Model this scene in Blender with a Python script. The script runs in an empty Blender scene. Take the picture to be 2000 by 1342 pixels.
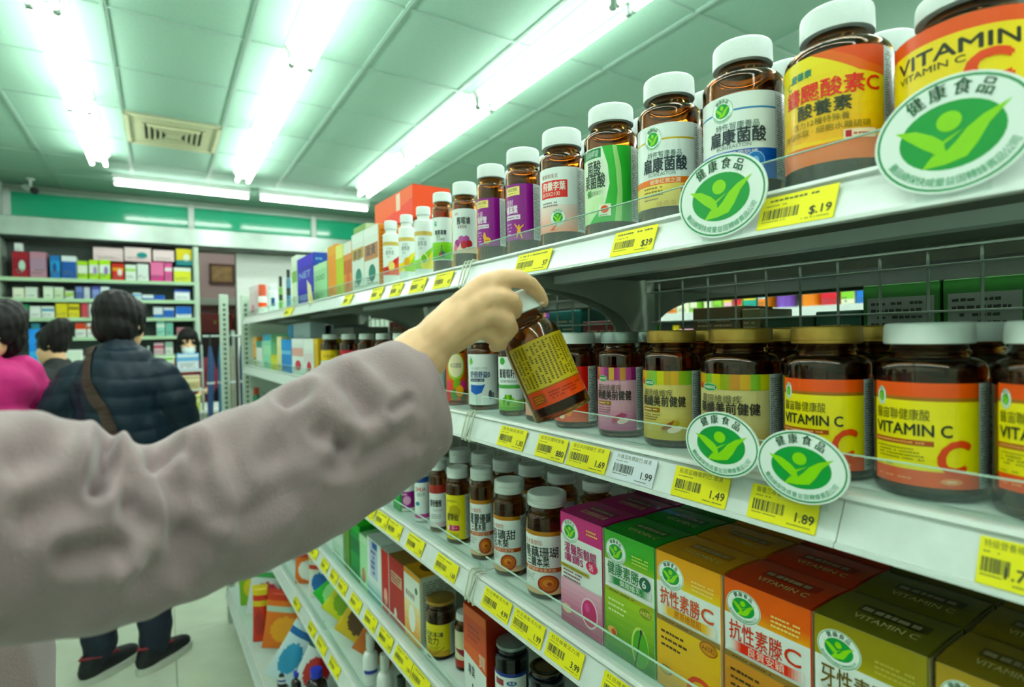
import bpy, math, random
import numpy as np
from mathutils import Vector, Matrix
random.seed(7)
sc = bpy.context.scene
COL = sc.collection
PI = math.pi

# ------------------------------------------------------------------ camera, exposure, world
CAMZ = 1.45
FPX = 1092.0
YAW, PITCH, ROLL = math.radians(33.61), math.radians(-0.85), math.radians(-1.06)
_f = Vector((math.sin(YAW)*math.cos(PITCH), math.cos(YAW)*math.cos(PITCH), math.sin(PITCH)))
_r = Vector((math.cos(YAW), -math.sin(YAW), 0)); _u = _r.cross(_f)
R_ = _r*math.cos(ROLL)+_u*math.sin(ROLL); U_ = _u*math.cos(ROLL)-_r*math.sin(ROLL); F_ = _f
cam_d = bpy.data.cameras.new('camera'); cam = bpy.data.objects.new('camera', cam_d); COL.objects.link(cam)
cam_d.sensor_width = 36.0; cam_d.lens = FPX*36.0/2000.0; cam_d.clip_start = 0.02; cam_d.clip_end = 60
cam.matrix_world = Matrix(((R_.x, U_.x, -F_.x, 0), (R_.y, U_.y, -F_.y, 0), (R_.z, U_.z, -F_.z, CAMZ), (0, 0, 0, 1)))
cam_d.dof.use_dof = True; cam_d.dof.focus_distance = 0.68; cam_d.dof.aperture_fstop = 4.6
sc.camera = cam
vs = sc.view_settings
vs.view_transform = 'Standard'; vs.look = 'None'; vs.gamma = 1.0; vs.use_curve_mapping = False
vs.exposure = 1.4
sc.cycles.max_bounces = 9; sc.cycles.diffuse_bounces = 3; sc.cycles.glossy_bounces = 4
sc.cycles.transmission_bounces = 8; sc.cycles.transparent_max_bounces = 12
sc.cycles.caustics_reflective = False; sc.cycles.caustics_refractive = False
sc.cycles.sample_clamp_indirect = 6.0; sc.cycles.adaptive_threshold = 0.03
world = bpy.data.worlds.new('shop_surroundings'); sc.world = world; world.use_nodes = True
_bg = world.node_tree.nodes['Background']; _bg.inputs[0].default_value = (0.45, 0.75, 0.6, 1); _bg.inputs[1].default_value = 0.12
TUBE_POWER = 9.0
TUBE_COLOR = (0.95, 1.0, 0.955)

# ------------------------------------------------------------------ measuring helpers
def ray(u, v):
    a, b = (u-1000.0)/FPX, -(v-671.0)/FPX
    return R_*a + U_*b + F_
def onX(u, v, X): r = ray(u, v); return r*(X/r.x)
def onZ(u, v, h): r = ray(u, v); return r*(h/r.z)
def at(u, v, d): return ray(u, v)*d                      # point d metres deep (heights relative to the lens)
ROOM_A = math.radians(-1.59)                              # the shop is turned a little against the gondola
RM = Matrix.Rotation(ROOM_A, 4, 'Z')
RMI = RM.inverted()
def onWall(u, v, Yr):                                     # -> room coordinates on the plane y = Yr
    r = RMI.to_3x3() @ ray(u, v); return r*(Yr/r.y)
def up(p): return Vector((p[0], p[1], p[2]+CAMZ))

# ------------------------------------------------------------------ materials
def lin(c):
    if isinstance(c, str):
        c = c.lstrip('#'); c = c if len(c) == 6 else ''.join(x*2 for x in c); c = tuple(int(c[i:i+2], 16)/255 for i in (0, 2, 4))
    return tuple((x/12.92 if x <= 0.04045 else ((x+0.055)/1.055)**2.4) for x in c[:3])
def vivid(c): g = (c[0]+c[1]+c[2])/3; return tuple(max(0.0, min(0.92, g+(x-g)*1.22)) for x in c)   # printers' inks are saturated
MATS = {}
def mat(name, color='#ffffff', rough=0.5, metal=0.0, noise=0.0, nscale=40.0, bump=0.0, bscale=200.0, trans=0.0, ior=1.45,
        emit=None, power=0.0, sss=0.0, coat=0.0, spec=0.5, attr=False, sheen=0.0, alpha=1.0):
    if name in MATS: return MATS[name]
    m = bpy.data.materials.new(name); m.use_nodes = True
    nt = m.node_tree; b = nt.nodes['Principled BSDF']
    c = lin(color) if isinstance(color, str) else color
    b.inputs['Base Color'].default_value = (*c, 1)
    b.inputs['Roughness'].default_value = rough; b.inputs['Metallic'].default_value = metal
    b.inputs['IOR'].default_value = ior; b.inputs['Specular IOR Level'].default_value = spec
    if trans: b.inputs['Transmission Weight'].default_value = trans
    if coat: b.inputs['Coat Weight'].default_value = coat; b.inputs['Coat Roughness'].default_value = 0.08
    if sheen: b.inputs['Sheen Weight'].default_value = sheen
    if alpha < 1: b.inputs['Alpha'].default_value = alpha
    if sss:
        b.inputs['Subsurface Weight'].default_value = sss
        b.inputs['Subsurface Radius'].default_value = (1.0, 0.35, 0.2); b.inputs['Subsurface Scale'].default_value = 0.006
    if emit:
        b.inputs['Emission Color'].default_value = (*emit, 1); b.inputs['Emission Strength'].default_value = power
    tc = nt.nodes.new('ShaderNodeTexCoord')
    if attr:
        a = nt.nodes.new('ShaderNodeAttribute'); a.attribute_name = 'Col'
        nt.links.new(a.outputs['Color'], b.inputs['Base Color'])
    if noise and not attr:
        n = nt.nodes.new('ShaderNodeTexNoise'); n.inputs['Scale'].default_value = nscale; n.inputs['Detail'].default_value = 4
        r = nt.nodes.new('ShaderNodeValToRGB')
        r.color_ramp.elements[0].position = 0.3; r.color_ramp.elements[1].position = 0.72
        r.color_ramp.elements[0].color = (*[x*(1-noise) for x in c], 1)
        r.color_ramp.elements[1].color = (*[min(1, x*(1+noise)) for x in c], 1)
        nt.links.new(tc.outputs['Object'], n.inputs['Vector']); nt.links.new(n.outputs['Fac'], r.inputs['Fac'])
        nt.links.new(r.outputs['Color'], b.inputs['Base Color'])
    if bump:
        n2 = nt.nodes.new('ShaderNodeTexNoise'); n2.inputs['Scale'].default_value = bscale; n2.inputs['Detail'].default_value = 3
        bp = nt.nodes.new('ShaderNodeBump'); bp.inputs['Strength'].default_value = bump; bp.inputs['Distance'].default_value = 0.002
        nt.links.new(tc.outputs['Object'], n2.inputs['Vector']); nt.links.new(n2.outputs['Fac'], bp.inputs['Height'])
        nt.links.new(bp.outputs['Normal'], b.inputs['Normal'])
    MATS[name] = m; return m
PRINT = mat('printed_label', rough=0.34, attr=True, coat=0.15)
CARD = mat('printed_carton', rough=0.42, attr=True, bump=0.05, bscale=400)
MATTE = mat('printed_matte', rough=0.6, attr=True)
WHITECAP = mat('white_plastic', '#dfe9e6', rough=0.38, noise=0.03, bump=0.1, bscale=300)
GOLDCAP = mat('gold_cap', '#b08d3c', rough=0.35, metal=0.55, noise=0.1, nscale=60)
SILVERCAP = mat('silver_cap', '#93a29f', rough=0.35, metal=0.6, noise=0.08, nscale=60)
BRONZECAP = mat('bronze_cap', '#6b5531', rough=0.35, metal=0.6, noise=0.08, nscale=60)
SHELFM = mat('shelf_paint', '#cfe3da', rough=0.4, noise=0.04, nscale=14, coat=0.2)
RAILM = mat('price_rail_plastic', '#d3ded8', rough=0.3, noise=0.05, nscale=50, coat=0.3)
STEELD = mat('upright_paint', '#a9b7a6', rough=0.45, noise=0.06, nscale=20)
WIREM = mat('wire_coating', '#93a695', rough=0.4, noise=0.05)
PILLM = mat('pills', '#9a5a1e', rough=0.6, noise=0.35, nscale=240, bump=0.6, bscale=160)
DARKM = mat('dark_contents', '#160b05', rough=0.5, noise=0.3, nscale=200)
def glassmat(name, color):
    if name in MATS: return MATS[name]
    m = bpy.data.materials.new(name); m.use_nodes = True; nt = m.node_tree; b = nt.nodes['Principled BSDF']
    b.inputs['Base Color'].default_value = (*color, 1); b.inputs['Roughness'].default_value = 0.015
    b.inputs['Transmission Weight'].default_value = 1.0; b.inputs['IOR'].default_value = 1.46
    n = nt.nodes.new('ShaderNodeTexNoise'); n.inputs['Scale'].default_value = 35; tc = nt.nodes.new('ShaderNodeTexCoord')
    bp = nt.nodes.new('ShaderNodeBump'); bp.inputs['Strength'].default_value = 0.03; bp.inputs['Distance'].default_value = 0.0006
    nt.links.new(tc.outputs['Object'], n.inputs['Vector']); nt.links.new(n.outputs['Fac'], bp.inputs['Height']); nt.links.new(bp.outputs['Normal'], b.inputs['Normal'])
    MATS[name] = m; return m
AMBER = glassmat('amber_glass', (0.50, 0.235, 0.055))
def clearmat(name, tint, refl):
    m = bpy.data.materials.new(name); m.use_nodes = True; nt = m.node_tree; nt.nodes.clear()
    o = nt.nodes.new('ShaderNodeOutputMaterial'); mx = nt.nodes.new('ShaderNodeMixShader'); t = nt.nodes.new('ShaderNodeBsdfTransparent')
    g = nt.nodes.new('ShaderNodeBsdfGlossy'); fr = nt.nodes.new('ShaderNodeLayerWeight'); d = nt.nodes.new('ShaderNodeBsdfDiffuse'); m2 = nt.nodes.new('ShaderNodeMixShader')
    n = nt.nodes.new('ShaderNodeTexNoise'); n.inputs['Scale'].default_value = 25; mr = nt.nodes.new('ShaderNodeMapRange')
    mr.inputs[3].default_value = 0.02; mr.inputs[4].default_value = refl
    pw = nt.nodes.new('ShaderNodeMath'); pw.operation = 'MULTIPLY_ADD'; pw.inputs[1].default_value = 0.12; pw.inputs[2].default_value = 0.02
    t.inputs[0].default_value = (*tint, 1); g.inputs['Roughness'].default_value = 0.06; fr.inputs['Blend'].default_value = 0.18
    d.inputs[0].default_value = (0.6, 0.85, 0.75, 1)
    nt.links.new(n.outputs['Fac'], mr.inputs[0]); nt.links.new(mr.outputs[0], m2.inputs[0])
    nt.links.new(t.outputs[0], m2.inputs[1]); nt.links.new(d.outputs[0], m2.inputs[2])
    nt.links.new(fr.outputs['Facing'], pw.inputs[0]); nt.links.new(pw.outputs[0], mx.inputs[0]); nt.links.new(m2.outputs[0], mx.inputs[1]); nt.links.new(g.outputs[0], mx.inputs[2]); nt.links.new(mx.outputs[0], o.inputs[0])
    return m
ACRYL = clearmat('clear_acrylic', (0.95, 0.985, 0.97), 0.045)

# ------------------------------------------------------------------ mesh building
class MB:
    def __init__(s): s.v = []; s.f = []; s.m = []; s.c = []
    def add(s, vs_, fs, m=0, col=None):
        b = len(s.v); s.v += [tuple(x) for x in vs_]
        s.f += [tuple(i+b for i in f) for f in fs]; s.m += [m]*len(fs); s.c += [col]*len(fs)
    def box(s, x0, y0, z0, x1, y1, z1, m=0, col=None):
        x0, x1 = sorted((x0, x1)); y0, y1 = sorted((y0, y1)); z0, z1 = sorted((z0, z1))
        v = [(x0, y0, z0), (x1, y0, z0), (x1, y1, z0), (x0, y1, z0), (x0, y0, z1), (x1, y0, z1), (x1, y1, z1), (x0, y1, z1)]
        s.add(v, [(0, 3, 2, 1), (4, 5, 6, 7), (0, 1, 5, 4), (1, 2, 6, 5), (2, 3, 7, 6), (3, 0, 4, 7)], m, col)
    def rbox(s, x0, y0, z0, x1, y1, z1, r=0.002, m=0, col=None):     # box with chamfered edges
        x0, x1 = sorted((x0, x1)); y0, y1 = sorted((y0, y1)); z0, z1 = sorted((z0, z1))
        r = min(r, (x1-x0)*.45, (y1-y0)*.45, (z1-z0)*.45)
        P = []
        for sx, X, dx in ((0, x0, r), (1, x1, -r)):
            for sy, Y, dy in ((0, y0, r), (1, y1, -r)):
                for sz, Z, dz in ((0, z0, r), (1, z1, -r)):
                    P += [(X, Y+dy, Z+dz), (X+dx, Y, Z+dz), (X+dx, Y+dy, Z)]
        def I(sx, sy, sz, k): return (sx*4+sy*2+sz)*3+k
        F = []
        def q(*ids): F.append(ids)
        q(I(0,0,0,0), I(0,0,1,0), I(0,1,1,0), I(0,1,0,0)); q(I(1,0,0,0), I(1,1,0,0), I(1,1,1,0), I(1,0,1,0))
        q(I(0,0,0,1), I(1,0,0,1), I(1,0,1,1), I(0,0,1,1)); q(I(0,1,0,1), I(0,1,1,1), I(1,1,1,1), I(1,1,0,1))
        q(I(0,0,0,2), I(0,1,0,2), I(1,1,0,2), I(1,0,0,2)); q(I(0,0,1,2), I(1,0,1,2), I(1,1,1,2), I(0,1,1,2))
        for a in (0, 1):
            for b in (0, 1):
                q(I(0,a,b,1), I(1,a,b,1), I(1,a,b,2), I(0,a,b,2)); q(I(a,0,b,0), I(a,1,b,0), I(a,1,b,2), I(a,0,b,2)); q(I(a,b,0,0), I(a,b,1,0), I(a,b,1,1), I(a,b,0,1))
                for c_ in (0, 1): q(I(a,b,c_,0), I(a,b,c_,1), I(a,b,c_,2))
        s.add(P, F, m, col)
    def lathe(s, prof, seg=32, m=0, col=None, cx=0, cy=0, rmod=None, close=True):
        v = []; n = len(prof)
        for k in range(seg):
            a = 2*PI*k/seg
            for j, (r, z) in enumerate(prof):
                rr = r*(rmod(a, j) if rmod else 1)
                v.append((cx+rr*math.cos(a), cy+rr*math.sin(a), z))
        f = []
        for k in range(seg):
            k2 = (k+1) % seg
            for j in range(n-1): f.append((k*n+j, k2*n+j, k2*n+j+1, k*n+j+1))
        if close:
            f.append(tuple(k*n for k in reversed(range(seg)))); f.append(tuple(k*n+n-1 for k in range(seg)))
        s.add(v, f, m, col)
    def tube(s, path, r, seg=8, m=0, col=None, cap=True, flat=1.0):
        path = [Vector(p) for p in path]; n = len(path)
        rs = r if isinstance(r, (list, tuple)) else [r]*n
        v = []; prev = None
        for i, p in enumerate(path):
            t = (path[min(i+1, n-1)]-path[max(i-1, 0)]).normalized()
            if prev is None:
                a = Vector((0, 0, 1)) if abs(t.z) < .9 else Vector((1, 0, 0)); x = t.cross(a).normalized()
            else: x = (prev - t*prev.dot(t)).normalized()
            prev = x; y = t.cross(x)
            for k in range(seg):
                a = 2*PI*k/seg; v.append(p+x*(rs[i]*math.cos(a))+y*(rs[i]*flat*math.sin(a)))
        f = [(i*seg+k, i*seg+(k+1) % seg, (i+1)*seg+(k+1) % seg, (i+1)*seg+k) for i in range(n-1) for k in range(seg)]
        if cap: f += [tuple(reversed(range(seg))), tuple((n-1)*seg+k for k in range(seg))]
        s.add(v, f, m, col)
    def prism(s, pts, axis, a0, a1, m=0, col=None):        # polygon pts in the plane across `axis`, extruded a0..a1
        n = len(pts); v = []
        for a in (a0, a1):
            for p, q in pts:
                v.append({'x': (a, p, q), 'y': (p, a, q), 'z': (p, q, a)}[axis])
        f = [tuple(range(n)), tuple(n+i for i in reversed(range(n)))]+[(i, i+n, (i+1) % n+n, (i+1) % n) for i in range(n)]
        s.add(v, f, m, col)
    def build(s, name, mats, parent=None, loc=None, smooth=False, mx=None, fixn=False, data_only=False):
        me = bpy.data.meshes.new(name)
        V = s.v if mx is None else [tuple(mx @ Vector(p)) for p in s.v]
        me.from_pydata(V, [], s.f)
        mats = mats if isinstance(mats, (list, tuple)) else [mats]
        for x in mats: me.materials.append(x)
        if len(mats) > 1: me.polygons.foreach_set('material_index', s.m)
        if any(c is not None for c in s.c):
            ca = me.color_attributes.new('Col', 'FLOAT_COLOR', 'CORNER')
            buf = []
            for f, c in zip(s.f, s.c):
                c = vivid(c) if c else (0.8, 0.8, 0.8); buf += [c[0], c[1], c[2], 1.0]*len(f)
            ca.data.foreach_set('color', buf)
        if smooth: me.polygons.foreach_set('use_smooth', [True]*len(me.polygons))
        me.update()
        if data_only: return me
        o = bpy.data.objects.new(name, me); COL.objects.link(o)
        if parent: o.parent = parent
        if loc is not None: o.location = loc
        if smooth == 'auto':
            try: me.set_sharp_from_angle(angle=math.radians(38))
            except Exception: pass
        return o
def tag(o, label=None, cat=None, group=None, kind=None):
    if label: o['label'] = label
    if cat: o['category'] = cat
    if group: o['group'] = group
    if kind: o['kind'] = kind
    return o
def empty(name, loc, label, cat, group=None, rz=0.0):
    o = bpy.data.objects.new(name, None); o.empty_display_size = 0.02; COL.objects.link(o)
    o.location = loc; o.rotation_euler = (0, 0, rz); return tag(o, label, cat, group)
def kids(o): return [c for c in bpy.data.objects if c.parent == o]
def copy_tree(o, loc, label, group=None, rz=None):
    c = o.copy(); COL.objects.link(c); c.location = loc; c['label'] = label
    if group: c['group'] = group
    if rz is not None: c.rotation_euler = (0, 0, rz)
    for k in o.children:
        d = k.copy(); COL.objects.link(d); d.parent = c
        for g in k.children:
            e = g.copy(); COL.objects.link(e); e.parent = d
    return c
def sstep(a, b, x):
    t = max(0.0, min(1.0, (x-a)/(b-a))); return t*t*(3-2*t)

# ------------------------------------------------------------------ printed artwork: coloured shapes in flat label coordinates (metres)
_tc = {}
def text_polys(s):
    if s in _tc: return _tc[s]
    c = bpy.data.curves.new('lettering', 'FONT'); c.body = s; c.size = 1; c.resolution_u = 3
    o = bpy.data.objects.new('lettering', c); COL.objects.link(o)
    dg = bpy.context.evaluated_depsgraph_get()
    me = bpy.data.meshes.new_from_object(o.evaluated_get(dg))
    vs_ = [(v.co.x, v.co.y) for v in me.vertices]
    ps = [[vs_[i] for i in p.vertices] for p in me.polygons]
    bpy.data.objects.remove(o); bpy.data.curves.remove(c); bpy.data.meshes.remove(me)
    if vs_:
        x0 = min(p[0] for p in vs_); x1 = max(p[0] for p in vs_)
    else: x0 = 0; x1 = 1
    ps = [[(x-x0, y) for x, y in p] for p in ps]
    _tc[s] = (ps, x1-x0); return _tc[s]
def ccw(p):
    a = sum(p[i][0]*p[(i+1) % len(p)][1]-p[(i+1) % len(p)][0]*p[i][1] for i in range(len(p)))
    return p if a > 0 else p[::-1]
class Art:
    def __init__(s, w, h, base='#ffffff'):
        s.w = w; s.h = h; s.items = []; s.n = 0; s.rect(-w/2, 0, w/2, h, base)
    def lay(s): s.n += 1; return s.n
    def poly(s, pts, col, lay=None):
        s.items.append(([ccw(list(pts))], lin(col) if isinstance(col, str) else col, s.lay() if lay is None else lay))
    def rect(s, x0, y0, x1, y1, col): s.poly([(x0, y0), (x1, y0), (x1, y1), (x0, y1)], col)
    def grad(s, x0, y0, x1, y1, c0, c1, n=8, horiz=False):
        a, b = lin(c0), lin(c1); L = s.lay()
        for i in range(n):
            t0, t1 = i/n, (i+1)/n; c = tuple(a[k]+(b[k]-a[k])*(i+.5)/n for k in range(3))
            if horiz: q = [(x0+(x1-x0)*t0, y0), (x0+(x1-x0)*t1, y0), (x0+(x1-x0)*t1, y1), (x0+(x1-x0)*t0, y1)]
            else: q = [(x0, y0+(y1-y0)*t0), (x1, y0+(y1-y0)*t0), (x1, y0+(y1-y0)*t1), (x0, y0+(y1-y0)*t1)]
            s.items.append(([ccw(q)], c, L))
    def ell(s, cx, cy, rx, ry, col, n=24, rot=0):
        c_, s_ = math.cos(rot), math.sin(rot)
        s.poly([(cx+rx*math.cos(2*PI*k/n)*c_-ry*math.sin(2*PI*k/n)*s_, cy+rx*math.cos(2*PI*k/n)*s_+ry*math.sin(2*PI*k/n)*c_) for k in range(n)], col)
    def ring(s, cx, cy, rx, ry, w, col, n=32):
        L = s.lay(); c = lin(col); ps = []
        for k in range(n):
            a, b = 2*PI*k/n, 2*PI*(k+1)/n
            ps.append(ccw([(cx+rx*math.cos(a), cy+ry*math.sin(a)), (cx+rx*math.cos(b), cy+ry*math.sin(b)), (cx+(rx-w)*math.cos(b), cy+(ry-w)*math.sin(b)), (cx+(rx-w)*math.cos(a), cy+(ry-w)*math.sin(a))]))
        s.items.append((ps, c, L))
    def band(s, lo, hi, col):                            # strip between two polylines with equal counts
        L = s.lay(); c = lin(col)
        s.items.append(([ccw([lo[i], lo[i+1], hi[i+1], hi[i]]) for i in range(len(lo)-1)], c, L))
    def text(s, t, x, y, h, col, w=None, anchor='l', ital=0.0, bold=0.0):
        ps, tw = text_polys(t); sy = h/0.72; sx = sy if w is None else w/max(tw, 1e-6)
        W = tw*sx; x0 = x if anchor == 'l' else (x-W/2 if anchor == 'c' else x-W)
        offs = [(0, 0)] if not bold else [(-bold, 0), (bold, 0), (0, bold), (0, -bold)]
        for ox, oy in offs:
            s.items.append(([ccw([(x0+px_*sx+ital*py_*sy+ox, y+py_*sy+oy) for px_, py_ in p]) for p in ps], lin(col), s.lay()))
    def arc_text(s, t, cx, cy, rx, ry, h, col, a0, a1, flip=False, bold=0.0):   # characters along an ellipse, angles in degrees
        n = len(t); L = s.lay(); sy = h/0.8; out = []
        for i, ch in enumerate(t):
            a = math.radians(a0+(a1-a0)*(i+.5)/n)
            ps, tw = text_polys(ch)
            nx, ny = math.cos(a)/rx, math.sin(a)/ry; l = math.hypot(nx, ny); nx /= l; ny /= l
            if flip: nx, ny = -nx, -ny
            px_, py_ = cx+rx*math.cos(a), cy+ry*math.sin(a)
            for dx in ((0,) if not bold else (-bold, bold)):
                for p in ps:
                    q = []
                    for x, y in p:
                        X = (x-tw/2)*sy*.95+dx; Y = (y-.38)*sy
                        q.append((px_+X*ny+Y*nx, py_-X*nx+Y*ny))
                    out.append(ccw(q))
        s.items.append((out, lin(col), L))
    def lines(s, x0, y0, x1, y1, n, col, fill=0.45, gap=0.12, seed=1, cell=None):  # small illegible print: rows of tiny dashes
        rnd = random.Random(seed); L = s.lay(); ps = []; dy = (y1-y0)/n; cell = cell or dy
        for i in range(n):
            y = y1-dy*(i+1)+dy*(1-fill)/2; x = x0; end = x0+(x1-x0)*(1-rnd.random()*.25)
            while x < end-cell*.3:
                w = cell*rnd.uniform(.45, 1.0)
                if rnd.random() > gap: ps.append([(x, y), (min(x+w*.8, end), y), (min(x+w*.8, end), y+dy*fill*rnd.uniform(.75, 1)), (x, y+dy*fill*rnd.uniform(.75, 1))])
                x += w
        s.items.append((ps, lin(col), L))
    def barcode(s, x0, y0, x1, y1, col='#2c3a2c', seed=3):
        rnd = random.Random(seed); L = s.lay(); ps = []; x = x0; u = (x1-x0)/60
        while x < x1:
            w = u*rnd.choice((1, 1, 2, 3)); ps.append([(x, y0), (min(x+w, x1), y0), (min(x+w, x1), y1), (x, y1)]); x += w+u*rnd.choice((1, 1, 2))
        s.items.append((ps, lin(col), L))
    def emblem(s, cx, cy, rx, ry, words=True):           # green health food mark: white oval, green ring, lime figure
        s.ell(cx, cy, rx, ry, '#eaf4ef', 36); s.ring(cx, cy, rx*.965, ry*.965, rx*.035, '#1d8a52', 40)
        ix, iy = rx*.655, ry*.58; oy = cy-ry*.02
        s.ell(cx, oy, ix, iy, '#0e9444', 32)
        g = '#8fd020'
        P = lambda l: [(cx+a*ix, oy+b*iy) for a, b in l]
        s.band(P([(-1.08, .46), (-.8, .1), (-.55, -.2), (-.33, -.42), (-.2, -.62)]), P([(-1.08, .46), (-.65, .36), (-.32, .1), (-.12, -.15), (-.08, -.5)]), g)
        s.band(P([(-.55, -.86), (-.1, -.84), (.3, -.72), (.5, -.38), (.7, .1), (1.08, .62)]), P([(-.35, -.52), (-.05, -.42), (.12, -.2), (.3, .1), (.6, .38), (1.08, .62)]), g)
        s.band(P([(-.35, -.52), (-.2, -.3), (.0, -.12)]), P([(-.32, -.45), (-.1, -.1), (.25, .12)]), g)
        s.ell(cx-.02*ix, oy+.42*iy, ix*.24, iy*.3, g, 18)
        if words:
            s.arc_text('健康食品', cx, cy, rx*.79, ry*.775, ry*.235, '#14723f', 135, 45, bold=ry*.006)
            s.arc_text('量品績保快咸量益固轉蜂賓品公司', cx, cy, rx*.82, ry*.80, ry*.13, '#2f9a66', 203, 337, flip=True)
        else:
            s.arc_text('健康食品', cx, cy, rx*.78, ry*.78, ry*.22, '#14723f', 135, 45)
            L = s.lay()
            s.items.append(([ccw([(cx+rx*.84*math.cos(a), cy+ry*.84*math.sin(a)), (cx+rx*.84*math.cos(a+.09), cy+ry*.84*math.sin(a+.09)), (cx+rx*.74*math.cos(a+.09), cy+ry*.74*math.sin(a+.09)), (cx+rx*.74*math.cos(a), cy+ry*.74*math.sin(a))]) for a in [math.radians(205+i*9) for i in range(14)]], lin('#2f9a66'), L))
STEP = 0.00004
def put_flat(mb, art, fn, m=0, step=STEP):
    """fn(u, v, lift) -> point"""
    for ps, col, L in art.items:
        for p in ps: mb.add([fn(u, v, step*(L+1)) for u, v in p], [tuple(range(len(p)))], m, col)
def clip(p, ax, c, keep_less):
    out = []; n = len(p)
    for i in range(n):
        a, b = p[i], p[(i+1) % n]; ia = (a[0] <= c) == keep_less or a[0] == c; ib = (b[0] <= c) == keep_less or b[0] == c
        if ia: out.append(a)
        if ia != ib and a[0] != b[0]:
            t = (c-a[0])/(b[0]-a[0]); out.append((c, a[1]+(b[1]-a[1])*t))
    return out
def put_curved(mb, art, R, z0, turn=0.0, m=0, step=STEP, slab=None, tri=None):
    slab = slab or max(0.0018, R*0.075)
    for ps, col, L in art.items:
        r = R+step*(L+1)
        for p in ps:
            u0 = min(q[0] for q in p); u1 = max(q[0] for q in p)
            k0, k1 = math.floor(u0/slab+1e-6), math.ceil(u1/slab-1e-6)
            for k in range(k0, max(k1, k0+1)):
                q = p
                if u0 < k*slab-1e-9: q = clip(q, 0, k*slab, False)
                if len(q) >= 3 and u1 > (k+1)*slab+1e-9: q = clip(q, 0, (k+1)*slab, True)
                if len(q) < 3: continue
                vv = []
                for u, v in q:
                    # chord between slab borders, so that every layer stays parallel
                    a0 = k*slab/R+turn; a1 = (k+1)*slab/R+turn; t = (u-k*slab)/slab
                    x = -(math.cos(a0)*(1-t)+math.cos(a1)*t)*r; y = -(math.sin(a0)*(1-t)+math.sin(a1)*t)*r
                    vv.append((x, y, z0+v))
                mb.add(vv, [tuple(range(len(vv)))], m, col)
# ================================================================== THE ROOM
HC = 1.53                                   # ceiling above the lens
T_ROOM = Matrix.Translation((0, 0, CAMZ)) @ RM
ORI = Vector((0, 0, CAMZ))
XL, XR, YB, YF, FL = -1.25, 4.3, 7.07, -2.6, -CAMZ
CEILM = mat('ceiling_board', '#90baa3', rough=0.75, noise=0.05, nscale=60, bump=0.15, bscale=220)
TEEM = mat('ceiling_grid_paint', '#8fb3a0', rough=0.5, noise=0.05)
FLOORM = mat('floor_tile', '#c8d2bc', rough=0.16, noise=0.06, nscale=9, coat=0.35)
GROUTM = mat('grout', '#7f8f78', rough=0.8, noise=0.1)
WALLM = mat('wall_paint', '#cfe0d2', rough=0.6, noise=0.03, nscale=8, bump=0.05)
PINKW = mat('pink_wall_paint', '#e3c9c6', rough=0.6, noise=0.04, nscale=6)
TEALM = mat('teal_glass_panel', '#28c090', rough=0.12, noise=0.05, nscale=3, coat=0.5)
ALUM = mat('brushed_aluminium', '#b7c6bd', rough=0.28, metal=0.7, noise=0.12, nscale=6)
DARKW = mat('dark_recess_paint', '#3d4a44', rough=0.7, noise=0.1)
def room_obj(name, loc=(0, 0, 0)):
    o = bpy.data.objects.new(name, None); COL.objects.link(o); o.matrix_world = T_ROOM @ Matrix.Translation(loc); return o
def struct(name, mb, m, **k):
    o = mb.build(name, m, **k); o.matrix_world = T_ROOM; o['kind'] = 'structure'; return o
b = MB(); b.box(XL-.1, YF-.1, FL-.1, XR+.1, 9.2, FL-.006); floor = struct('floor', b, GROUTM)
b = MB(); b.box(XL-.1, YF-.1, HC+.03, XR+.1, 9.2, HC+.12); ceiling = struct('ceiling', b, CEILM)
# floor tiles, each a shallow slab with open joints
FT = 0.6
b = MB(); b.rbox(.0012, .0012, -.006, FT-.0012, FT-.0012, 0, .0012); ft_me = b.build('floor_tile', FLOORM, data_only=True)
i0 = 0
for ix in range(-3, 4):
    for iy in range(-3, 12):
        x, y = 0.02+ix*FT, 0.25+iy*FT
        if x+FT < XL+.05 or y+FT > YB-.02: continue
        o = bpy.data.objects.new('floor_tile', ft_me); COL.objects.link(o); o.parent = floor; o.location = (x, y, FL)
b = MB(); b.box(2.42, YF, FL-.006, XR, 9, FL-.0005); o = b.build('floor_far_side', FLOORM, floor)
# ceiling grid and lay-in boards
GX0, GY0, GS, GT = -0.194, 3.144, 0.601, 0.665
b = MB(); b.rbox(.010, .010, 0, GS-.010, GT-.010, .012, .002); ct_me = b.build('ceiling_tile', CEILM, data_only=True)
VENT = (0, 2)
for ix in range(-2, 8):
    for iy in range(-9, 6):
        x, y = GX0+ix*GS, GY0+iy*GT
        if (ix, iy) == VENT or x > XR-.1: continue
        o = bpy.data.objects.new('ceiling_tile', ct_me); COL.objects.link(o); o.parent = ceiling; o.location = (x, y, HC+.004)
for ix in range(-2, 9):
    x = GX0+ix*GS
    if x < XL or x > XR: continue
    b = MB(); b.box(x-.014, YF, HC-.002, x+.014, YB, HC+.006); b.box(x-.004, YF, HC-.004, x+.004, YB, HC-.001); b.build('main_runner', TEEM, ceiling)
for iy in range(-8, 7):
    y = GY0+iy*GT
    b = MB(); b.box(XL, y-.009, HC-.001, XR, y+.009, HC+.005); b.build('cross_tee', TEEM, ceiling)
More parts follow.
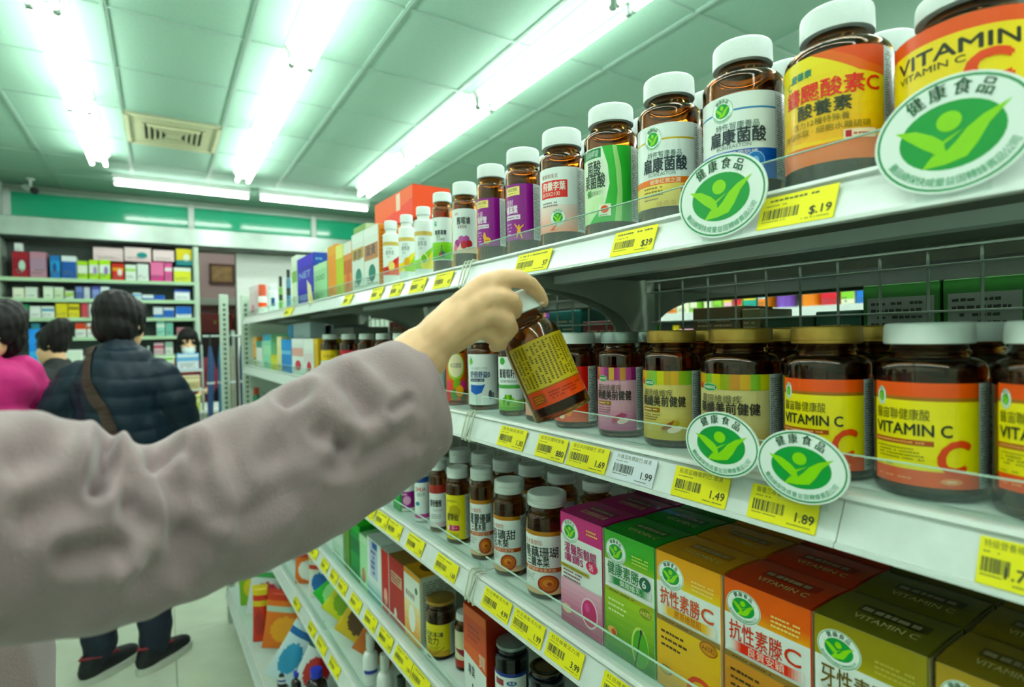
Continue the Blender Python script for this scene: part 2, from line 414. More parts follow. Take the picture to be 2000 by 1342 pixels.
# walls
b = MB(); b.box(XL-.1, YF, FL, XL, YB+.1, HC+.03); struct('wall_left', b, WALLM)
b = MB(); b.box(XR, YF, FL, XR+.1, YB+.1, HC+.03); struct('wall_right', b, WALLM)
b = MB(); b.box(XL-.1, YF-.1, FL, XR+.1, YF, HC+.03); struct('wall_front', b, WALLM)
b = MB(); b.box(XL, YB, FL, .345, YB+.1, HC+.03); b.box(.345, YB, .99, .73, YB+.1, HC+.03); b.box(.73, YB, FL, XR, YB+.1, HC+.03)
wb = struct('wall_back', b, mat('back_wall_paint', '#8d8f88', rough=0.7, noise=0.08, nscale=5))
b = MB(); b.box(.0, 8.9, FL, 1.6, 9.0, HC); b.box(-.02, YB+.1, FL, .0, 9, HC); b.box(1.6, YB+.1, FL, 1.62, 9, HC)
struct('wall_rear_room', b, PINKW)
b = MB(); b.box(XL, YB-.02, 1.475, XR, YB, HC+.0); struct('trim_1', b, mat('cornice_paint', '#7f9683', rough=.5, noise=.05))
b = MB(); b.box(XL, YB-.05, 1.455, XR, YB-.02, 1.475); struct('trim_2', b, ALUM)
b = MB(); b.box(XL, YF, FL, XL+.012, YB, FL+.09); struct('baseboard_left', b, TEEM)
# teal transom panels above an aluminium header
win = struct('window_1', (lambda q: (q.box(XL, YB-.012, 1.18, XR, YB-.002, 1.475), q)[1])(MB()), TEALM)
for x in (XL+.03, .30, 1.59, 2.9):
    q = MB(); q.rbox(x-.028, YB-.05, 1.17, x+.028, YB-.005, 1.48, .004); q.build('mullion', mat('white_frame_paint', '#dfe9e2', rough=.35, noise=.02), win)
for x0, x1 in ((.33, 1.56), (1.62, 2.87)):
    q = MB(); q.box(x0, YB-.03, 1.20, x1, YB-.012, 1.215); q.build('glazing_bar', mat('dark_teal_bar', '#12705a', rough=.3), win)
q = MB(); q.rbox(XL, YB-.34, 1.0, XR, YB-.02, 1.18, .006); struct('trim_3', q, ALUM)
q = MB(); q.box(XL, YB-.345, .985, XR, YB-.3, 1.0); struct('trim_4', q, mat('dark_seal', '#2c3a35', rough=.6))
q = MB(); q.box(.73, YB-.05, FL, 1.36, YB-.01, .985); struct('door_1', q, mat('white_door_panel', '#eef1ee', rough=.45, noise=.02))
q = MB(); q.rbox(.29, YB-.34, FL, .345, YB-.02, .985, .004); struct('trim_5', q, mat('pale_green_steel', '#b7cdbc', rough=.4, noise=.04))

# lights: battens with paired tubes
TUBEM = mat('fluorescent_tube', '#ffffff', rough=.4, emit=TUBE_COLOR, power=TUBE_POWER)
BATT = mat('batten_enamel', '#dfe8e2', rough=.35, noise=.02)
SOCK = mat('lamp_socket', '#8fa898', rough=.45, noise=.05)
def batten(cx, y0, y1, label, pair=True, cross=False):
    """a surface batten; local x along the tubes"""
    L = y1-y0; c = (y0+y1)/2
    loc = T_ROOM @ (Vector((c, cx, HC)) if cross else Vector((cx, c, HC)))
    t = empty('batten_light', loc, label, 'ceiling light', 'fluorescent battens under the ceiling', ROOM_A+(0 if cross else PI/2))
    q = MB(); w = .080 if pair else .04
    q.prism([(-w, 0), (w, 0), (w*.62, -.042), (-w*.62, -.042)], 'x', -L/2+.012, L/2-.012); q.build('housing', BATT, t)
    for s in ((-1, 1) if pair else (0,)):
        q = MB(); q.tube([(-L/2+.022, s*.045, -.085), (L/2-.022, s*.045, -.085)], .0145, 12); q.build('tube', TUBEM, t, smooth='auto')
        for e in (-1, 1):
            q = MB(); q.rbox(e*(L/2-.022), s*.045-.014, -.104, e*(L/2-.004), s*.045+.014, -.03, .004)
            q.tube([(e*(L/2-.03), s*.045, -.085), (e*(L/2-.02), s*.045, -.085)], .0155, 12); q.build('socket', SOCK, t)
    for e in (-1, 1):
        q = MB(); q.rbox(e*(L/2-.02), -.03, -.06, e*L/2, .03, -.03, .003); q.build('end_cap', SOCK, t)
    return t
rows = {-.40: 'left row', .655: 'middle row', 1.77: 'third row', 3.78: 'row over the far aisle'}
segs = [(-1.9, -.65, 'second behind the lens'), (-.65, .6, 'just behind the lens'), (.6, 1.85, 'nearest in front of the lens'), (1.85, 3.1, 'second going away'), (3.1, 4.36, 'third going away'), (4.36, 5.64, 'last before the back wall')]
for x, rn in rows.items():
    for y0, y1, sn in segs:
        batten(x, y0, y1, f'twin tube light, {rn}, {sn}')
batten(6.22, -.36, .80, 'single tube light set across the aisle, left one above the teal panels', False, True)
batten(6.22, .86, 2.02, 'single tube light set across the aisle, right one above the teal panels', False, True)

# ceiling air vent and security camera
VM = mat('vent_enamel', '#c3c9a0', rough=.5, noise=.05); VD = mat('vent_dark', '#3c402c', rough=.6)
vx, vy = GX0+VENT[0]*GS, GY0+VENT[1]*GT
t = empty('air_vent', T_ROOM @ Vector((vx+GS/2, vy+GT/2, HC)), 'beige square ceiling air vent with a dark slotted centre', 'air vent', rz=ROOM_A)
q = MB(); hx, hy = GS/2-.01, GT/2-.01
q.prism([(-hx, -hy), (hx, -hy), (hx, hy), (-hx, hy)], 'z', -.012, .004); q.box(-hx-.0, -hy, -.02, -hx+.025, hy, .0); q.box(hx-.025, -hy, -.02, hx, hy, 0); q.box(-hx, -hy, -.02, hx, -hy+.02, 0); q.box(-hx, hy-.02, -.02, hx, hy, 0)
q.build('panel', VM, t)
q = MB(); q.box(-.19, -.17, -.016, .19, .17, -.0125); q.build('opening', VD, t)
for i in range(4):
    for s in (-1, 1):
        q = MB(); q.box(s*(.185-i*.035)-.008, -.165+i*.03, -.03, s*(.185-i*.035)+.008, .165-i*.03, -.0165); q.build('slat', VM, t)
        q = MB(); q.box(-.165+i*.035, s*(.165-i*.035)-.007, -.03, .165-i*.035, s*(.165-i*.035)+.007, -.0165); q.build('slat', VM, t)
q = MB(); q.rbox(-.05, -.03, -.03, .05, .03, -.0166, .004); q.build('centre_plate', VM, t)
t = empty('security_camera', T_ROOM @ Vector((-1.0, 6.75, HC)), 'small white bullet security camera under the ceiling in the back left corner', 'security camera', rz=ROOM_A)
q = MB(); q.lathe([(.035, 0), (.035, -.012), (.012, -.016), (.012, -.07)], 16); q.build('bracket', BATT, t)
q = MB(); q.tube([(-.05, .08, -.06), (.03, -.05, -.115)], .028, 14); q.build('housing', BATT, t, smooth='auto')
q = MB(); q.tube([(.03, -.05, -.115), (.043, -.071, -.124)], .031, 14); q.build('lens_hood', mat('black_plastic', '#121614', rough=.3), t)

# ================================================================== THE GONDOLA
SH = {1: .117, 2: -.127, 3: -.387, 4: -.652, 5: -.917, 6: -1.25}       # deck heights against the lens
JO = [-.41, .79, 1.79, 2.47, 3.15]
XB = .84
gon = empty('gondola_shelving', (XB, 1.37, 0), 'long pale green steel shelving run with five shelves full of supplements', 'shelving')
GO = Vector((XB, 1.37, 0))
def gbuild(q, name, m, parent=None, off=None, **k):
    par = parent or gon; base = Vector((0, 0, 0)); p = par
    while p is not None and p is not gon: base += p.location; p = p.parent
    sh_ = GO+base
    me_v = [(x-sh_.x, y-sh_.y, z+CAMZ-sh_.z) for x, y, z in q.v]; q.v = me_v
    return q.build(name, m, par, **k)
for j, y in enumerate(JO):
    q = MB(); q.rbox(XB-.022, y-.016, FL, XB+.022, y+.016, .30, .003); up_ = gbuild(q, 'upright', STEELD)
    q = MB()
    for k in range(60):
        z = FL+.2+k*.025
        if z < .28: q.box(XB-.0235, y-.002, z, XB-.0215, y+.002, z+.012)
    s_ = gbuild(q, 'slot_row', mat('slot_dark', '#1e2a22', rough=.8), up_); s_['kind'] = 'stuff'
for j in range(len(JO)-1):
    y0, y1 = JO[j]+.018, JO[j+1]-.018
    q = MB()
    n = int((y1-y0)/.0575)
    for i in range(n+1):
        y = y0+(y1-y0)*(i+.5)/(n+1); q.tube([(XB, y, -1.2), (XB, y, .125)], .0019, 5)
    for z in [.100, .078]+[.02-.0575*i for i in range(21)]: q.tube([(XB-.003, y0, z), (XB-.003, y1, z)], .0016 if z < .1 else .003, 5)
    gbuild(q, 'wire_grid', WIREM)
    q = MB(); q.rbox(XB-.012, y0, .105, XB+.012, y1, .145, .003); gbuild(q, 'cross_rail', mat('rear_shade_tone', '#56614f', rough=.55, noise=.08))  # the rail's dark tone has the shade behind the wires painted in
    q = MB(); q.rbox(.375, y0-.018, FL, .385, y1+.018, SH[6]-.0365, .002); gbuild(q, 'kick_plate', mat('kick_paint', '#8ea08c', rough=.5, noise=.08))
RGL = mat('rail_lip_gloss', '#e6eee9', rough=.22, noise=.02, coat=.4)
for s, h in SH.items():
    fx = 0 if s < 6 else -.105
    for j in range(len(JO)-1):
        y0, y1 = JO[j]+.0015, JO[j+1]-.0015
        q = MB(); q.prism([(.452+fx, h), (.452+fx, h-.03), (.462+fx, h-.03), (.464+fx, h-.014), (XB-.03, h-.014), (XB-.03, h)], 'y', y0, y1)
        for yy in (y0+.001, y1-.004): q.box(.47+fx, yy, h-.03, XB-.03, yy+.003, h-.014)
        q.box(.60, y0+.004, h-.03, .625, y1-.004, h-.014)
        sh = gbuild(q, 'shelf', SHELFM)
        q = MB(); q.box(.466+fx, y0+.006, h-.0165, XB-.032, y1-.006, h-.0142); gbuild(q, 'underside_shade_sheet', mat('underside_shade_tone', '#6f7867', rough=.6, noise=.08), sh)  # added dark sheet, its colour standing in for shade under the deck
        cuts = [y0, y1] if not (s == 2 and j == 0) else [y0, .216, y1]
        for a, c in zip(cuts, cuts[1:]):
            q = MB(); q.prism([(.457+fx, h+.0012), (.4482+fx, h+.0012), (.4458+fx, h-.003), (.4482+fx, h-.0045), (.4340+fx, h-.0335), (.4308+fx, h-.034), (.4298+fx, h-.0375), (.441+fx, h-.0375)], 'y', a+.0004, c-.0004)
            gbuild(q, 'price_rail', RAILM, sh)
        q = MB(); q.prism([(.449+fx, h+.0014), (.4462+fx, h+.0006), (.4452+fx, h-.0024), (.447+fx, h-.0026)], 'y', y0, y1); gbuild(q, 'rail_bead', RGL, sh)
        if s < 6:
            q = MB(); e = .012 if j else 0
            q.box(.4565, y0+.004, h+.001, .459, y1-.012-(.0 if s != 2 else 0), h+.029)
            q.box(.4565, y0+.004, h+.001, .466, y0+.006, h+.029)
            gbuild(q, 'front_fence', ACRYL, sh)
            q = MB(); q.box(.4563, y0+.004, h+.029, .4592, y1-.012, h+.0298); gbuild(q, 'fence_edge_glint', mat('acrylic_edge_glint', '#b9dccb', rough=.3, noise=.03), sh)  # pale strip paints in the light caught by the fence's top
            # plate brackets under both ends of each shelf, cut away in a curve
            P_ = [(XB-.02, h-.014), (.47, h-.014), (.47, h-.03)]+[(.47+.0+(XB-.02-.50)*t, h-.032-.10*max(0, t-.35)**2*2.2) for t in [i/10 for i in range(0, 11)]]
            P_ = [(XB-.02, h-.0145), (.50, h-.0145), (.50, h-.030)]+[(.50+(XB-.052-.50)*math.sin(t*PI/2), h-.034-.085*(1-math.cos(t*PI/2))) for t in [i/9 for i in range(10)]]+[(XB-.02, h-.16)]
            for yy in ((y0+.018), (y1-.021)):
                if abs(yy+.39) < .01: continue
                q = MB(); q.prism(P_, 'y', yy, yy+.003); gbuild(q, 'bracket', STEELD, sh)
# the far side of the double run: decks and brackets seen through the wires
for s in (1, 2, 3):
    h = SH[s]
    for j in range(3):
        y0, y1 = JO[j]+.0015, JO[j+1]-.0015
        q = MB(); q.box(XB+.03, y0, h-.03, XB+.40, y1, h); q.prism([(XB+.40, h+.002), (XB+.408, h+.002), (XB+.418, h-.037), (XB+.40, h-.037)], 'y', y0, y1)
        gbuild(q, 'rear_shelf', mat('rear_shade_tone', '#56614f', rough=.55, noise=.08))  # rear decks darkened in colour to stand for the shade back there
        P_ = [(XB+.02, h-.0305), (XB+.34, h-.0305)]+[(XB+.34-(.34-.055)*math.sin(t*PI/2), h-.034-.085*(1-math.cos(t*PI/2))) for t in [i/9 for i in range(10)]]+[(XB+.02, h-.16)]
        q = MB(); q.prism(P_, 'y', y0+.018, y0+.021); gbuild(q, 'rear_bracket', mat('rear_bracket_paint', '#8d9a88', rough=.5, noise=.06))
q = MB(); q.box(.47, 3.168, FL, XB+.4, 3.174, .2); 
PERF = mat('pale_green_steel2', '#c2d6c4', rough=.45, noise=.04)
gbuild(q, 'end_panel', PERF)
for x in (.36, .46):
    q = MB(); q.rbox(x-.02, 3.19, FL, x+.02, 3.22, .235, .003); p_ = gbuild(q, 'slotted_upright', PERF)
    q = MB()
    for k in range(60):
        q.box(x-.006, 3.1885, -1.3+k*.025, x+.006, 3.191, -1.3+k*.025+.013)
    s_ = gbuild(q, 'slot_row', mat('slot_shadow', '#53675a', rough=.8), p_); s_['kind'] = 'stuff'
# rubber straps holding the rail joints
STR = mat('strap_plastic', '#c3cfb4', rough=.5, noise=.08)
for s in (1, 2, 3, 5):
    h = SH[s]
    t = empty('rail_strap', (.44, .79, CAMZ+h-.038), f'pale translucent strap tied round the rail joint of the {["","topmost","second","third","","fifth"][s]} shelf', 'strap')
    for k, dy in enumerate((-.008, .001, .008)):
        o0 = dy+.004*(k-1)
        q = MB(); q.tube([(.018, o0, .041), (.005, o0, .0425), (.0015, o0+.001, .036), (-.0120, o0-.006, .004), (-.012, o0-.007, -.001), (-.002, o0-.007, -.0025)], .0016, 6, flat=.8); q.build('band', STR, t, smooth='auto')
# ================================================================== PRODUCTS
def fit_cyl(pl, pr, py, xf):
    """a round thing whose front touches the plane x = xf and whose sides are seen at pl and pr"""
    a = [math.atan2(*(lambda r: (r.x, r.y))(ray(p, py))) for p in (pl, pr)]
    az = (a[0]+a[1])/2; be = (a[1]-a[0])/2
    r = xf/(math.sin(az)/math.sin(be)-1); D = r/math.sin(be)
    return D*math.sin(az), D*math.cos(az), r, D, az
def zray(u, v, D): r = ray(u, v); return r.z/math.hypot(r.x, r.y)*D
def ribs(n=60, k=.012):
    return lambda a, j: 1-(k if (int(a/(2*PI)*n*2+.5) % 2) else 0)
def add_cap(par, r, z0, z1, m, style='plain', name='cap'):
    q = MB(); h = z1-z0; e = min(.0022, h*.2)
    if style == 'rings':       # stepped cap with two horizontal rings
        prof = [(r*.94, z0), (r, z0+.001), (r, z0+h*.22), (r*.975, z0+h*.25), (r*.975, z0+h*.30), (r, z0+h*.33), (r, z0+h*.50), (r*.975, z0+h*.53), (r*.975, z0+h*.58), (r, z0+h*.61), (r*.995, z1-e), (r*.97, z1-e*.3), (r*.93, z1), (r*.80, z1), (r*.79, z1-.0006), (.0005, z1-.0006)]
        q.lathe(prof, 48)
    elif style == 'metal':
        prof = [(r*.96, z0), (r, z0+.0008), (r, z0+h*.12), (r*.98, z0+h*.14), (r*.98, z0+h*.2), (r, z0+h*.22), (r, z1-e), (r*.985, z1-e*.35), (r*.95, z1), (r*.0005, z1)]
        q.lathe(prof, 44)
    else:
        prof = [(r*.95, z0), (r*.99, z0+.0006), (r, z0+h*.15), (r*.985, z1-e*1.5), (r*.965, z1-e*.6), (r*.92, z1-.0002), (r*.84, z1), (.0005, z1)]
        q.lathe(prof, 120, rmod=lambda a, j: 1-(.010 if (int(round(a/(2*PI)*120)) % 2 and 1 < j < 4) else 0))
    return q.build(name, m, par, smooth='auto')
def body_profile(r, zs, zn, rn, zb=.0, sq=1.0):
    """outer profile: foot, wall to zs, rounded shoulder up to the neck rn at zn"""
    f = r*.13
    P = [(r*.6, .0015), (r-f*1.25, .0005), (r-f*.45, f*.18), (r-f*.1, f*.55), (r, f*1.15), (r, zs)]
    for i in range(1, 9):
        t = i/8*PI/2; P.append((rn+(r-rn)*math.cos(t)**sq, zs+(zn-zs)*.93*math.sin(t)))
    P += [(rn, zn)]
    return P
def mk_bottle(name, label, cat, loc, rz, r, H, zcap, rc, labs, glass='amber', capm=None, capst='plain', zs=None, rn=None, group=None, fill=.62, neck=True):
    t = empty(name, loc, label, cat, group, rz)
    rn = rn or rc*.86; zs = zs if zs is not None else zcap-.32*r*1.2-.006
    zn = zcap-.005
    P = body_profile(r, zs, zn-.004, rn)
    if glass == 'amber' or glass == 'blue':
        P2 = P+[(rn+.0014, zn-.0025), (rn+.0016, zn-.001), (rn, zn+.0005), (rn*.93, zcap+.002)]
        th = .0024
        inner = [(max(a-th, .001), max(b, .004) if b > .004 else .004) for a, b in P2[1:]][::-1]
        inner = [(rn*.93-th, zcap+.002)]+[(max(a-th, .002), b if b > .006 else .0045) for a, b in reversed(P[2:])]+[(.0005, .0045)]
        q = MB(); q.lathe([(.0005, .0018)]+P2+inner, 56, close=False)
        q.build('glass_body', AMBER if glass == 'amber' else glassmat('blue_glass', (.05, .09, .16)), t, smooth='auto')
        q = MB(); rf = r-.0036; zf = zs*fill
        pr = [(.0005, .0055), (rf*.9, .0055), (rf, .012), (rf, zf-.004), (rf*.9, zf), (rf*.5, zf+.003), (.0005, zf+.002)]
        q.lathe(pr, 28, rmod=lambda a, j: 1-.02*((j*7+int(a*5)) % 3)*(j > 2))
        q.build('contents', PILLM if glass == 'amber' else DARKM, t, smooth='auto')
    else:
        q = MB(); q.lathe(P+[(rn, zcap+.001)], 48); q.build('body', glass, t, smooth='auto')
    add_cap(t, rc, zcap, H, capm or WHITECAP, capst)
    for nm, art, z0, turn in labs:
        q = MB(); put_curved(q, art, r+.00015, z0, math.radians(turn)); q.build(nm, PRINT, t)
    return t
BOT = {}
def shelf_bottle(s, pl, pr, ys, capw, ftype, label, arts, turn=-12, name='supplement_bottle', xf=.472, py=None, rows=(), rowgap=.006, group=None, **k):
    """ys: pixel rows of cap top, cap bottom, label top, label bottom at the bottle's middle; capw: cap width / body width"""
    h = SH[s]; u = (pl+pr)/2; pm = py or (ys[2]+ys[3])/2
    X, Y, r, D, az = fit_cyl(pl, pr, pm, xf)
    rc = r*capw
    v0 = h+.0012
    zt = zray(u, ys[0], D+(rc if s > 2 else (-rc if s == 1 else 0)))-v0
    zc = zray(u, ys[1], D-rc)-v0
    l1 = zray(u, ys[2], D-r)-v0; l0 = max(zray(u, ys[3], D-r)-v0, .008)
    rz = PI/2-az      # local -X then looks along the line of sight
    # local front (-x) turned to face the lens: direction to the lens is -(sin az, cos az)
    arts = arts(r, l1-l0)
    labs = [(nm, a, l0, turn+off) for nm, a, off in arts]
    o = mk_bottle(name, label, 'bottle', (X, Y, CAMZ+v0), rz, r, zt, zc, rc, labs, group=group, **k)
    BOT[label] = (X, Y, r, zt)
    for i, dx in enumerate(rows):
        lab = f'bottle standing {["directly", "two places", "three places"][i]} behind the {dx[1]}'
        copy_tree(o, (X+(i+1)*(2*r+rowgap), Y+dx[0], CAMZ+v0), lab, group)
    return o
W_ = '#e3ece8'
def wrap(art_front, r, H, side_w=.5, base=W_, back='#dfe8e4', seed=1, sidecol='#4a5a54', half=1.25):
    """front label spanning +-half radians plus a text panel to the right of it"""
    a = Art(2*half*r, H, base); art_front(a, half*r, H)
    return a
def sidepanel(r, H, half, w=.62, base='#d9e3de', col='#4f5f58', seed=1):
    p = Art(w*r, H, base); p.lines(-w*r/2+.0015, H*.04, w*r/2-.001, H*.96, int(H/.0022), col, seed=seed, fill=.5)
    return ('side_label', p, math.degrees(half+w/2))
def front(r, H, fn, half=1.2, base=W_, side=True, seed=1, **k):
    a = Art(2*half*r, H, base); fn(a, half*r, H)
    out = [('front_label', a, 0)]
    if side: out.append(sidepanel(r, H, half, seed=seed, **k))
    return out
# --- designs; w = half width, h = height of the label, x grows to the right
def d_vitc(a, w, h):
    a.rect(-w, h*.855, w, h, '#e0631c'); a.rect(-w, h*.825, w, h*.862, '#9c6a33')
    a.rect(-w, 0, w, h*.825, '#e6d81c'); a.rect(-w, 0, w, h*.155, '#dd5f22')
    a.emblem(-w*.80, h*.855, w*.115, h*.095, False)
    a.text('醫宙聯健康酸', -w*.93, h*.645, h*.085, '#4b4a17', w=w*1.05)
    a.text('VITAMIN C', -w*.93, h*.49, h*.115, '#1d2a1a', w=w*1.40, bold=h*.003)
    a.rect(-w, h*.395, w*.18, h*.445, '#a3501f'); a.lines(-w*.95, h*.402, w*.15, h*.438, 1, '#e0b070', seed=4)
    a.lines(-w*.90, h*.24, w*.05, h*.37, 4, '#6e6a1d', fill=.4, seed=6)
    a.text('C', w*.20, h*.155, h*.31, '#d8541c', w=w*.46, ital=.2, bold=h*.014)
    a.lines(-w*.9, h*.17, -w*.5, h*.2, 1, '#8a861d', seed=8); a.lines(-w*.85, h*.05, -w*.1, h*.09, 1, '#f0a070', seed=9)
    a.ell(w*.45, h*.07, w*.18, h*.03, '#ee9b72'); a.lines(w*.32, h*.055, w*.58, h*.085, 1, '#f5e0cf', seed=2)
def d_vitc_big(a, w, h):
    a.rect(-w, h*.88, w, h, '#e0631c'); a.rect(-w, 0, w, h*.88, '#e8cf12')
    a.text('VITAMIN', -w*.78, h*.715, h*.115, '#2b2a16', w=w*1.35, bold=h*.005)
    a.text('VITAMIN C', -w*.75, h*.635, h*.055, '#4b421a', w=w*.80, bold=h*.0015)
    a.text('C', w*.06, h*.45, h*.24, '#df5a16', w=w*.42, bold=h*.02)
    a.lines(-w*.7, h*.1, w*.5, h*.3, 5, '#8d7c1a')
def d_yellow(a, w, h):
    a.grad(-w, 0, w, h, '#e8a01e', '#eadb23', 10)
    a.poly([(-w*.2, h), (w, h), (w, h*.73), (w*.55, h*.78)], '#e2721f'); a.poly([(w*.1, h), (w, h), (w, h*.80), (w*.7, h*.84)], '#dd5f20')
    a.rect(-w, 0, w, h*.20, '#dd7437'); a.band([(-w, h*.2), (0, h*.17), (w, h*.2)], [(-w, h*.27), (0, h*.20), (w, h*.21)], '#f0c410')
    a.text('C', -w*.72, h*.77, h*.07, '#4d6a2c'); a.text('慶醫康', -w*.60, h*.82, h*.055, '#20806c', w=w*.42, bold=h*.002)
    a.text('鑄颸酸素C', -w*.74, h*.60, h*.13, '#dc4334', w=w*1.62, bold=h*.003)
    a.text('酸養素', -w*.45, h*.45, h*.105, '#2c3320', w=w*.88, bold=h*.003)
    a.text('活力12種特殊養', -w*.55, h*.36, h*.05, '#6a5f25', w=w*.95); a.text('酵母萃取 · 細胞水離硫磺', -w*.78, h*.28, h*.05, '#7a6a28', w=w*1.5)
    a.rect(w*.30, h*.18, w*.80, h*.26, '#f0d9c0'); a.lines(w*.45, h*.20, w*.75, h*.24, 1, '#9a3040'); a.rect(w*.33, h*.19, w*.42, h*.25, '#b2283c')
def d_jun(stripe, mid, midc, low0, low1, pic):
    def f(a, w, h):
        a.rect(-w, h*.80, w, h*.822, stripe)
        a.emblem(-w*.20, h*.83, w*.26, h*.145, True)
        a.text('特仵智康養品', -w*.36, h*.60, h*.062, '#4d6a62', w=w*.95)
        a.text('雇康菌酸', -w*.52, h*.44, h*.135, '#26333a', w=w*1.25, bold=h*.004)
        a.text('BOBSEASTON', -w*.34, h*.375, h*.042, '#65756f', w=w*.75)
        a.rect(-w, 0, w, h*.27, low0); a.grad(-w, 0, w, h*.26, low1, low0, 6)
        a.rect(-w, h*.27, w, h*.345, midc); a.text(mid, -w*.3, h*.285, h*.042, '#efe6cc', w=w*.85)
        pic(a, w, h)
    return f
def pic_orange(a, w, h):
    a.lines(-w*.5, h*.08, w*.1, h*.26, 4, '#7a6a38'); a.ell(w*.70, h*.17, w*.16, h*.09, '#b25a22'); a.ell(w*.66, h*.19, w*.10, h*.05, '#c9793c')
    a.text('維奇茶平衡', -w*.1, h*.01, h*.05, '#b58a3a', w=w*.9)
def pic_blue(a, w, h):
    a.ell(w*.50, h*.20, w*.20, h*.11, '#3f7fc4'); a.ring(w*.50, h*.20, w*.20, h*.11, w*.02, '#9fc8ea'); a.ell(w*.50, h*.20, w*.07, h*.05, '#8fbce4')
def d_green(a, w, h):
    a.rect(-w, 0, w, h, '#dcecd6')
    a.grad(-w, 0, w*.05, h, '#b9dba0', '#e4f0e2', 6)
    a.band([(w*.02, h), (w*.20, h*.75), (w*.25, h*.5), (w*.10, h*.25), (-w*.5, 0)], [(w, h), (w, h*.75), (w, h*.5), (w, h*.25), (w, 0)], '#3fae45')
    a.band([(w*.35, h), (w*.45, h*.7), (w*.50, h*.4), (w*.40, 0)], [(w*.48, h), (w*.62, h*.7), (w*.66, h*.4), (w*.62, 0)], '#a5d88c')
    a.rect(-w, h*.86, -w*.02, h*.985, '#1b7a46'); a.text('活絲昇能', -w*.62, h*.885, h*.07, '#dff0e4', w=w*.5, ital=.15)
    a.text('菌酸', -w*.58, h*.655, h*.145, '#2a3a34', w=w*.55, bold=h*.003); a.text('果菌酸', -w*.74, h*.475, h*.15, '#2a3a34', w=w*.85, bold=h*.003)
    a.text('保', -w*.62, h*.36, h*.07, '#3c8c35', bold=h*.003); a.text('活質瑞丁', -w*.42, h*.37, h*.045, '#6e8a70', w=w*.4)
    a.rect(-w*.12, h*.075, w*.28, h*.235, '#dfe6cf'); a.ell(w*.08, h*.165, w*.13, h*.05, '#d9581f'); a.lines(-w*.08, h*.08, w*.24, h*.105, 1, '#3c6a3c')
def d_redwhite(a, w, h):
    a.grad(-w, 0, w, h*.42, '#e79a84', '#e6ddd6', 8)
    a.text('醫鄉樹匯濟', -w*.55, h*.84, h*.055, '#8d5a50', w=w*.75)
    a.rect(-w*.62, h*.53, w*.58, h*.80, '#d94127'); a.text('飛黴李葉', -w*.50, h*.655, h*.105, '#f6e6df', w=w*1.0, bold=h*.003); a.text('BKBXD100', -w*.52, h*.56, h*.065, '#f2d8cc', w=w*.80)
    a.lines(-w*.52, h*.39, w*.2, h*.48, 2, '#8b7a74', fill=.55)
    a.emblem(w*.18, h*.22, w*.30, h*.135, False)
    a.poly([(-w*.15, h*.02), (w*.15, h*.13), (w*.02, h*.02)], '#e05a35')
def d_purple(t1, t2, dancer):
    def f(a, w, h):
        a.rect(-w, 0, w, h, '#8c1f86'); a.grad(w*.5, 0, w, h, '#9b2d92', '#7a1a78', 4, True); a.rect(w*.55, 0, w*.62, h, '#a13a9c')
        a.rect(-w*.65, h*.80, w*.28, h*.955, '#e9d98c'); a.text('海斯紅潤精', -w*.52, h*.875, h*.05, '#4d3f2c', w=w*.66); a.lines(-w*.48, h*.82, w*.1, h*.855, 1, '#6d5f35')
        a.text(t1, -w*.60, h*.63, h*.085, '#f0dfee', w=w*.5); a.text(t2, -w*.62, h*.49, h*.11, '#f6ecf4', w=w*.78, bold=h*.003)
        a.rect(-w*.62, h*.37, w*.30, h*.45, '#e4d5e2'); a.lines(-w*.55, h*.385, w*.25, h*.43, 1, '#6a3a6a')
        a.lines(-w*.55, h*.08, -w*.2, h*.32, 4, '#d7b0d4')
        y = '#e7b321'
        if dancer:
            a.ell(w*.22, h*.25, w*.045, h*.02, y); a.poly([(w*.15, h*.23), (w*.27, h*.23), (w*.32, h*.12), (w*.12, h*.12)], y); a.poly([(w*.12, h*.2), (-w*.02, h*.28), (0, h*.3), (w*.16, h*.23)], y); a.poly([(w*.15, h*.12), (w*.06, h*.03), (w*.10, h*.03), (w*.22, h*.12)], y); a.poly([(w*.27, h*.22), (w*.45, h*.27), (w*.46, h*.25), (w*.28, h*.19)], y); a.poly([(w*.25, h*.12), (w*.36, h*.02), (w*.4, h*.03), (w*.32, h*.13)], y)
        else:
            a.ell(w*.18, h*.11, w*.22, h*.07, y); a.ell(w*.02, h*.19, w*.10, h*.055, y); a.poly([(-w*.08, h*.20), (-w*.04, h*.28), (w*.05, h*.28), (w*.1, h*.2)], y); a.lines(w*.06, h*.09, w*.3, h*.13, 1, '#6a3a1a')
    return f
def d_fruit(a, w, h):
    a.text('保健', -w*.5, h*.86, h*.05, '#a05a6a', w=w*.25); a.text('舊曜壙', -w*.35, h*.66, h*.13, '#3a443f', w=w*.85, bold=h*.003); a.text('醫業營養', -w*.28, h*.56, h*.06, '#7a4a4a', w=w*.55)
    a.rect(-w, 0, w, h*.14, '#e6cdb4')
    for x, y, r, c in ((-.35, .22, .2, '#a2467e'), (-.05, .30, .22, '#b867a0'), (.25, .30, .2, '#b15a98'), (.1, .18, .2, '#c43c48'), (.42, .2, .2, '#b03a3f'), (-.5, .12, .16, '#cf7f9c')): a.ell(w*x, h*y, w*r, h*.09, c)
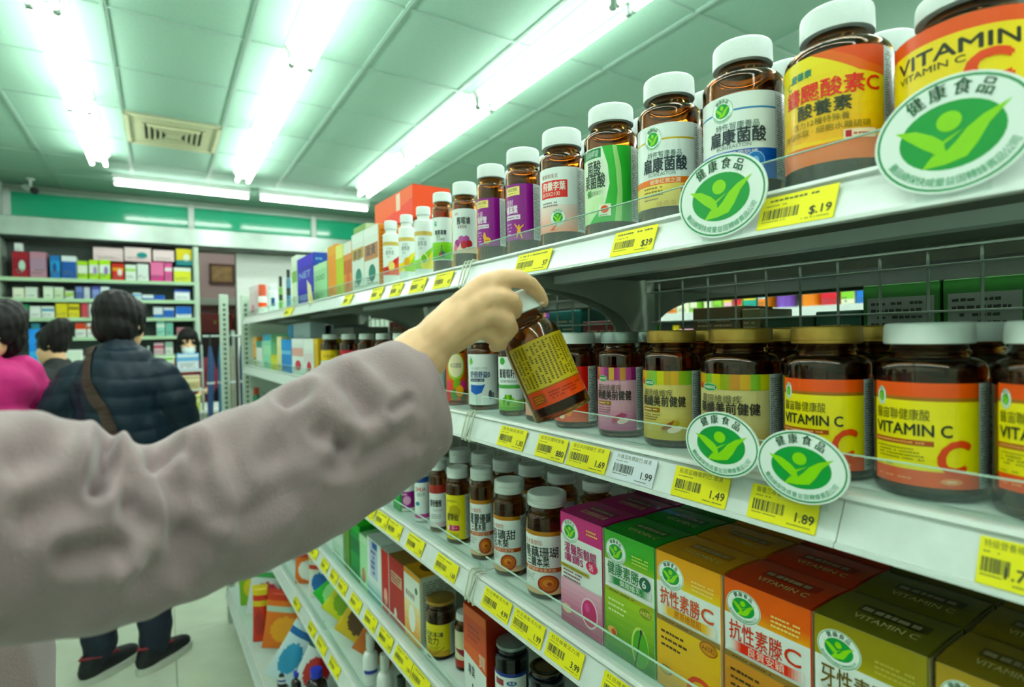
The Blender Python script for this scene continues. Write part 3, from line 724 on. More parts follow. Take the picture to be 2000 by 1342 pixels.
def d_grape(a, w, h):
    a.ell(-w*.38, h*.85, w*.13, h*.06, '#2c9a86'); a.text('N', -w*.43, h*.83, h*.06, '#e6f2ee'); a.text('維果喜寶', -w*.45, h*.60, h*.09, '#28403a', w=w*.9, bold=h*.003); a.text('菓草', -w*.32, h*.53, h*.045, '#3f8a3a', w=w*.3); a.text('活力維他', -w*.30, h*.46, h*.05, '#3f8a3a', w=w*.6)
    a.grad(-w, h*.02, w, h*.42, '#3d9a2a', '#8ccc45', 5); a.ell(w*.12, h*.14, w*.20, h*.08, '#1d5a58'); a.ell(-w*.02, h*.12, w*.13, h*.06, '#a2502a'); a.poly([(w*.0, h*.18), (w*.05, h*.36), (w*.12, h*.36), (w*.1, h*.18)], '#7a6a28'); a.ell(w*.26, h*.13, w*.09, h*.04, '#3a7fa0')
def d_pl(c0, c1, c2, fruit):
    def f(a, w, h):
        a.rect(-w, h*.86, w, h*.97, '#cbb368'); a.text('ULTRA', -w*.3, h*.74, h*.06, '#5f7a66', w=w*.5); a.text('健萃源', -w*.4, h*.60, h*.10, '#4c5f52', w=w*.75); a.text('OO', -w*.3, h*.50, h*.06, '#6a7a6a', w=w*.3)
        a.rect(-w, 0, w, h*.22, c0); a.poly([(-w, h*.22), (-w*.3, h*.24), (w*.4, h*.46), (w, h*.60), (w, 0), (-w, 0)], c0); a.poly([(-w*.2, h*.12), (w*.5, h*.30), (w, h*.5), (w, 0), (0, 0)], c1)
        a.ell(w*.12, h*.26, w*.30, h*.14, c2); a.ell(w*.12, h*.26, w*.22, h*.10, fruit)
    return f
# shelf 2
def d_jian(top, body0, body1, tag_, w0=1):
    def f(a, w, h):
        a.rect(-w, 0, w, h, body0); a.grad(-w, 0, w, h*.38, body1, body0, 6)
        for i in range(9):
            c = top[i % len(top)]; a.rect(-w+2*w*i/9, h*.80, -w+2*w*(i+1)/9, h, c)
        a.ell(-w*.42, h*.825, w*.24, h*.052, '#2f8a4c'); a.ring(-w*.42, h*.825, w*.24, h*.052, w*.012, '#bfdcb4'); a.text(tag_, -w*.60, h*.808, h*.036, '#e8f2e2', w=w*.36, bold=h*.001)
        a.ell(-w*.72, h*.84, w*.07, h*.045, '#c4453a')
        a.text('藥琬維纖疾', -w*.68, h*.635, h*.085, '#51533a', w=w*1.05); a.text('藥纖美前健健', -w*.74, h*.50, h*.115, '#2b2a22', w=w*1.5, bold=h*.003)
        a.rect(-w*.72, h*.405, -w*.02, h*.465, '#8d6a2c'); a.lines(-w*.68, h*.415, -w*.08, h*.455, 1, '#e8d9a8')
        a.lines(-w*.68, h*.27, w*.0, h*.38, 3, '#5d5030', fill=.4)
        a.ell(w*.28, h*.20, w*.32, h*.06, body1, rot=.5); a.ell(w*.42, h*.16, w*.22, h*.045, '#e9d9c0' if w0 else '#e6c9c9', rot=.3); a.poly([(0, h*.17), (w*.2, h*.24), (w*.42, h*.30), (w*.30, h*.18), (w*.1, h*.14)], '#8c4a22' if w0 else '#b04a4a')
    return f
def d_red(a, w, h):
    a.rect(-w, 0, w, h, '#c93a2a'); a.grad(-w, 0, w, h*.4, '#d9644a', '#c93a2a', 5); a.text('紅麴納豆', -w*.7, h*.7, h*.11, '#f4e0d6', w=w*1.1); a.rect(-w*.7, h*.55, w*.3, h*.62, '#8e1f1c')
    a.lines(-w*.7, h*.35, w*.2, h*.5, 4, '#f0c8b8'); a.ell(w*.1, h*.2, w*.2, h*.1, '#e88a3a'); a.ell(-w*.2, h*.1, w*.15, h*.05, '#f0d0b0')
def d_blue(a, w, h):
    a.emblem(-w*.62, h*.86, w*.20, h*.105, False); a.text('DISCREET·VITAR', -w*.62, h*.70, h*.045, '#8fa0a0', w=w*.95)
    a.text('舒倍舒益0', -w*.66, h*.55, h*.10, '#1f3f6a', w=w*1.1, bold=h*.003); a.rect(-w*.66, h*.46, w*.15, h*.52, '#33455a'); a.lines(-w*.6, h*.47, w*.1, h*.51, 1, '#c8d4dc')
    a.band([(-w*.64, h*.26), (-w*.3, h*.20), (0, h*.24), (w*.18, h*.40)], [(-w*.64, h*.40), (-w*.3, h*.39), (0, h*.39), (w*.18, h*.41)], '#2a63b0'); a.ell(w*.45, h*.20, w*.10, h*.09, '#4a4f55'); a.ell(w*.60, h*.18, w*.08, h*.07, '#77808a')
def d_grn2(a, w, h):
    a.ell(-w*.45, h*.92, w*.2, h*.07, '#3fa23c'); a.text('醫葡萄籽素', -w*.7, h*.62, h*.13, '#263030', w=w*1.3, bold=h*.003); a.text('NUTRI·MANUKA', -w*.62, h*.52, h*.05, '#51605a', w=w*1.1)
    a.rect(-w, h*.41, w, h*.48, '#58a052'); a.grad(-w, 0, w, h*.20, '#4f9a28', '#a8d060', 3)
    for i in range(9): a.ell(w*(-.35+.14*(i % 5)), h*(.13+.06*(i//3)), w*.10, h*.05, ('#63a82c', '#7fbf3a', '#4c8c22')[i % 3], n=12)
def d_fruit2(a, w, h):
    a.rect(-w, 0, w, h, '#d9672f'); a.ell(0, h*.72, w*.62, h*.30, '#9fc44a'); a.ell(0, h*.74, w*.52, h*.25, '#eee6c2'); a.text('木瓜醋醬', -w*.38, h*.70, h*.08, '#5a5a35', w=w*.75)
    for x, y, c in ((-.5, .3, '#d94f5a'), (.1, .34, '#7fae2e'), (.5, .3, '#e0508a'), (-.1, .12, '#3f8a3a'), (.5, .1, '#2a5a2a'), (-.6, .08, '#c8402a'), (.25, .2, '#eba52c')): a.ell(w*x, h*y, w*.26, h*.12, c)
def d_teal(a, w, h):
    a.rect(-w, 0, w, h, '#dceee6'); a.text('益菌保', -w*.4, h*.65, h*.12, '#2a6a5a', w=w*.8)
    for x, y in ((-.3, .3), (.1, .38), (.35, .2), (-.05, .15), (-.5, .15)): a.ell(w*x, h*y, w*.2, h*.09, '#2fae8c')
def d_pinkish(a, w, h): a.rect(-w, 0, w, h, '#e0a08e'); a.rect(-w, h*.4, w, h, '#e6d6c8'); a.text('蔓越莓', -w*.5, h*.6, h*.12, '#a03a3a', w=w*.9); a.ell(0, h*.2, w*.4, h*.1, '#c45a48')
def d_yel(a, w, h):
    a.rect(-w, h*.60, w, h, '#dfc01c'); a.text('維他命B', -w*.5, h*.7, h*.12, '#7a5a14', w=w*.9); a.text('活力葉', -w*.5, h*.42, h*.12, '#4a4a3a', w=w*.7)
    a.ell(-w*.3, h*.16, w*.3, h*.13, '#3f9a2c'); a.ell(w*.2, h*.2, w*.25, h*.11, '#6bbf3a'); a.ell(0, h*.08, w*.2, h*.06, '#2f7a24')
def d_rw(a, w, h): a.rect(-w, h*.75, w, h, '#b5283c'); a.ell(-w*.3, h*.8, w*.12, h*.06, '#f0d0d4'); a.text('好鈣力', -w*.5, h*.5, h*.15, '#3a3a3a', w=w*1.0, bold=h*.003); a.rect(-w, 0, w, h*.2, '#c85a6a')
# shelf 3
def d_bowl(t1, t2):
    def f(a, w, h):
        a.rect(-w, h*.93, w, h, '#b07c34'); a.text('百水集靚知', -w*.78, h*.785, h*.065, '#b05a44', w=w*.85)
        a.text(t1, -w*.80, h*.60, h*.135, '#27332f', w=w*1.5, bold=h*.003); a.text(t2, -w*.66, h*.455, h*.115, '#27332f', w=w*1.0, bold=h*.003)
        a.rect(-w, h*.355, w, h*.425, '#b35a26'); a.text('漢方保肝元氣不缺', -w*.7, h*.365, h*.045, '#f2dcc8', w=w*1.3)
        a.lines(-w*.75, h*.2, -w*.2, h*.33, 4, '#7a857e', fill=.4); a.rect(-w, 0, w, h*.10, '#d9b48c')
        a.ell(w*.30, h*.17, w*.42, h*.145, '#9c3f1c'); a.ell(w*.30, h*.175, w*.35, h*.115, '#c06a2c'); a.ell(w*.28, h*.19, w*.2, h*.06, '#d98f4c'); a.ell(w*.34, h*.17, w*.1, h*.03, '#a2481e')
    return f
def d_sam(a, w, h):
    a.rect(-w, 0, w, h, '#ded31e'); a.text('Immune', -w*.7, h*.84, h*.07, '#6a6a1a', w=w*.9, ital=.2); a.ring(-w*.1, h*.8, w*.6, h*.09, w*.03, '#8a8a20'); a.ell(w*.1, h*.62, w*.5, h*.16, '#b6a818'); a.text('健胃仙', -w*.6, h*.44, h*.13, '#3a3a12', w=w*1.0, bold=h*.003)
    a.rect(-w*.55, h*.20, w*.5, h*.32, '#c22a6a'); a.ell(-w*.45, h*.26, w*.12, h*.06, '#e6e0d0'); a.text('買一', -w*.15, h*.225, h*.07, '#f4dfe8', w=w*.5); a.lines(-w*.3, h*.05, w*.5, h*.15, 3, '#7a7018')
def d_redtop(a, w, h): a.rect(-w, h*.80, w, h, '#a03a34'); a.text('護骨醣酸', -w*.7, h*.50, h*.13, '#26302c', w=w*1.1, bold=h*.003); a.text('Calcium', -w*.4, h*.38, h*.07, '#8fa0a0', w=w*.9, ital=.2); a.lines(-w*.6, h*.2, w*.4, h*.32, 3, '#77857f'); a.rect(-w, 0, w, h*.12, '#d9c8cc')
def d_dahl(a, w, h): a.rect(-w, h*.86, w, h, '#34508c'); a.text('DHLIA', -w*.6, h*.66, h*.09, '#c03a3a', w=w*1.1, bold=h*.002); a.text('活益生菌', -w*.5, h*.54, h*.07, '#2d7a5a', w=w*.9); a.ell(-w*.4, h*.35, w*.25, h*.05, '#2f8a9a'); a.rect(-w, 0, w, h*.1, '#c05a9c')
def d_plum(a, w, h): a.rect(-w, 0, w, h*.75, '#9a2a86'); a.ell(w*.1, h*.35, w*.4, h*.2, '#d9a8c8'); a.text('美顏', -w*.5, h*.58, h*.09, '#f0dcea', w=w*.6)
# shelf 4
def d_gold4(a, w, h):
    a.rect(-w, 0, w, h, '#cfc42a'); a.rect(-w, 0, w, h*.18, '#b6941e'); a.rect(-w*.8, h*.62, w*.5, h*.76, '#3c4418'); a.text('葉黃素', -w*.75, h*.63, h*.11, '#ded45a', w=w*1.1)
    a.text('勁力', -w*.7, h*.38, h*.2, '#2c3212', w=w*.9, bold=h*.004); a.lines(-w*.5, h*.2, w*.3, h*.32, 3, '#6a641c'); a.poly([(-w*.9, h*.3), (-w*.2, h*.06), (w*.6, h*.3), (w*.6, h*.27), (-w*.2, h*.02), (-w*.9, h*.26)], '#8a6a14')
def d_blue4(a, w, h): a.rect(-w, h*.92, w, h, '#2a3f8c'); a.rect(-w*.7, h*.7, -w*.2, h*.85, '#8c3a44'); a.ell(w*.2, h*.78, w*.25, h*.06, '#2a5a8a'); a.text('魚油', w*.05, h*.755, h*.06, '#dfe8ee', w=w*.3); a.text('深海', -w*.6, h*.45, h*.14, '#2a3a3a', w=w*.6)

G1 = 'supplement bottles lined up on the top shelf'; G2 = 'supplement bottles on the second shelf'; G3 = 'supplement bottles on the third shelf'; G4 = 'bottles on the fourth shelf'
def rw(*n): return [(0.0, x) for x in n]
# ---- top shelf, from the near end away
shelf_bottle(1, 1747, 2062, (-55, -10, 22, 305), .72, '', 'large amber bottle with a yellow VITAMIN C label, nearest on the top shelf', lambda r, h: front(r, h, d_vitc_big, 1.25, seed=1), -6, group=G1, py=200, rows=rw('big VITAMIN C bottle'))
shelf_bottle(1, 1532, 1747, (-6, 48, 92, 312), .70, '', 'amber bottle with an orange and yellow label and red lettering', lambda r, h: front(r, h, d_yellow, 1.15, side=True, base='#eadb23', seed=2, col='#5a5a18') , -14, group=G1, rows=rw('orange and yellow bottle of the top shelf'))
shelf_bottle(1, 1373, 1534, (66, 112, 178, 350), .74, '', 'amber bottle with a white label and a blue band', lambda r, h: front(r, h, d_jun('#4a86b8', '健康活菌防護', '#1f5fb0', '#1c56a8', '#2f74c0', pic_blue), 1.12, seed=3), -16, group=G1, rows=rw('blue banded bottle'))
shelf_bottle(1, 1246, 1372, (138, 180, 238, 402), .80, '', 'amber bottle with a white label, orange band and yellow foot', lambda r, h: front(r, h, d_jun('#c9b04a', '健康紅潤之選', '#df7a1c', '#e3cf78', '#d9c05c', pic_orange), 1.12, seed=4), -17, group=G1, rows=rw('orange banded bottle'))
shelf_bottle(1, 1142, 1248, (197, 233, 283, 432), .84, '', 'amber bottle with a green leaf swirl label', lambda r, h: front(r, h, d_green, 1.12, side=True, base='#3fae45', seed=5, col='#1f5a2c'), -20, group=G1, rows=rw('green swirl bottle'))
shelf_bottle(1, 1055, 1143, (246, 281, 325, 452), .88, '', 'amber bottle with a white label holding a red title block', lambda r, h: front(r, h, d_redwhite, 1.1, seed=6), -24, group=G1, rows=rw('red title bottle'))
shelf_bottle(1, 989, 1057, (285, 315, 358, 468), .95, '', 'amber bottle with a purple label showing a yellow dancer', lambda r, h: front(r, h, d_purple('活耐', '補滋葉', True), 1.1, seed=7), -30, group=G1, rows=rw('dancer bottle'))
shelf_bottle(1, 932, 989, (318, 344, 386, 480), .95, '', 'amber bottle with a purple label showing a yellow arm', lambda r, h: front(r, h, d_purple('七益', '補密管', False), 1.1, seed=8), -30, group=G1, rows=rw('yellow arm bottle'))
shelf_bottle(1, 884, 933, (353, 379, 407, 494), .96, '', 'amber bottle with a white label showing purple fruit', lambda r, h: front(r, h, d_fruit, 1.3, seed=9, side=False), -14, group=G1)
shelf_bottle(1, 845, 885, (374, 393, 424, 508), .92, '', 'amber bottle with a white label and green lower half', lambda r, h: front(r, h, d_grape, 1.3, seed=10, side=False), -14, group=G1)
for i, (a_, b_, y0, y1, l0, l1, c) in enumerate(((810, 846, 402, 419, 449, 525, ('#8fc443', '#e2d42c', '#d9e0a0', '#6aa834')), (779, 811, 418, 434, 461, 530, ('#e6d01f', '#8fbf2f', '#e8b52c', '#dca81f')), (748, 781, 430, 447, 470, 537, ('#c43a22', '#d9553a', '#e8c070', '#e8d48a')))):
    shelf_bottle(1, a_, b_, (y0, y1, l0, l1), .78, '', ['white plastic bottle with a lime green fruit label', 'white plastic bottle with a yellow fruit label', 'white plastic bottle with a red citrus label'][i], (lambda cc: lambda r, h: front(r, h, d_pl(*cc), 1.35, side=False))(c), -10, group=G1, glass=mat('white_bottle_plastic', '#dfe8e2', rough=.35, noise=.02))
# ---- second shelf
S2 = dict(group=G2)
shelf_bottle(2, 1937, 2190, (625, 673, 755, 975), .80, '', 'wide white capped VITAMIN C bottle, nearest on the second shelf', lambda r, h: front(r, h, d_vitc, 1.05, seed=12), 2, py=860, rows=rw('nearest VITAMIN C bottle of the second shelf'), **S2)
shelf_bottle(2, 1706, 1934, (630, 673, 749, 953), .81, '', 'white capped VITAMIN C bottle on the second shelf, beside the gold capped one', lambda r, h: front(r, h, d_vitc, 1.02, seed=11), -6, rows=rw('white capped VITAMIN C bottle'), **S2)
shelf_bottle(2, 1529, 1706, (637, 672, 742, 920), .80, '', 'gold capped VITAMIN C bottle behind the oval green sign', lambda r, h: front(r, h, d_vitc, 1.02, seed=13), -8, capm=GOLDCAP, capst='metal', rows=rw('gold capped VITAMIN C bottle'), **S2)
tops1 = ['#b8862c', '#c9a23a', '#7da83c', '#b5b23e', '#8f9a36']; tops2 = ['#b89a38', '#cfa43a', '#8aa83c', '#7fae48', '#c2bf4a']; tops3 = ['#a0487c', '#c08a4a', '#b85a90', '#8c3a6c', '#c9a45a']
shelf_bottle(2, 1370, 1529, (641, 671, 732, 893), .79, '', 'gold capped bottle with a dull olive label, between a sign and the VITAMIN C bottle', lambda r, h: front(r, h, d_jian(tops1, '#c9c089', '#b08c2c', 'MABZOS'), 1.1, seed=14), -22, capm=GOLDCAP, capst='metal', rows=rw('olive labelled bottle'), **S2)
shelf_bottle(2, 1257, 1370, (645, 670, 725, 866), .86, '', 'gold capped bottle with a yellow green label', lambda r, h: front(r, h, d_jian(tops2, '#cdbf7a', '#a8971f', 'KAROGO'), 1.1, seed=15), -22, capm=GOLDCAP, capst='metal', rows=rw('yellow green labelled bottle'), **S2)
shelf_bottle(2, 1168, 1257, (648, 671, 718, 844), .83, '', 'silver capped bottle with a pink label', lambda r, h: front(r, h, d_jian(tops3, '#d2a6b4', '#a84f80', 'HIRANEO', 0), 1.1, seed=16), -22, capm=SILVERCAP, capst='metal', rows=rw('pink labelled bottle'), **S2)
shelf_bottle(2, 1083, 1168, (650, 672, 716, 830), .92, '', 'white capped bottle with a red label, just right of the held bottle', lambda r, h: front(r, h, d_red, 1.05, base='#c93a2a', seed=17), -28, rows=rw('red labelled bottle'), **S2)
shelf_bottle(2, 1026, 1083, (650, 671, 712, 822), .90, '', 'bottle with a salmon label, mostly hidden by the held bottle', lambda r, h: front(r, h, d_pinkish, 1.2, side=False), -10, rows=rw('salmon labelled bottle'), **S2)
shelf_bottle(2, 974, 1026, (650, 670, 697, 803), .90, '', 'bottle with a white label and green grapes, under the held bottle', lambda r, h: front(r, h, d_grn2, 1.25, side=False), -12, rows=rw('green grape bottle'), **S2)
shelf_bottle(2, 915, 974, (651, 669, 692, 792), .86, '', 'bottle with a white label and a blue swoosh, below the wrist', lambda r, h: front(r, h, d_blue, 1.25, side=False), -8, rows=rw('blue swoosh bottle'), **S2)
shelf_bottle(2, 872, 914, (651, 667, 690, 785), .86, '', 'bottle with a colourful papaya fruit label', lambda r, h: front(r, h, d_fruit2, 1.4, side=False), -8, **S2)
shelf_bottle(2, 834, 871, (651, 666, 688, 775), .86, '', 'bottle with a teal blossom label beside the sleeve', lambda r, h: front(r, h, d_teal, 1.4, side=False), -8, **S2)
for i, (a_, b_, fn, nm) in enumerate(((798, 833, d_rw, 'fifth'), (765, 798, d_rw, 'fourth'), (732, 765, d_rw, 'third'), (699, 732, d_rw, 'second'), (664, 699, d_rw, 'first'), (627, 664, d_yel, ''))):
    lb = f'small red and white labelled amber bottle, {nm} right of the leaf one' if nm else 'small amber bottle with a yellow and white leaf label, before the white cartons'
    shelf_bottle(2, a_, b_, (650+i*.6, 663, 684, 735), .82, '', lb, (lambda f_: lambda r, h: front(r, h, f_, 1.3, side=False))(fn), -8, rows=rw(f'{nm} small bottle') if nm else (), **S2)
# ---- third shelf
shelf_bottle(3, 1029, 1112, (949, 995, 1040, 1168), .92, '', 'ringed white capped bottle with a soup bowl label, beside the pink box', lambda r, h: front(r, h, d_bowl('養藕珊瑚', '三膳本菜'), 1.2, seed=21), -20, capst='rings', group=G3)
shelf_bottle(3, 965, 1029, (928, 968, 1010, 1132), .92, '', 'ringed white capped bottle with a bowl label, second left of the pink box', lambda r, h: front(r, h, d_bowl('菊礦甜', '呂木葵'), 1.15, seed=22), -28, capst='rings', group=G3)
shelf_bottle(3, 919, 966, (907, 940, 978, 1088), .94, '', 'ringed white capped bottle with a bowl label, third left of the pink box', lambda r, h: front(r, h, d_bowl('靈麗優韻', '三黑木葵'), 1.3, side=False), -10, capst='rings', group=G3)
shelf_bottle(3, 872, 919, (906, 936, 968, 1056), .90, '', 'white capped amber bottle with a bright yellow label on the third shelf', lambda r, h: front(r, h, d_sam, 1.05, seed=24), -26, capst='rings', group=G3)
shelf_bottle(3, 839, 874, (893, 920, 948, 1030), .96, '', 'white capped bottle with a maroon topped white label', lambda r, h: front(r, h, d_redtop, 1.3, side=False), -10, capst='rings', group=G3)
shelf_bottle(3, 810, 839, (905, 925, 932, 1015), .80, '', 'white bottle with a blue topped label', lambda r, h: front(r, h, d_dahl, 1.3, side=False), -10, glass=mat('white_bottle_plastic'), group=G3)
shelf_bottle(3, 780, 811, (925, 938, 950, 1000), .80, '', 'white bottle with a plum coloured label, at the sleeve edge', lambda r, h: front(r, h, d_plum, 1.3, side=False), -10, glass=mat('white_bottle_plastic'), group=G3)
GREYCAP = WHITECAP
for i, (a_, b_, y) in enumerate(((1138, 1198, 930), (1070, 1126, 914), (1014, 1066, 899), (964, 1012, 890), (922, 968, 878), (880, 920, 872))):
    shelf_bottle(3, a_-4, b_+4, (y, y+34, y+60, y+150), .86, '', ['dark bottle behind the pink and green boxes', 'dark bottle behind the gap before the pink box', 'dark bottle in the rear row, third from the pink box', 'dark bottle in the rear row, fourth from the pink box', 'dark bottle in the rear row, fifth from the pink box', 'dark bottle in the rear row, nearest the coat sleeve'][i], lambda r, h: front(r, h, d_bowl('養藕珊瑚', '三膳本菜'), 1.2, side=False), -20, xf=.575, capst='rings', group='dark bottles in the rear row of the third shelf')
# ---- fourth shelf
shelf_bottle(4, 833, 891, (1153, 1186, 1221, 1294), .98, '', 'gold capped bottle with an olive yellow label on the fourth shelf', lambda r, h: front(r, h, d_gold4, 1.0, seed=31), -22, capm=GOLDCAP, capst='metal', group=G4)
shelf_bottle(4, 889, 930, (1185, 1215, 1235, 1315), .85, '', 'bottle with a cream label, half hidden behind the tall orange box', lambda r, h: front(r, h, lambda a, w, h: (a.rect(-w, 0, w, h, '#d9d9b8'), a.poly([(-w, h*.5), (w, h*.5), (0, h*.3)], '#8c2f3a'), a.rect(-w, 0, w, h*.2, '#a83a2a')), 1.2, side=False), -10, xf=.50, group=G4)
shelf_bottle(4, 967, 1034, (1235, 1275, 1318, 1400), .90, '', 'silver capped dark blue bottle on the fourth shelf', lambda r, h: front(r, h, d_blue4, 1.2, side=False), -16, py=1330, glass='blue', capm=SILVERCAP, capst='metal', group=G4)
shelf_bottle(4, 1034, 1104, (1283, 1322, 1360, 1450), .94, '', 'bronze capped dark bottle at the bottom frame edge', lambda r, h: front(r, h, d_blue4, 1.2, side=False), -16, py=1400, glass='blue', capm=BRONZECAP, capst='metal', group=G4)
# ================================================================== CARTONS
def carton(s, y0, y1, z0, z1, depth, name, label, art=None, col='#ffffff', topart=None, sideart=None, xf=.468, group=None, topcol=None, parts=True, cat='box', yaw=0.0, foil=None, rise=.0):
    """front face on the plane x = xf between y0 (near) and y1 (far); heights against the lens"""
    w, h = abs(y1-y0), z1-z0; cy = (y0+y1)/2
    t = empty(name, (xf, cy, CAMZ+z0), label, cat, group, yaw)
    q = MB(); q.rbox(0, -w/2, 0, depth, w/2, h-.0012, .0012, col=lin(col)); 
    q.build('carton_body', foil or CARD, t)
    # lid flap with a slight bow
    q = MB(); n = 6; tc = lin(topcol or col)
    for i in range(n):
        a0, a1 = i/n, (i+1)/n; b0, b1 = rise*4*a0*(1-a0), rise*4*a1*(1-a1)
        q.add([(.0008+(depth-.0016)*a0, -w/2+.0006, h-.0012), (.0008+(depth-.0016)*a1, -w/2+.0006, h-.0012), (.0008+(depth-.0016)*a1, w/2-.0006, h-.0012), (.0008+(depth-.0016)*a0, w/2-.0006, h-.0012),
               (.0008+(depth-.0016)*a0, -w/2+.0006, h+b0), (.0008+(depth-.0016)*a1, -w/2+.0006, h+b1), (.0008+(depth-.0016)*a1, w/2-.0006, h+b1), (.0008+(depth-.0016)*a0, w/2-.0006, h+b0)],
              [(4, 5, 6, 7), (0, 1, 5, 4), (2, 3, 7, 6)], 0, tc)
    if topart:
        A = topart(w-.002, depth-.003); put_flat(q, A, lambda u, v, l: (.0015+v, -u, h+l+rise*4*max(0, min(1, v/depth))*(1-max(0, min(1, v/depth)))))
    q.build('lid_flap', foil or CARD, t)
    if art:
        q = MB(); put_flat(q, art(w-.0022, h-.002), lambda u, v, l: (-l, -u, v+.001)); q.build('front_print', foil or CARD, t)
    if sideart:
        q = MB(); put_flat(q, sideart(depth-.0022, h-.003), lambda u, v, l: (depth/2+u, -w/2-l, v+.001)); q.build('side_print', foil or CARD, t)
    return t
def px_box(s, pl, ylt, pr, yrt, depth, name, label, xf=.468, z0=None, **k):
    A = onX(pl, ylt, xf); B = onX(pr, yrt, xf); z1 = (A.z+B.z)/2
    return carton(s, B.y, A.y, (SH[s]+.0012) if z0 is None else z0, z1, depth, name, label, xf=xf, **k)
def fadebar(a, x0, y0, x1, y1, c, bg): a.rect(x0, y0, x1, y1, c); a.grad(x0, y0, x0+(x1-x0)*.15, y1, bg, c, 5, True); a.grad(x1-(x1-x0)*.2, y0, x1, y1, c, bg, 5, True)
def art_c(kind):
    def f(w2, h):
        w = w2/2; a = Art(w2, h, '#e4ece8')
        E = lambda: a.emblem(-w*.52, h*.845, w*.43, h*.105, True)
        if kind == 'pink':
            a.rect(-w, h*.80, w, h, '#c2257e'); E(); a.lines(w*.3, h*.87, w*.85, h*.93, 2, '#e8c06a', fill=.6)
            a.text('濯醫脂髓關', -w*.80, h*.655, h*.072, '#b02a72', w=w*1.55, bold=h*.001); a.text('癟鑄S', -w*.80, h*.575, h*.06, '#b02a72', w=w*.95, bold=h*.001); a.ell(w*.55, h*.61, w*.26, h*.05, '#d2386a'); a.text('活', w*.42, h*.585, h*.045, '#f4dde4', bold=.0002)
            a.rect(-w, h*.505, w*.42, h*.535, '#a89a3a'); a.lines(-w*.9, h*.51, w*.35, h*.53, 1, '#5d5a20'); a.lines(-w*.85, h*.40, w*.1, h*.50, 3, '#7a2a52', fill=.42)
            a.grad(-w, 0, w, h*.40, '#b03a70', '#dfb0c4', 8); a.ell(w*.42, h*.20, w*.40, h*.135, '#e6c3d2'); a.ell(w*.42, h*.20, w*.34, h*.115, '#c2256c'); a.ell(w*.32, h*.24, w*.12, h*.04, '#d65a96')
            a.ell(-w*.7, h*.13, w*.24, h*.04, '#e3c9a8'); a.lines(-w*.85, h*.12, -w*.55, h*.145, 1, '#a04a5a')
        elif kind == 'green':
            a.rect(-w, h*.76, w, h, '#3da234'); a.grad(-w, h*.76, w, h*.84, '#7fae2e', '#3da234', 4); E(); a.lines(w*.15, h*.80, w*.85, h*.88, 3, '#c8d66a', fill=.5)
            a.text('健康素勝', -w*.88, h*.655, h*.082, '#1e7a44', w=w*1.30, bold=h*.001); a.ell(w*.66, h*.685, w*.22, h*.055, '#1f5f4a'); a.text('6', w*.56, h*.655, h*.065, '#e2ece6', bold=.0002)
            fadebar(a, -w*.85, h*.575, w*.9, h*.635, '#1c8240', '#e4ece8'); a.text('樂親維乳', -w*.35, h*.585, h*.04, '#e8f2ea', w=w*.85)
            a.rect(-w, 0, w, h*.50, '#3f9a2c'); a.grad(-w, 0, w, h*.50, '#1f7a22', '#9cc03a', 8); a.rect(-w, h*.50, w, h*.535, '#9aa52c'); a.lines(-w*.8, h*.505, w*.3, h*.53, 1, '#42501a')
            a.lines(-w*.85, h*.33, w*.0, h*.46, 3, '#d8e6b0', fill=.42); a.ell(w*.68, h*.46, w*.24, h*.042, '#7a8a2c'); a.text('A65粒', w*.48, h*.445, h*.032, '#e9dc8a', w=w*.4)
            a.ell(w*.45, h*.17, w*.34, h*.16, '#b5d26a'); a.ell(w*.47, h*.16, w*.30, h*.15, '#4fa02c'); a.poly([(w*.22, 0), (w*.27, 0), (w*.52, h*.29), (w*.48, h*.30)], '#16301c'); a.ell(w*.51, h*.30, w*.05, h*.02, '#1a2a1a')
            a.ell(-w*.68, h*.18, w*.2, h*.035, '#d8a86a'); a.ell(-w*.62, h*.175, w*.1, h*.025, '#b8502a')
        else:
            c = {'yellow': ('#e2a416', '#e0c83a', '#cf5a1c', '#e3b321', '#dcb81e', '#d9a31e', '抗性素勝', '膠原維醋肌', '#e0b52a'),
                 'orange': ('#dd6a1c', '#e2a33a', '#cf4a1a', '#d8451c', '#c98f4a', '#b5793a', '抗性素滕', '良質安穎', '#e4ece8'),
                 'olive': ('#8f8518', '#a39b2c', '#6a5a1c', '#7e7a4a', '#8b8430', '#7a7420', '牙性素膝', '菁萃絲', '#e4ece8'),
                 'gold': ('#a58a12', '#b59a1c', '#6a5a1c', '#8e8040', '#9a8a20', '#8a7a1a', '強性素膝', '萃絲菁', '#e4ece8')}[kind]
            a.rect(-w, h*.775, w, h, c[0]); a.grad(-w, h*.775, w, h*.86, c[1], c[0], 5); E(); a.lines(w*.15, h*.80, w*.85, h*.885, 3, '#ecd58a' if kind != 'olive' else '#b5ad5a', fill=.5)
            a.text(c[6], -w*.88, h*.625, h*.098, c[2], w=w*1.28, bold=h*.0012); a.text('C', w*.45, h*.63, h*.10, c[2], w=w*.36, bold=h*.0015)
            fadebar(a, -w*.85, h*.545, w*.88, h*.61, c[3], '#e4ece8'); a.text(c[7], -w*.4, h*.555, h*.045, '#f4e6d6' if kind != 'yellow' else '#a8421c', w=w*.85)
            a.rect(-w, 0, w, h*.50, c[4]); a.grad(-w, 0, w, h*.5, c[5], c[4], 5); a.rect(-w, h*.485, w, h*.525, '#8d7440'); a.lines(-w*.8, h*.492, w*.2, h*.518, 1, '#5a3a1c')
            a.ell(w*.66, h*.45, w*.27, h*.05, '#9c5a1c'); a.ell(w*.66, h*.45, w*.23, h*.04, '#c98f3a'); a.text('A65粒', w*.46, h*.435, h*.034, '#5a2a10', w=w*.4)
            a.lines(-w*.85, h*.29, w*.05, h*.44, 3, '#4a3a1a', fill=.42)
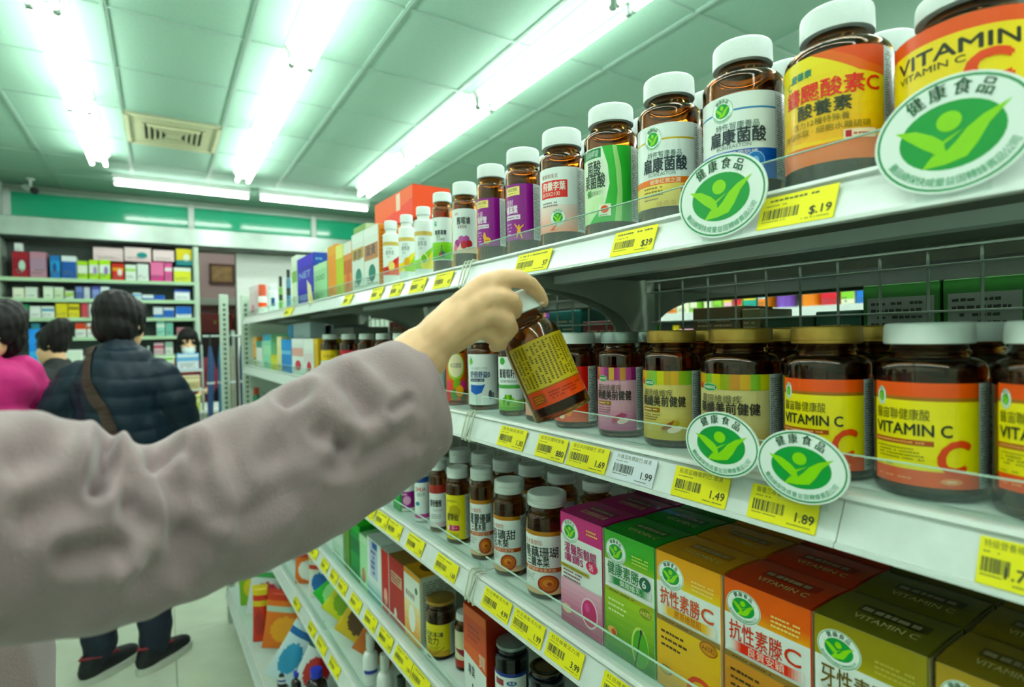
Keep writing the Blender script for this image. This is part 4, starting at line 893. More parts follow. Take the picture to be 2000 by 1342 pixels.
            a.text('C', w*.0, h*.02, h*.20, '#cf501c', w=w*.65, bold=h*.004)
            a.ell(-w*.7, h*.13, w*.22, h*.035, '#8a7a4a'); a.ell(-w*.7, h*.13, w*.16, h*.022, '#b5a86a')
        return a
    return f
def top_c(kind, base, dark):
    def f(w2, d):
        w = w2/2; a = Art(w2, d, base); a.rect(-w, d*.96, w, d, dark)
        a.text('VITAMIN C' if kind != 'pink' else '活力膠原蛋白素', -w*.45, d*.22, d*.13, '#dccf9a', w=w*1.15, bold=.0001)
        a.rect(-w*.50, d*.42, w*.75, d*.66, dark); a.lines(-w*.44, d*.46, w*.7, d*.62, 1, '#a89f80', fill=.8)
        return a
    return f
FOIL = {}
def foil(kind, col):
    return mat('foil_card_'+kind, col, rough=.30, metal=0.0, attr=True, coat=.35)
GB = 'vitamin cartons side by side on the third shelf'
spec = [('pink', 1093, 995, 1176, 1027, '#b02374', 'pink carton with a magenta capsule picture'), ('green', 1179, 1030, 1279, 1070, '#138a26', 'green carton with a dropper picture between the pink and yellow ones'),
        ('yellow', 1280, 1070, 1409, 1120, '#d8990f', 'yellow VITAMIN C carton with brown lettering'), ('orange', 1412, 1122, 1586, 1192, '#c74a10', 'orange topped VITAMIN C carton'),
        ('olive', 1587, 1194, 1815, 1278, '#6f6a12', 'olive topped VITAMIN C carton with dark lettering'), ('gold', 1823, 1281, 2062, 1372, '#8f7a10', 'gold topped VITAMIN C carton in the lower right corner')]
for k, pl, ya, pr, yb, c, lab in spec:
    dk = {'pink': '#7a1a50', 'green': '#0e6a1e', 'yellow': '#a8760c', 'orange': '#96300c', 'olive': '#3f3d0c', 'gold': '#5f520c'}[k]
    A = onX(pl, ya, .468); B = onX(pr, yb, .468)
    t = carton(3, B.y+.0006, A.y-.0006, SH[3]+.0012, -.2375, .0672, 'vitamin_carton', lab, art_c(k), c, top_c(k, c, dk), xf=.468, group=GB, foil=foil(k, c), rise=.0014,
               sideart=lambda w2, h: (lambda a: (a.lines(-w2*.4, h*.1, w2*.4, h*.9, 30, '#7a6a3a', seed=5), a)[1])(Art(w2, h, '#d6cfa8')))
    copy_tree(t, (.468+.0688, t.location.y, CAMZ+SH[3]+.0012), f'second {k} carton directly behind the front {k} carton', GB)
    copy_tree(t, (.468+.1378, t.location.y, CAMZ+SH[3]+.0012), f'rearmost {k} carton, third behind the front {k} carton', GB)
# fourth shelf boxes
def simple(cols, txt=None, tcol='#333333', seed=1, pic=None):
    def f(w2, h):
        w = w2/2; a = Art(w2, h, cols[0]); n = len(cols)
        rnd = random.Random(seed)
        if n > 1:
            y = h
            for i, c in enumerate(cols[1:]):
                hh = h*rnd.uniform(.12, .3); a.rect(-w, max(0, y-hh), w, y, c); y -= hh+h*rnd.uniform(.03, .15)
                if y <= 0: break
        if txt: a.text(txt, -w*.75, h*.55, min(h*.14, w*.5), tcol, w=w*1.4, bold=h*.002)
        if pic: a.ell(w*.1, h*.25, w*.5, h*.14, pic)
        a.lines(-w*.7, h*.08, w*.5, h*.2, 3, tcol, seed=seed)
        return a
    return f
def textside(base, col, n=26):
    return lambda w2, h: (lambda a: (a.lines(-w2*.42, h*.06, w2*.42, h*.94, n, col, seed=9), a)[1])(Art(w2, h, base))
G4b = 'cartons on the fourth shelf'
px_box(4, 788, 1104, 819, 1131, .085, 'supplement_carton', 'white and amber carton with a bottle picture, next to the gold capped bottle', art=lambda w2, h: (lambda a, w: (a.grad(-w, 0, w, h*.55, '#e0951a', '#e6dcb0', 6), a.rect(-w, h*.93, w, h, '#e0a01e'), a.ell(w*.0, h*.33, w*.42, h*.2, '#e6ece6'), a.ell(w*.6, h*.78, w*.16, h*.05, '#1f6a4a'), a.text('葡萄糖胺', -w*.8, h*.62, h*.07, '#6a4a1a', w=w*1.2), a)[-1])(Art(w2, h, '#dfe8de'), w2/2), col='#d9c68a', topart=lambda w2, d: (lambda a: (a.ell(0, d*.5, w2*.3, d*.25, '#6a4a20'), a)[1])(Art(w2, d, '#c9962c')), sideart=textside('#c3cfc0', '#4f5f55'), xf=.47, group=G4b)
px_box(4, 759, 1083, 788, 1104, .09, 'supplement_carton', 'dark red carton with pale lettering on the fourth shelf', art=lambda w2, h: (lambda a, w: (a.rect(-w*.75, h*.60, w*.75, h*.78, '#c4a58c'), a.lines(-w*.7, h*.62, w*.7, h*.76, 3, '#7a2020', fill=.6), a.ell(-w*.2, h*.14, w*.2, h*.09, '#e6dcd2'), a)[-1])(Art(w2, h, '#a8282a'), w2/2), col='#a8282a', topcol='#8a6a3a', xf=.47, group=G4b)
px_box(4, 744, 1070, 758, 1081, .09, 'supplement_carton', 'thin carton with red spine beside the dark red one', art=simple(('#b8242a', '#c63036'), pic='#e6b0a0'), col='#c9d0cc', xf=.47, group=G4b)
px_box(4, 716, 1046, 743, 1066, .09, 'supplement_carton', 'white carton with a navy lettered panel', art=lambda w2, h: (lambda a, w: (a.rect(-w*.6, h*.35, w*.55, h*.98, '#b9c6de'), a.rect(-w*.2, h*.86, w*.5, h*.97, '#2c5aa0'), a.lines(-w*.4, h*.4, w*.3, h*.84, 5, '#3a4a7a', fill=.7), a.grad(-w, 0, w, h*.3, '#2a9aa0', '#dfe8e6', 4), a)[-1])(Art(w2, h, '#dfe8e6'), w2/2), col='#d3dfdc', xf=.47, group=G4b)
px_box(4, 701, 1040, 716, 1050, .09, 'supplement_carton', 'pale mint carton with leaf picture on the fourth shelf', art=simple(('#a8dcae', '#c2e6c0'), pic='#c08a6a'), col='#9fd4a6', xf=.47, group=G4b)
px_box(4, 683, 1012, 702, 1030, .10, 'supplement_carton', 'bright green carton, second from the coat sleeve on the fourth shelf', art=simple(('#1f8a42', '#2fae3a', '#1c6a3a')), col='#2c9a34', topcol='#35c02c', xf=.47, group=G4b)
px_box(4, 671, 1004, 681, 1012, .10, 'supplement_carton', 'olive green slim carton below the coat sleeve', art=simple(('#5f8a3a', '#a8a45a')), col='#4f7a30', xf=.47, group=G4b)
px_box(4, 648, 1020, 669, 1030, .08, 'supplement_carton', 'pale grey green carton at the sleeve edge of the fourth shelf', art=simple(('#b5d2c0', '#d24a4a', '#c9dcd0')), col='#b5d2c0', xf=.47, group=G4b)
px_box(4, 904, 1176, 948, 1210, .08, 'supplement_carton', 'tall orange carton with the figure 167 on a white panel', art=lambda w2, h: (lambda a, w: (a.rect(-w, h*.62, w, h*.9, '#c2541c'), a.lines(-w*.6, h*.68, w*.6, h*.84, 3, '#9a3a10', fill=.7), a.poly([(-w, 0), (w, 0), (w, h*.44), (-w, h*.52)], '#dde6e2'), a.text('專業', -w*.6, h*.32, h*.09, '#2a3a3a', w=w*.6, bold=.0003), a.text('167', -w*.25, h*.16, h*.085, '#23292a', w=w*1.15, bold=.0005), a.lines(-w*.2, h*.08, w*.8, h*.13, 1, '#4a5a5a'), a.text('買', w*.4, h*.5, h*.1, '#e6dcc8'), a)[-1])(Art(w2, h, '#d2661c'), w2/2), col='#c4541a', topcol='#b8481a', sideart=lambda w2, h: (lambda a: (a.text('Upic', -w2*.3, h*.5, h*.06, '#d9b54a', w=w2*.6), a)[1])(Art(w2, h, '#8a2f12')), xf=.47, group=G4b)
# top shelf, far left run
G1b = 'packs at the far end of the top shelf'
def tbox(pl, pr, yt, name, label, cols, depth=.07, txt=None, tcol='#445', pic=None, z0=None, xf=.468, seed=1, sideart=None, topcol=None, s=1, grp=None, cat='box'):
    um = (pl+pr)/2
    A = onX(pl, yt, xf); B = onX(pr, yt, xf); C = onX(um, yt, xf)
    return carton(s, B.y+.0008, A.y-.0008, (SH[s]+.0012) if z0 is None else z0, C.z, depth, name, label, simple(cols, txt, tcol, seed, pic), cols[0], xf=xf, group=grp or G1b, sideart=sideart, topcol=topcol, cat=cat)
tbox(710, 738, 442, 'supplement_carton', 'white carton with an orange side panel, beside the red citrus bottle', ('#dfe6de', '#e6ece6', '#b8835a'), txt='葉黃', pic='#2c7a6a', sideart=textside('#dd8a2c', '#b4601a', 14), topcol='#e0952c')
tbox(686, 710, 455, 'supplement_carton', 'white carton with a food picture, second from the citrus bottle', ('#dbe4dc', '#e2ebe4', '#c2a05a'), txt='素膠', pic='#2c7a6a', seed=3)
tbox(670, 686, 472, 'supplement_carton', 'orange and white carton on the far top shelf', ('#d9905a', '#dfe4da', '#c06a3a'), seed=5, pic='#d9672c')
tbox(655, 670, 478, 'supplement_carton', 'thin yellow green carton on the far top shelf', ('#b9c93a', '#dfe08a'), seed=6)
tbox(639, 655, 480, 'supplement_carton', 'bright orange yellow carton on the far top shelf', ('#e79a16', '#ecaa20'), seed=7)
tbox(612, 638, 514, 'supplement_carton', 'pale green carton with dark dots, before the orange yellow one', ('#9fd0a2', '#b8dcb2'), txt='OOO', tcol='#2c6a4a', seed=8)
tbox(580, 612, 500, 'supplement_carton', 'deep blue violet carton standing on the far top shelf', ('#3a2ab0', '#4a34c4'), txt='NET', tcol='#9fc0e6', seed=9, sideart=textside('#3450a0', '#7aa0d0', 8), topcol='#5a2ac0')
tbox(569, 579, 500, 'supplement_carton', 'tall thin white and green carton left of the violet one', ('#d5e6cc', '#e4ece0', '#7aae5a'), seed=10)
tbox(486, 499, 560, 'supplement_carton', 'pale pink carton at the far end of the top shelf', ('#dcc8cc', '#e4dcdc'), seed=11, pic='#c07a8a')
# the long orange box lying high behind the white cartons, on an inner pile
A = onX(742, 404, .56); B = onX(818, 409, .56)
carton(1, B.y, A.y, SH[1]+.168, A.z+.002, .10, 'supplement_carton', 'large red orange carton lying on top of the white cartons', lambda w2, h: (lambda a, w: (a.poly([(-w, 0), (w, 0), (w, h*.6), (-w, h*.2)], '#e2502a'), a.rect(w*.2, h*.4, w*.4, h*.95, '#e4d0c0'), a)[-1])(Art(w2, h, '#e66a34'), w2/2), '#e25a2e', xf=.545, group=G1b)
carton(1, B.y, A.y, SH[1]+.0012, SH[1]+.1675, .09, 'supplement_carton', 'white carton holding up the large red orange one', None, '#dfe4dc', xf=.56, group=G1b)
tbox(690, 714, 441, 'supplement_carton', 'grey green carton rising behind the white food cartons', ('#b8d0b0', '#7aa060'), xf=.55, seed=12)
# slim bottles and tubes at the far end of the top shelf
def slim(s, pl, pr, yt, label, bc, cc, capf=.25, grp=G1b, xf=.472, name='slim_bottle', cat='bottle', art=None, rf=.8):
    h = SH[s]; X, Y, r, D, az = fit_cyl(pl, pr, 600 if s == 1 else yt+30, xf); H = zray((pl+pr)/2, yt, D)-h-.0012; H = max(H, .04)
    t = empty(name, (X, Y, CAMZ+h+.0012), label, cat, grp, PI/2-az)
    zc = H*(1-capf); q = MB(); q.lathe(body_profile(r, zc*.86, zc-.001, r*rf*.9)+[(r*rf*.9, zc+.001)], 28); q.build('body', mat('slim_'+bc.strip('#'), bc, rough=.35, noise=.03), t, smooth='auto')
    add_cap(t, r*rf, zc, H, mat('cap_'+cc.strip('#'), cc, rough=.35, noise=.03), 'metal')
    q = MB(); a = Art(2.4*r, zc*.6, bc); (art or (lambda a, w, h: (a.rect(-w, h*.5, w, h*.9, cc), a.lines(-w*.5, h*.1, w*.5, h*.4, 3, '#44524c'))))(a, 1.2*r, zc*.6)
    put_curved(q, a, r+.0002, zc*.12, 0); q.build('front_label', PRINT, t)
    return t
slim(1, 504, 522, 556, 'white bottle with a red orange cap at the far end of the top shelf', '#dfe4dc', '#dd5a34', .38)
slim(1, 523, 544, 556, 'squat white bottle with a navy label, far top shelf', '#dfe8e6', '#e2eae6', .2, art=lambda a, w, h: a.rect(-w*.3, h*.3, w*.3, h*.9, '#2a4a7a'))
slim(1, 545, 553, 540, 'very thin green bottle with a dark cap, far top shelf', '#7fae5a', '#2c3a30', .3)
slim(1, 560, 569, 527, 'thin blue grey tube bottle with a dark cap, far top shelf', '#5a8aa8', '#27352e', .2)
# price card hanging off the far rail
t = empty('shelf_flyer', (.452, 1.80, CAMZ+SH[1]-.005), 'leaning yellow white paper flyer clipped at the far top shelf rail', 'flyer')
q = MB(); q.prism([(-.03, -.01), (.03, .0), (.045, .075), (.0, .055)], 'x', -.006, -.0052, col=lin('#e2dcae')); q.prism([(-.02, 0), (.0, .005), (.012, .03), (-.01, .02)], 'x', -.0066, -.0061, col=lin('#d9c62c')); q.build('paper_sheet', PRINT, t)
q = MB(); q.rbox(-.012, -.006, -.012, .004, .006, .004, .001); q.build('clip', RAILM, t)
# second shelf, far run
G2b = 'packs at the far end of the second shelf'
S2B = [(593, 611, 661, ('#dde6e2', '#e6ece8', '#d8d2d2'), 'white carton with a thin red print, beside the yellow backed one', '#b8404a'), (569, 592, 661, ('#dfe8e4', '#e8eeea', '#d8a8a0'), 'white carton, third from the small amber bottles', '#c03a4a'),
       (549, 568, 663, ('#2a8ad0', '#2f9ae0', '#7fc0e6'), 'bright blue carton on the far second shelf', None), (540, 549, 657, ('#ddd9a0', '#e6e2b0'), 'thin cream carton beside the bright blue one', None),
       (528, 540, 693, ('#d8d82c', '#c9cc30'), 'short lime yellow carton on the far second shelf', None), (513, 528, 653, ('#8fd0b0', '#3a9ac0', '#a8dcb8'), 'mint and blue carton on the far second shelf', None),
       (500, 511, 666, ('#e2e8e2', '#2c8a7a'), 'thin white and teal carton on the far second shelf', None), (493, 500, 658, ('#d9a05a', '#e0b87a'), 'thin orange carton, farthest on the second shelf', None)]
for i, (a_, b_, y, c, lab, pc) in enumerate(S2B):
    tbox(a_, b_, y, 'supplement_carton', lab, c, depth=.08, s=2, grp=G2b, seed=20+i, pic=pc)
tbox(612, 620, 661, 'supplement_carton', 'narrow yellow carton touching the small amber bottles', ('#c9a62c', '#d9b83a'), depth=.08, s=2, grp=G2b)
tbox(523, 533, 655, 'supplement_carton', 'dark green carton behind the mint and blue one', ('#1d7a3a', '#238a42'), depth=.05, s=2, grp=G2b, xf=.555)
zst = onX(590, 661, .468).z+.001
for i, (a_, b_, y, c, lab) in enumerate(((572, 605, 631, '#a9bcc0', 'grey white carton stacked on the far white cartons'), (606, 650, 636, '#8c989c', 'grey carton stacked above the yellow backed carton'), (651, 690, 640, '#6e746c', 'dull olive grey carton lying behind the small bottle caps'), (562, 571, 634, '#3a90c0', 'small blue carton stacked left of the grey white one'))):
    xx = .50 if i in (0, 3) else .575
    tbox(a_, b_, y, 'supplement_carton', lab, (c, c), depth=.055 if i in (0, 3) else .12, s=2, grp=G2b, z0=zst if i in (0, 3) else zst, xf=xx, seed=40+i)
# hidden stack carrying the two grey cartons
carton(2, onX(690, 640, .56).y, onX(606, 640, .56).y, SH[2]+.0012, zst-.001, .1, 'supplement_carton', 'long plain carton under the two grey cartons, behind the small bottles', None, '#7a7f72', xf=.612, group=G2b)
slim(2, 496, 506, 700, 'tiny white tube bottle in front at the far end of the second shelf', '#dfe4dc', '#2a8a7a', .3, G2b, xf=.46)
# third shelf, little far packs
for i, (a_, b_, y, c, lab) in enumerate(((767, 780, 950, ('#2fa04a', '#5ac05a'), 'green slim carton next to the plum labelled bottle'),)):
    tbox(a_, b_, y, 'supplement_carton', lab, c, depth=.06, s=3, grp='far packs on the third shelf')
for i, (a_, b_, y, c1, c2, lab) in enumerate(((494, 508, 757, '#3a8a6a', '#c8502c', 'green bottle with an orange red top at the far end of the third shelf'), (510, 524, 768, '#7a4a2a', '#8fa09a', 'brown bottle with a grey cap, far third shelf'), (527, 543, 762, '#b8ccd0', '#a9c0c8', 'pale blue bottle, far third shelf'), (546, 560, 770, '#3a3228', '#4a5a52', 'dark bottle with a dark cap, far third shelf'))):
    slim(3, a_, b_, y, lab, c1, c2, .25, 'far packs on the third shelf')
# far shelves of the other side, dark backs of cartons seen through the wires
GR = 'cartons on the far side of the shelving, seen through the wires'
def back_box(u0, u1, yt, s, label, col, X=XB+.03, depth=.1, panel=None):
    A = onX(u0, yt, X); B = onX(u1, yt, X); z1 = onX((u0+u1)/2, yt, X).z; w = A.y-B.y; h = z1-SH[s]-.0012
    t = empty('rear_carton', (X, (A.y+B.y)/2, CAMZ+SH[s]+.0012), label, 'box', GR)
    q = MB(); q.rbox(0, -w/2+.0006, 0, depth, w/2-.0006, h, .0015, col=lin(col)); q.build('carton_body', CARD, t)
    q = MB(); a = Art(w*.86, h*.5, panel or col); a.lines(-w*.38, h*.02, w*.38, h*.48, 9, '#2c352c' if panel else '#c9b48a', fill=.45, seed=int(u0)); put_flat(q, a, lambda u, v, l: (-l, -u, v+h*.40)); q.build('text_panel', CARD, t)
    return t
back_box(1684, 1836, 553, 2, 'large dark green carton with a grey text panel, left of two behind the wires', '#2c6a2a', panel='#8c968c')
back_box(1840, 2010, 540, 2, 'large dark green carton with a grey text panel, right of two behind the wires', '#2c6a2a', panel='#8c968c')
back_box(1352, 1446, 600, 2, 'brown carton behind the wires, above the gold capped bottles', '#6a5a3a')
back_box(1448, 1484, 603, 2, 'small khaki carton beside the brown one behind the wires', '#7a7a52')
back_box(1488, 1590, 618, 2, 'low dark green carton behind the wires', '#1f4a2c')
back_box(1592, 1682, 607, 2, 'bluish green carton behind the wires, left of the two large green ones', '#2a5a48')
back_box(1072, 1134, 607, 2, 'dark teal carton behind the wires, right of the held bottle', '#1f6a62')
back_box(1138, 1218, 627, 2, 'dark red carton behind the wires above the red labelled bottle', '#7a2a2a')
back_box(760, 790, 628, 2, 'small maroon carton behind the wires far left', '#6a2a2e')

# ================================================================== PRICE TAGS AND OVAL SIGNS
RT = Vector((.4455, 0, -.0035)); RB = Vector((.4338, 0, -.0335)); RL = (RB-RT).length; RD = (RB-RT)/RL; RNn = Vector((RD.z, 0, -RD.x))
if RNn.x > 0: RNn = -RNn
def tag_card(s, pl, pr, yc, price, label, white=False, big=True, seed=1, small=None, cut=0.0):
    h = SH[s]; X = .44+(-.12 if s == 6 else 0); A = onX(pl, yc, X); B = onX(pr, yc, X); w = A.y-B.y; H = .0292
    base = '#d9e0e6' if white else '#e4dd52'
    t = empty('price_tag', (0, (A.y+B.y)/2, CAMZ+h), label, 'price tag', f'price tags on the {["","top","second","third","fourth","fifth"][s]} shelf rail')
    a = Art(w, H, base); k = '#33402f'
    if small: a.text(small, -w*.42, H*.80, H*.13, '#4f5a30', w=w*.80)
    else: a.lines(-w*.42, H*.78, w*.40, H*.94, 1, '#55603a', seed=seed)
    a.lines(-w*.42, H*.66, -w*.12, H*.74, 1, '#6a7440', seed=seed+1)
    a.barcode(-w*.44, H*.27, w*.04, H*.58, k, seed); a.lines(-w*.44, H*.17, -w*.05, H*.24, 1, '#55603a', seed=seed+3)
    a.text(price, w*.46, H*.22, H*.25, '#2b342a', anchor='r', bold=.00018 if big else .0001); a.lines(w*.10, H*.08, w*.46, H*.15, 1, '#55603a', seed=seed+2)
    fx = Vector((-.12 if s == 6 else 0, 0, 0))
    def fn(u, v, l): p = RB+fx+RNn*(.0011+l)-RD*v; return (p.x, -u, p.z)
    q = MB(); p = [RB+fx+RNn*.0009+RD*0, RB+fx+RNn*.0009-RD*H, RB+fx+RNn*.0002-RD*H, RB+fx+RNn*.0002]
    q.prism([(v.x, v.z) for v in p], 'y', -w/2, w/2, col=lin(base)); q.build('card', MATTE, t)
    q = MB(); put_flat(q, a, fn); q.build('print', MATTE, t)
    return t
def lipy(s, u):       # pixel row of the rail middle at pixel column u
    X = .44; a, c = ray(u, 300), ray(u, 1300)
    lo, hi = -2000.0, 4000.0; tgt = SH[s]-.018
    for _ in range(50):
        m = (lo+hi)/2
        if onX(u, m, X).z > tgt: lo = m
        else: hi = m
    return (lo+hi)/2
T2 = [(1912, 2035, '1.79', 0, '特級營養補給', 'yellow price tag at the right frame edge, under the two nearest jars'), (1467, 1600, '1.89', 0, '醫養三收養錠巴粒 清處', 'yellow price tag reading 1.89 under the right oval sign'), (1318, 1424, '1.49', 0, '飯菌益糖葡鈣巴 液清', 'yellow price tag reading 1.49 under the left oval sign'), (1198, 1281, '1.99', 1, '外護溫魚鑽錠巴 線清', 'white price tag reading 1.99 on the second rail'),
      (1113, 1188, '1.69', 0, '鎂巨來研鑽糖巴 液清', 'yellow price tag reading 1.69, beside the white tag'), (1051, 1107, '880', 0, '如恩肝護精營養', 'yellow price tag reading 880 on the second rail'), (977, 1027, '1.30', 0, '清亮維能高錠', 'yellow price tag reading 1.30 just right of the strap'), (848, 876, '1.19', 0, None, 'yellow price tag at the coat cuff')]
for i, (a_, b_, p, wt, sm, lab) in enumerate(T2): tag_card(2, a_, b_, lipy(2, (a_+b_)/2), p, lab, bool(wt), seed=10+i, small=sm)
T1 = [(1486, 1636, '$.19', 'pale yellow price tag reading .19 between the oval signs of the top rail'), (1199, 1282, '$39', 'pale yellow price tag reading 39 on the top rail'), (1010, 1076, '57', 'pale yellow price tag reading 57 above the hand'), (850, 884, '45', 'small yellow tag on the top rail, first left of the strap'), (803, 832, '60', 'small yellow tag on the top rail, second left of the strap'), (764, 786, '52', 'small yellow tag on the top rail, third left of the strap'), (726, 748, '48', 'small yellow tag on the top rail, fourth left of the strap'), (672, 688, '38', 'small yellow tag on the top rail, fifth left of the strap'), (556, 572, '29', 'small yellow tag near the far end of the top rail')]
for i, (a_, b_, p, lab) in enumerate(T1): tag_card(1, a_, b_, lipy(1, (a_+b_)/2), p, lab, seed=30+i)
T3 = [(712, 733, '1.2', 'first after the sleeve'), (736, 757, '1.6', 'second after the sleeve'), (759, 784, '1.8', 'third after the sleeve'), (797, 827, '1.8', 'fourth after the sleeve'), (853, 893, '1.88', 'reading 1.88 just left of the strap'), (946, 997, '4.99', 'reading 4.99 just right of the strap'), (1004, 1062, '1.99', 'reading 1.99 below the bowl label bottles'), (1071, 1138, '3.99', 'reading 3.99 below the pink carton'), (1178, 1262, '2.99', 'below the green carton at the frame bottom')]
for i, (a_, b_, p, lab) in enumerate(T3): tag_card(3, a_, b_, lipy(3, (a_+b_)/2), p, 'yellow price tag on the third rail, '+lab, seed=50+i, small='紅豆維養活力清' if a_ > 900 else None)
T4 = [(607, 620), (629, 641), (647, 659), (662, 677), (686, 705), (714, 735), (742, 766), (773, 804), (806, 838), (842, 880)]
ordn = ['first', 'second', 'third', 'fourth', 'fifth', 'sixth', 'seventh', 'eighth', 'ninth', 'tenth']
for i, (a_, b_) in enumerate(T4): tag_card(4, a_, b_, lipy(4, (a_+b_)/2), ['1.2', '99', '1.5', '2.8', '1.9', '3.6', '1.45', '1.99', '2.88', '3.90'][i], f'yellow price tag on the fourth rail, {ordn[i]} counted from the sleeve', seed=70+i)
for i, (a_, b_) in enumerate([(575, 586), (604, 616), (621, 637), (645, 663)]): tag_card(5, a_, b_, lipy(5, (a_+b_)/2), ['59', '75', '1.1', '99'][i], f'yellow price tag on the fifth rail, {ordn[i]} counted from the sleeve', seed=90+i)
# oval health food signs standing on the rails
def oval(cu, cv, w, h, X, label, name='shelf_sign', tilt=0.0, hold=.03):
    c = onX(cu, cv, X); t = empty(name, (X, c.y, CAMZ+c.z-h/2), label, 'sign', 'round green health food signs on the shelf rails')
    q = MB(); n = 48; q.prism([(math.cos(2*PI*k/n)*w/2, h/2+math.sin(2*PI*k/n)*h/2) for k in range(n)], 'x', 0, .0012, col=lin('#e6efea')); q.build('sign_disc', PRINT, t)
    a = Art(.001, .001, '#e6efea'); a.items = []; a.emblem(0, h/2, w/2*.995, h/2*.995, True)
    q = MB(); put_flat(q, a, lambda u, v, l: (-l, -u, v), step=.00005); q.build('sign_print', PRINT, t)
    q = MB(); q.box(.0013, -.02, -.002, .0022, .02, h*.5); q.build('clear_holder', ACRYL, t)
    t.rotation_euler = (0, tilt, 0)
    return t
oval(1856, 262, .0870, .0735, .4285, 'large oval green health food sign at the right end of the top rail')
oval(1406, 383, .0900, .0725, .4285, 'round green health food sign on the top rail, below the orange banded bottle')
oval(1407, 868, .0760, .0580, .4285, 'round green health food sign on the second rail, left of the pair')
oval(1563, 912, .0735, .0570, .4270, 'round green health food sign on the second rail, right of the pair')
# ================================================================== BACK WALL SHELVING
def rloc(p): return T_ROOM @ Vector(p)
YS = 6.72
def wall_box(u0, v0, u1, v1, base, label, cols, Y=YS, depth=.16, name='medicine_box', group='boxes on the shelving along the back wall', spot=None, cat='box'):
    A = onWall(u0, v0, Y); B = onWall(u1, v0, Y); w = B.x-A.x-.004; z1 = A.z*.5+B.z*.5; h = max(z1-base, .03)
    t = empty(name, rloc(((A.x+B.x)/2, Y, base)), label, cat, group, ROOM_A)
    q = MB(); q.rbox(-w/2, 0, 0, w/2, depth, h, .002, col=lin(cols[0])); q.build('carton_body', MATTE, t)
    a = Art(w*.98, h*.98, cols[0]); rnd = random.Random(int(u0*7+v0))
    if len(cols) > 1: a.rect(-w*.49, h*rnd.choice((.55, .0, .3)), w*.49, h*rnd.choice((.98, .75)), cols[1])
    if len(cols) > 2: a.ell(w*rnd.uniform(-.2, .2), h*.45, w*.2, h*.22, cols[2])
    a.lines(-w*.4, h*.12, w*.4, h*.34, 2, '#5a6a66', seed=int(u0))
    q = MB(); put_flat(q, a, lambda x, z, l: (x, -l*4, z+.001)); q.build('front_print', MATTE, t)
    return t
t = empty('back_shelving', rloc((-.46, YS, FL)), 'pale green steel shelving along the back wall, behind the shoppers', 'shelving', rz=ROOM_A)
SBZ = [.615, .425, .245, .06, -.13, -.35, -.60, -.90]
for z in SBZ:
    q = MB(); q.rbox(-.77, -.02, z+CAMZ-.028, .76, .32, z+CAMZ-.001, .003); sh_ = q.build('shelf_board', SHELFM, t)
    q = MB(); q.box(-.77, -.028, z+CAMZ-.034, .76, -.0205, z+CAMZ-.002); q.build('edge_strip', mat('edge_strip_green', '#b9dcb4', rough=.4, noise=.03), sh_)
for x in (-.79, .78):
    q = MB(); q.rbox(x-.02, -.03, 0, x+.02, .32, 2.43, .003); q.build('side_panel', PERF, t)
q = MB(); q.box(-.77, .318, .3, .76, .33, 2.42); q.build('back_panel', mat('shelving_back_paint', '#5f6c66', rough=.6, noise=.05), t)
za = SBZ[0]+.001
R1 = [(22, 492, 56, ('#9a2c34', '#8a2430', '#b8d8c8'), 'dark red box with round mint spots'), (57, 492, 90, ('#b88a9a', '#a88aa0'), 'mauve box right of the dark red one'), (97, 499, 117, ('#2a78b8', '#3a9ad0', '#1f4a8c'), 'blue box with a wave print'), (119, 500, 149, ('#dfe8ec', '#2a5aa0'), 'white box with a blue bar'),
      (150, 510, 171, ('#a8d24a', '#dfe8d8'), 'small lime green and white box'), (173, 508, 192, ('#b5dc3a', '#e0e8e0', '#9a8ab8'), 'lime topped box, left of two'), (193, 508, 215, ('#aeda36', '#e0e8e0', '#8a7ab0'), 'lime topped box, right of two'), (218, 515, 242, ('#c8402c', '#e09a3a', '#e8e0d8'), 'orange red box with a pale swirl'),
      (244, 517, 266, ('#dfe8e0', '#a8d27a'), 'white box with a lime corner'), (267, 516, 290, ('#e2e8e4', '#dce4e0'), 'plain white box near the lime corner one'), (293, 512, 320, ('#d2508c', '#e080a8'), 'magenta box on the highest back shelf'), (321, 514, 336, ('#d86a9c', '#e8dce4'), 'thin pink and white box'), (339, 523, 373, ('#dfe8e0', '#d8dc5a'), 'white box with a yellow green corner')]
for u0, v, u1, c, lab in R1: wall_box(u0, v, u1, v, za, lab+', top back shelf', c)
wall_box(27, 475, 44, 480, onWall(40, 492, YS).z+.01, 'white tub on top of the dark red box', ('#e6ecea',), Y=YS+.02, depth=.06)
def topbox(u0, v0, u1, vb, lab, c, Y=YS+.02): wall_box(u0, v0, u1, v0, onWall(u0, vb, Y).z+.02, lab, c, Y=Y, depth=.2)
topbox(181, 484, 240, 512, 'long pale pink box laid over the lime topped boxes', ('#e6cfd2', '#ead6d8'))
topbox(242, 484, 295, 513, 'long pale pink box with a teal cup print, middle of the row', ('#e6cfd2', '#ead8d8', '#2a8a8a'))
topbox(298, 489, 340, 513, 'pale pink box above the magenta ones', ('#e6ccd0', '#e8d4d6'))
topbox(343, 486, 375, 521, 'teal box with a yellow side over the back shelf end', ('#2a8a90', '#d8c83a', '#e0e8d8'))
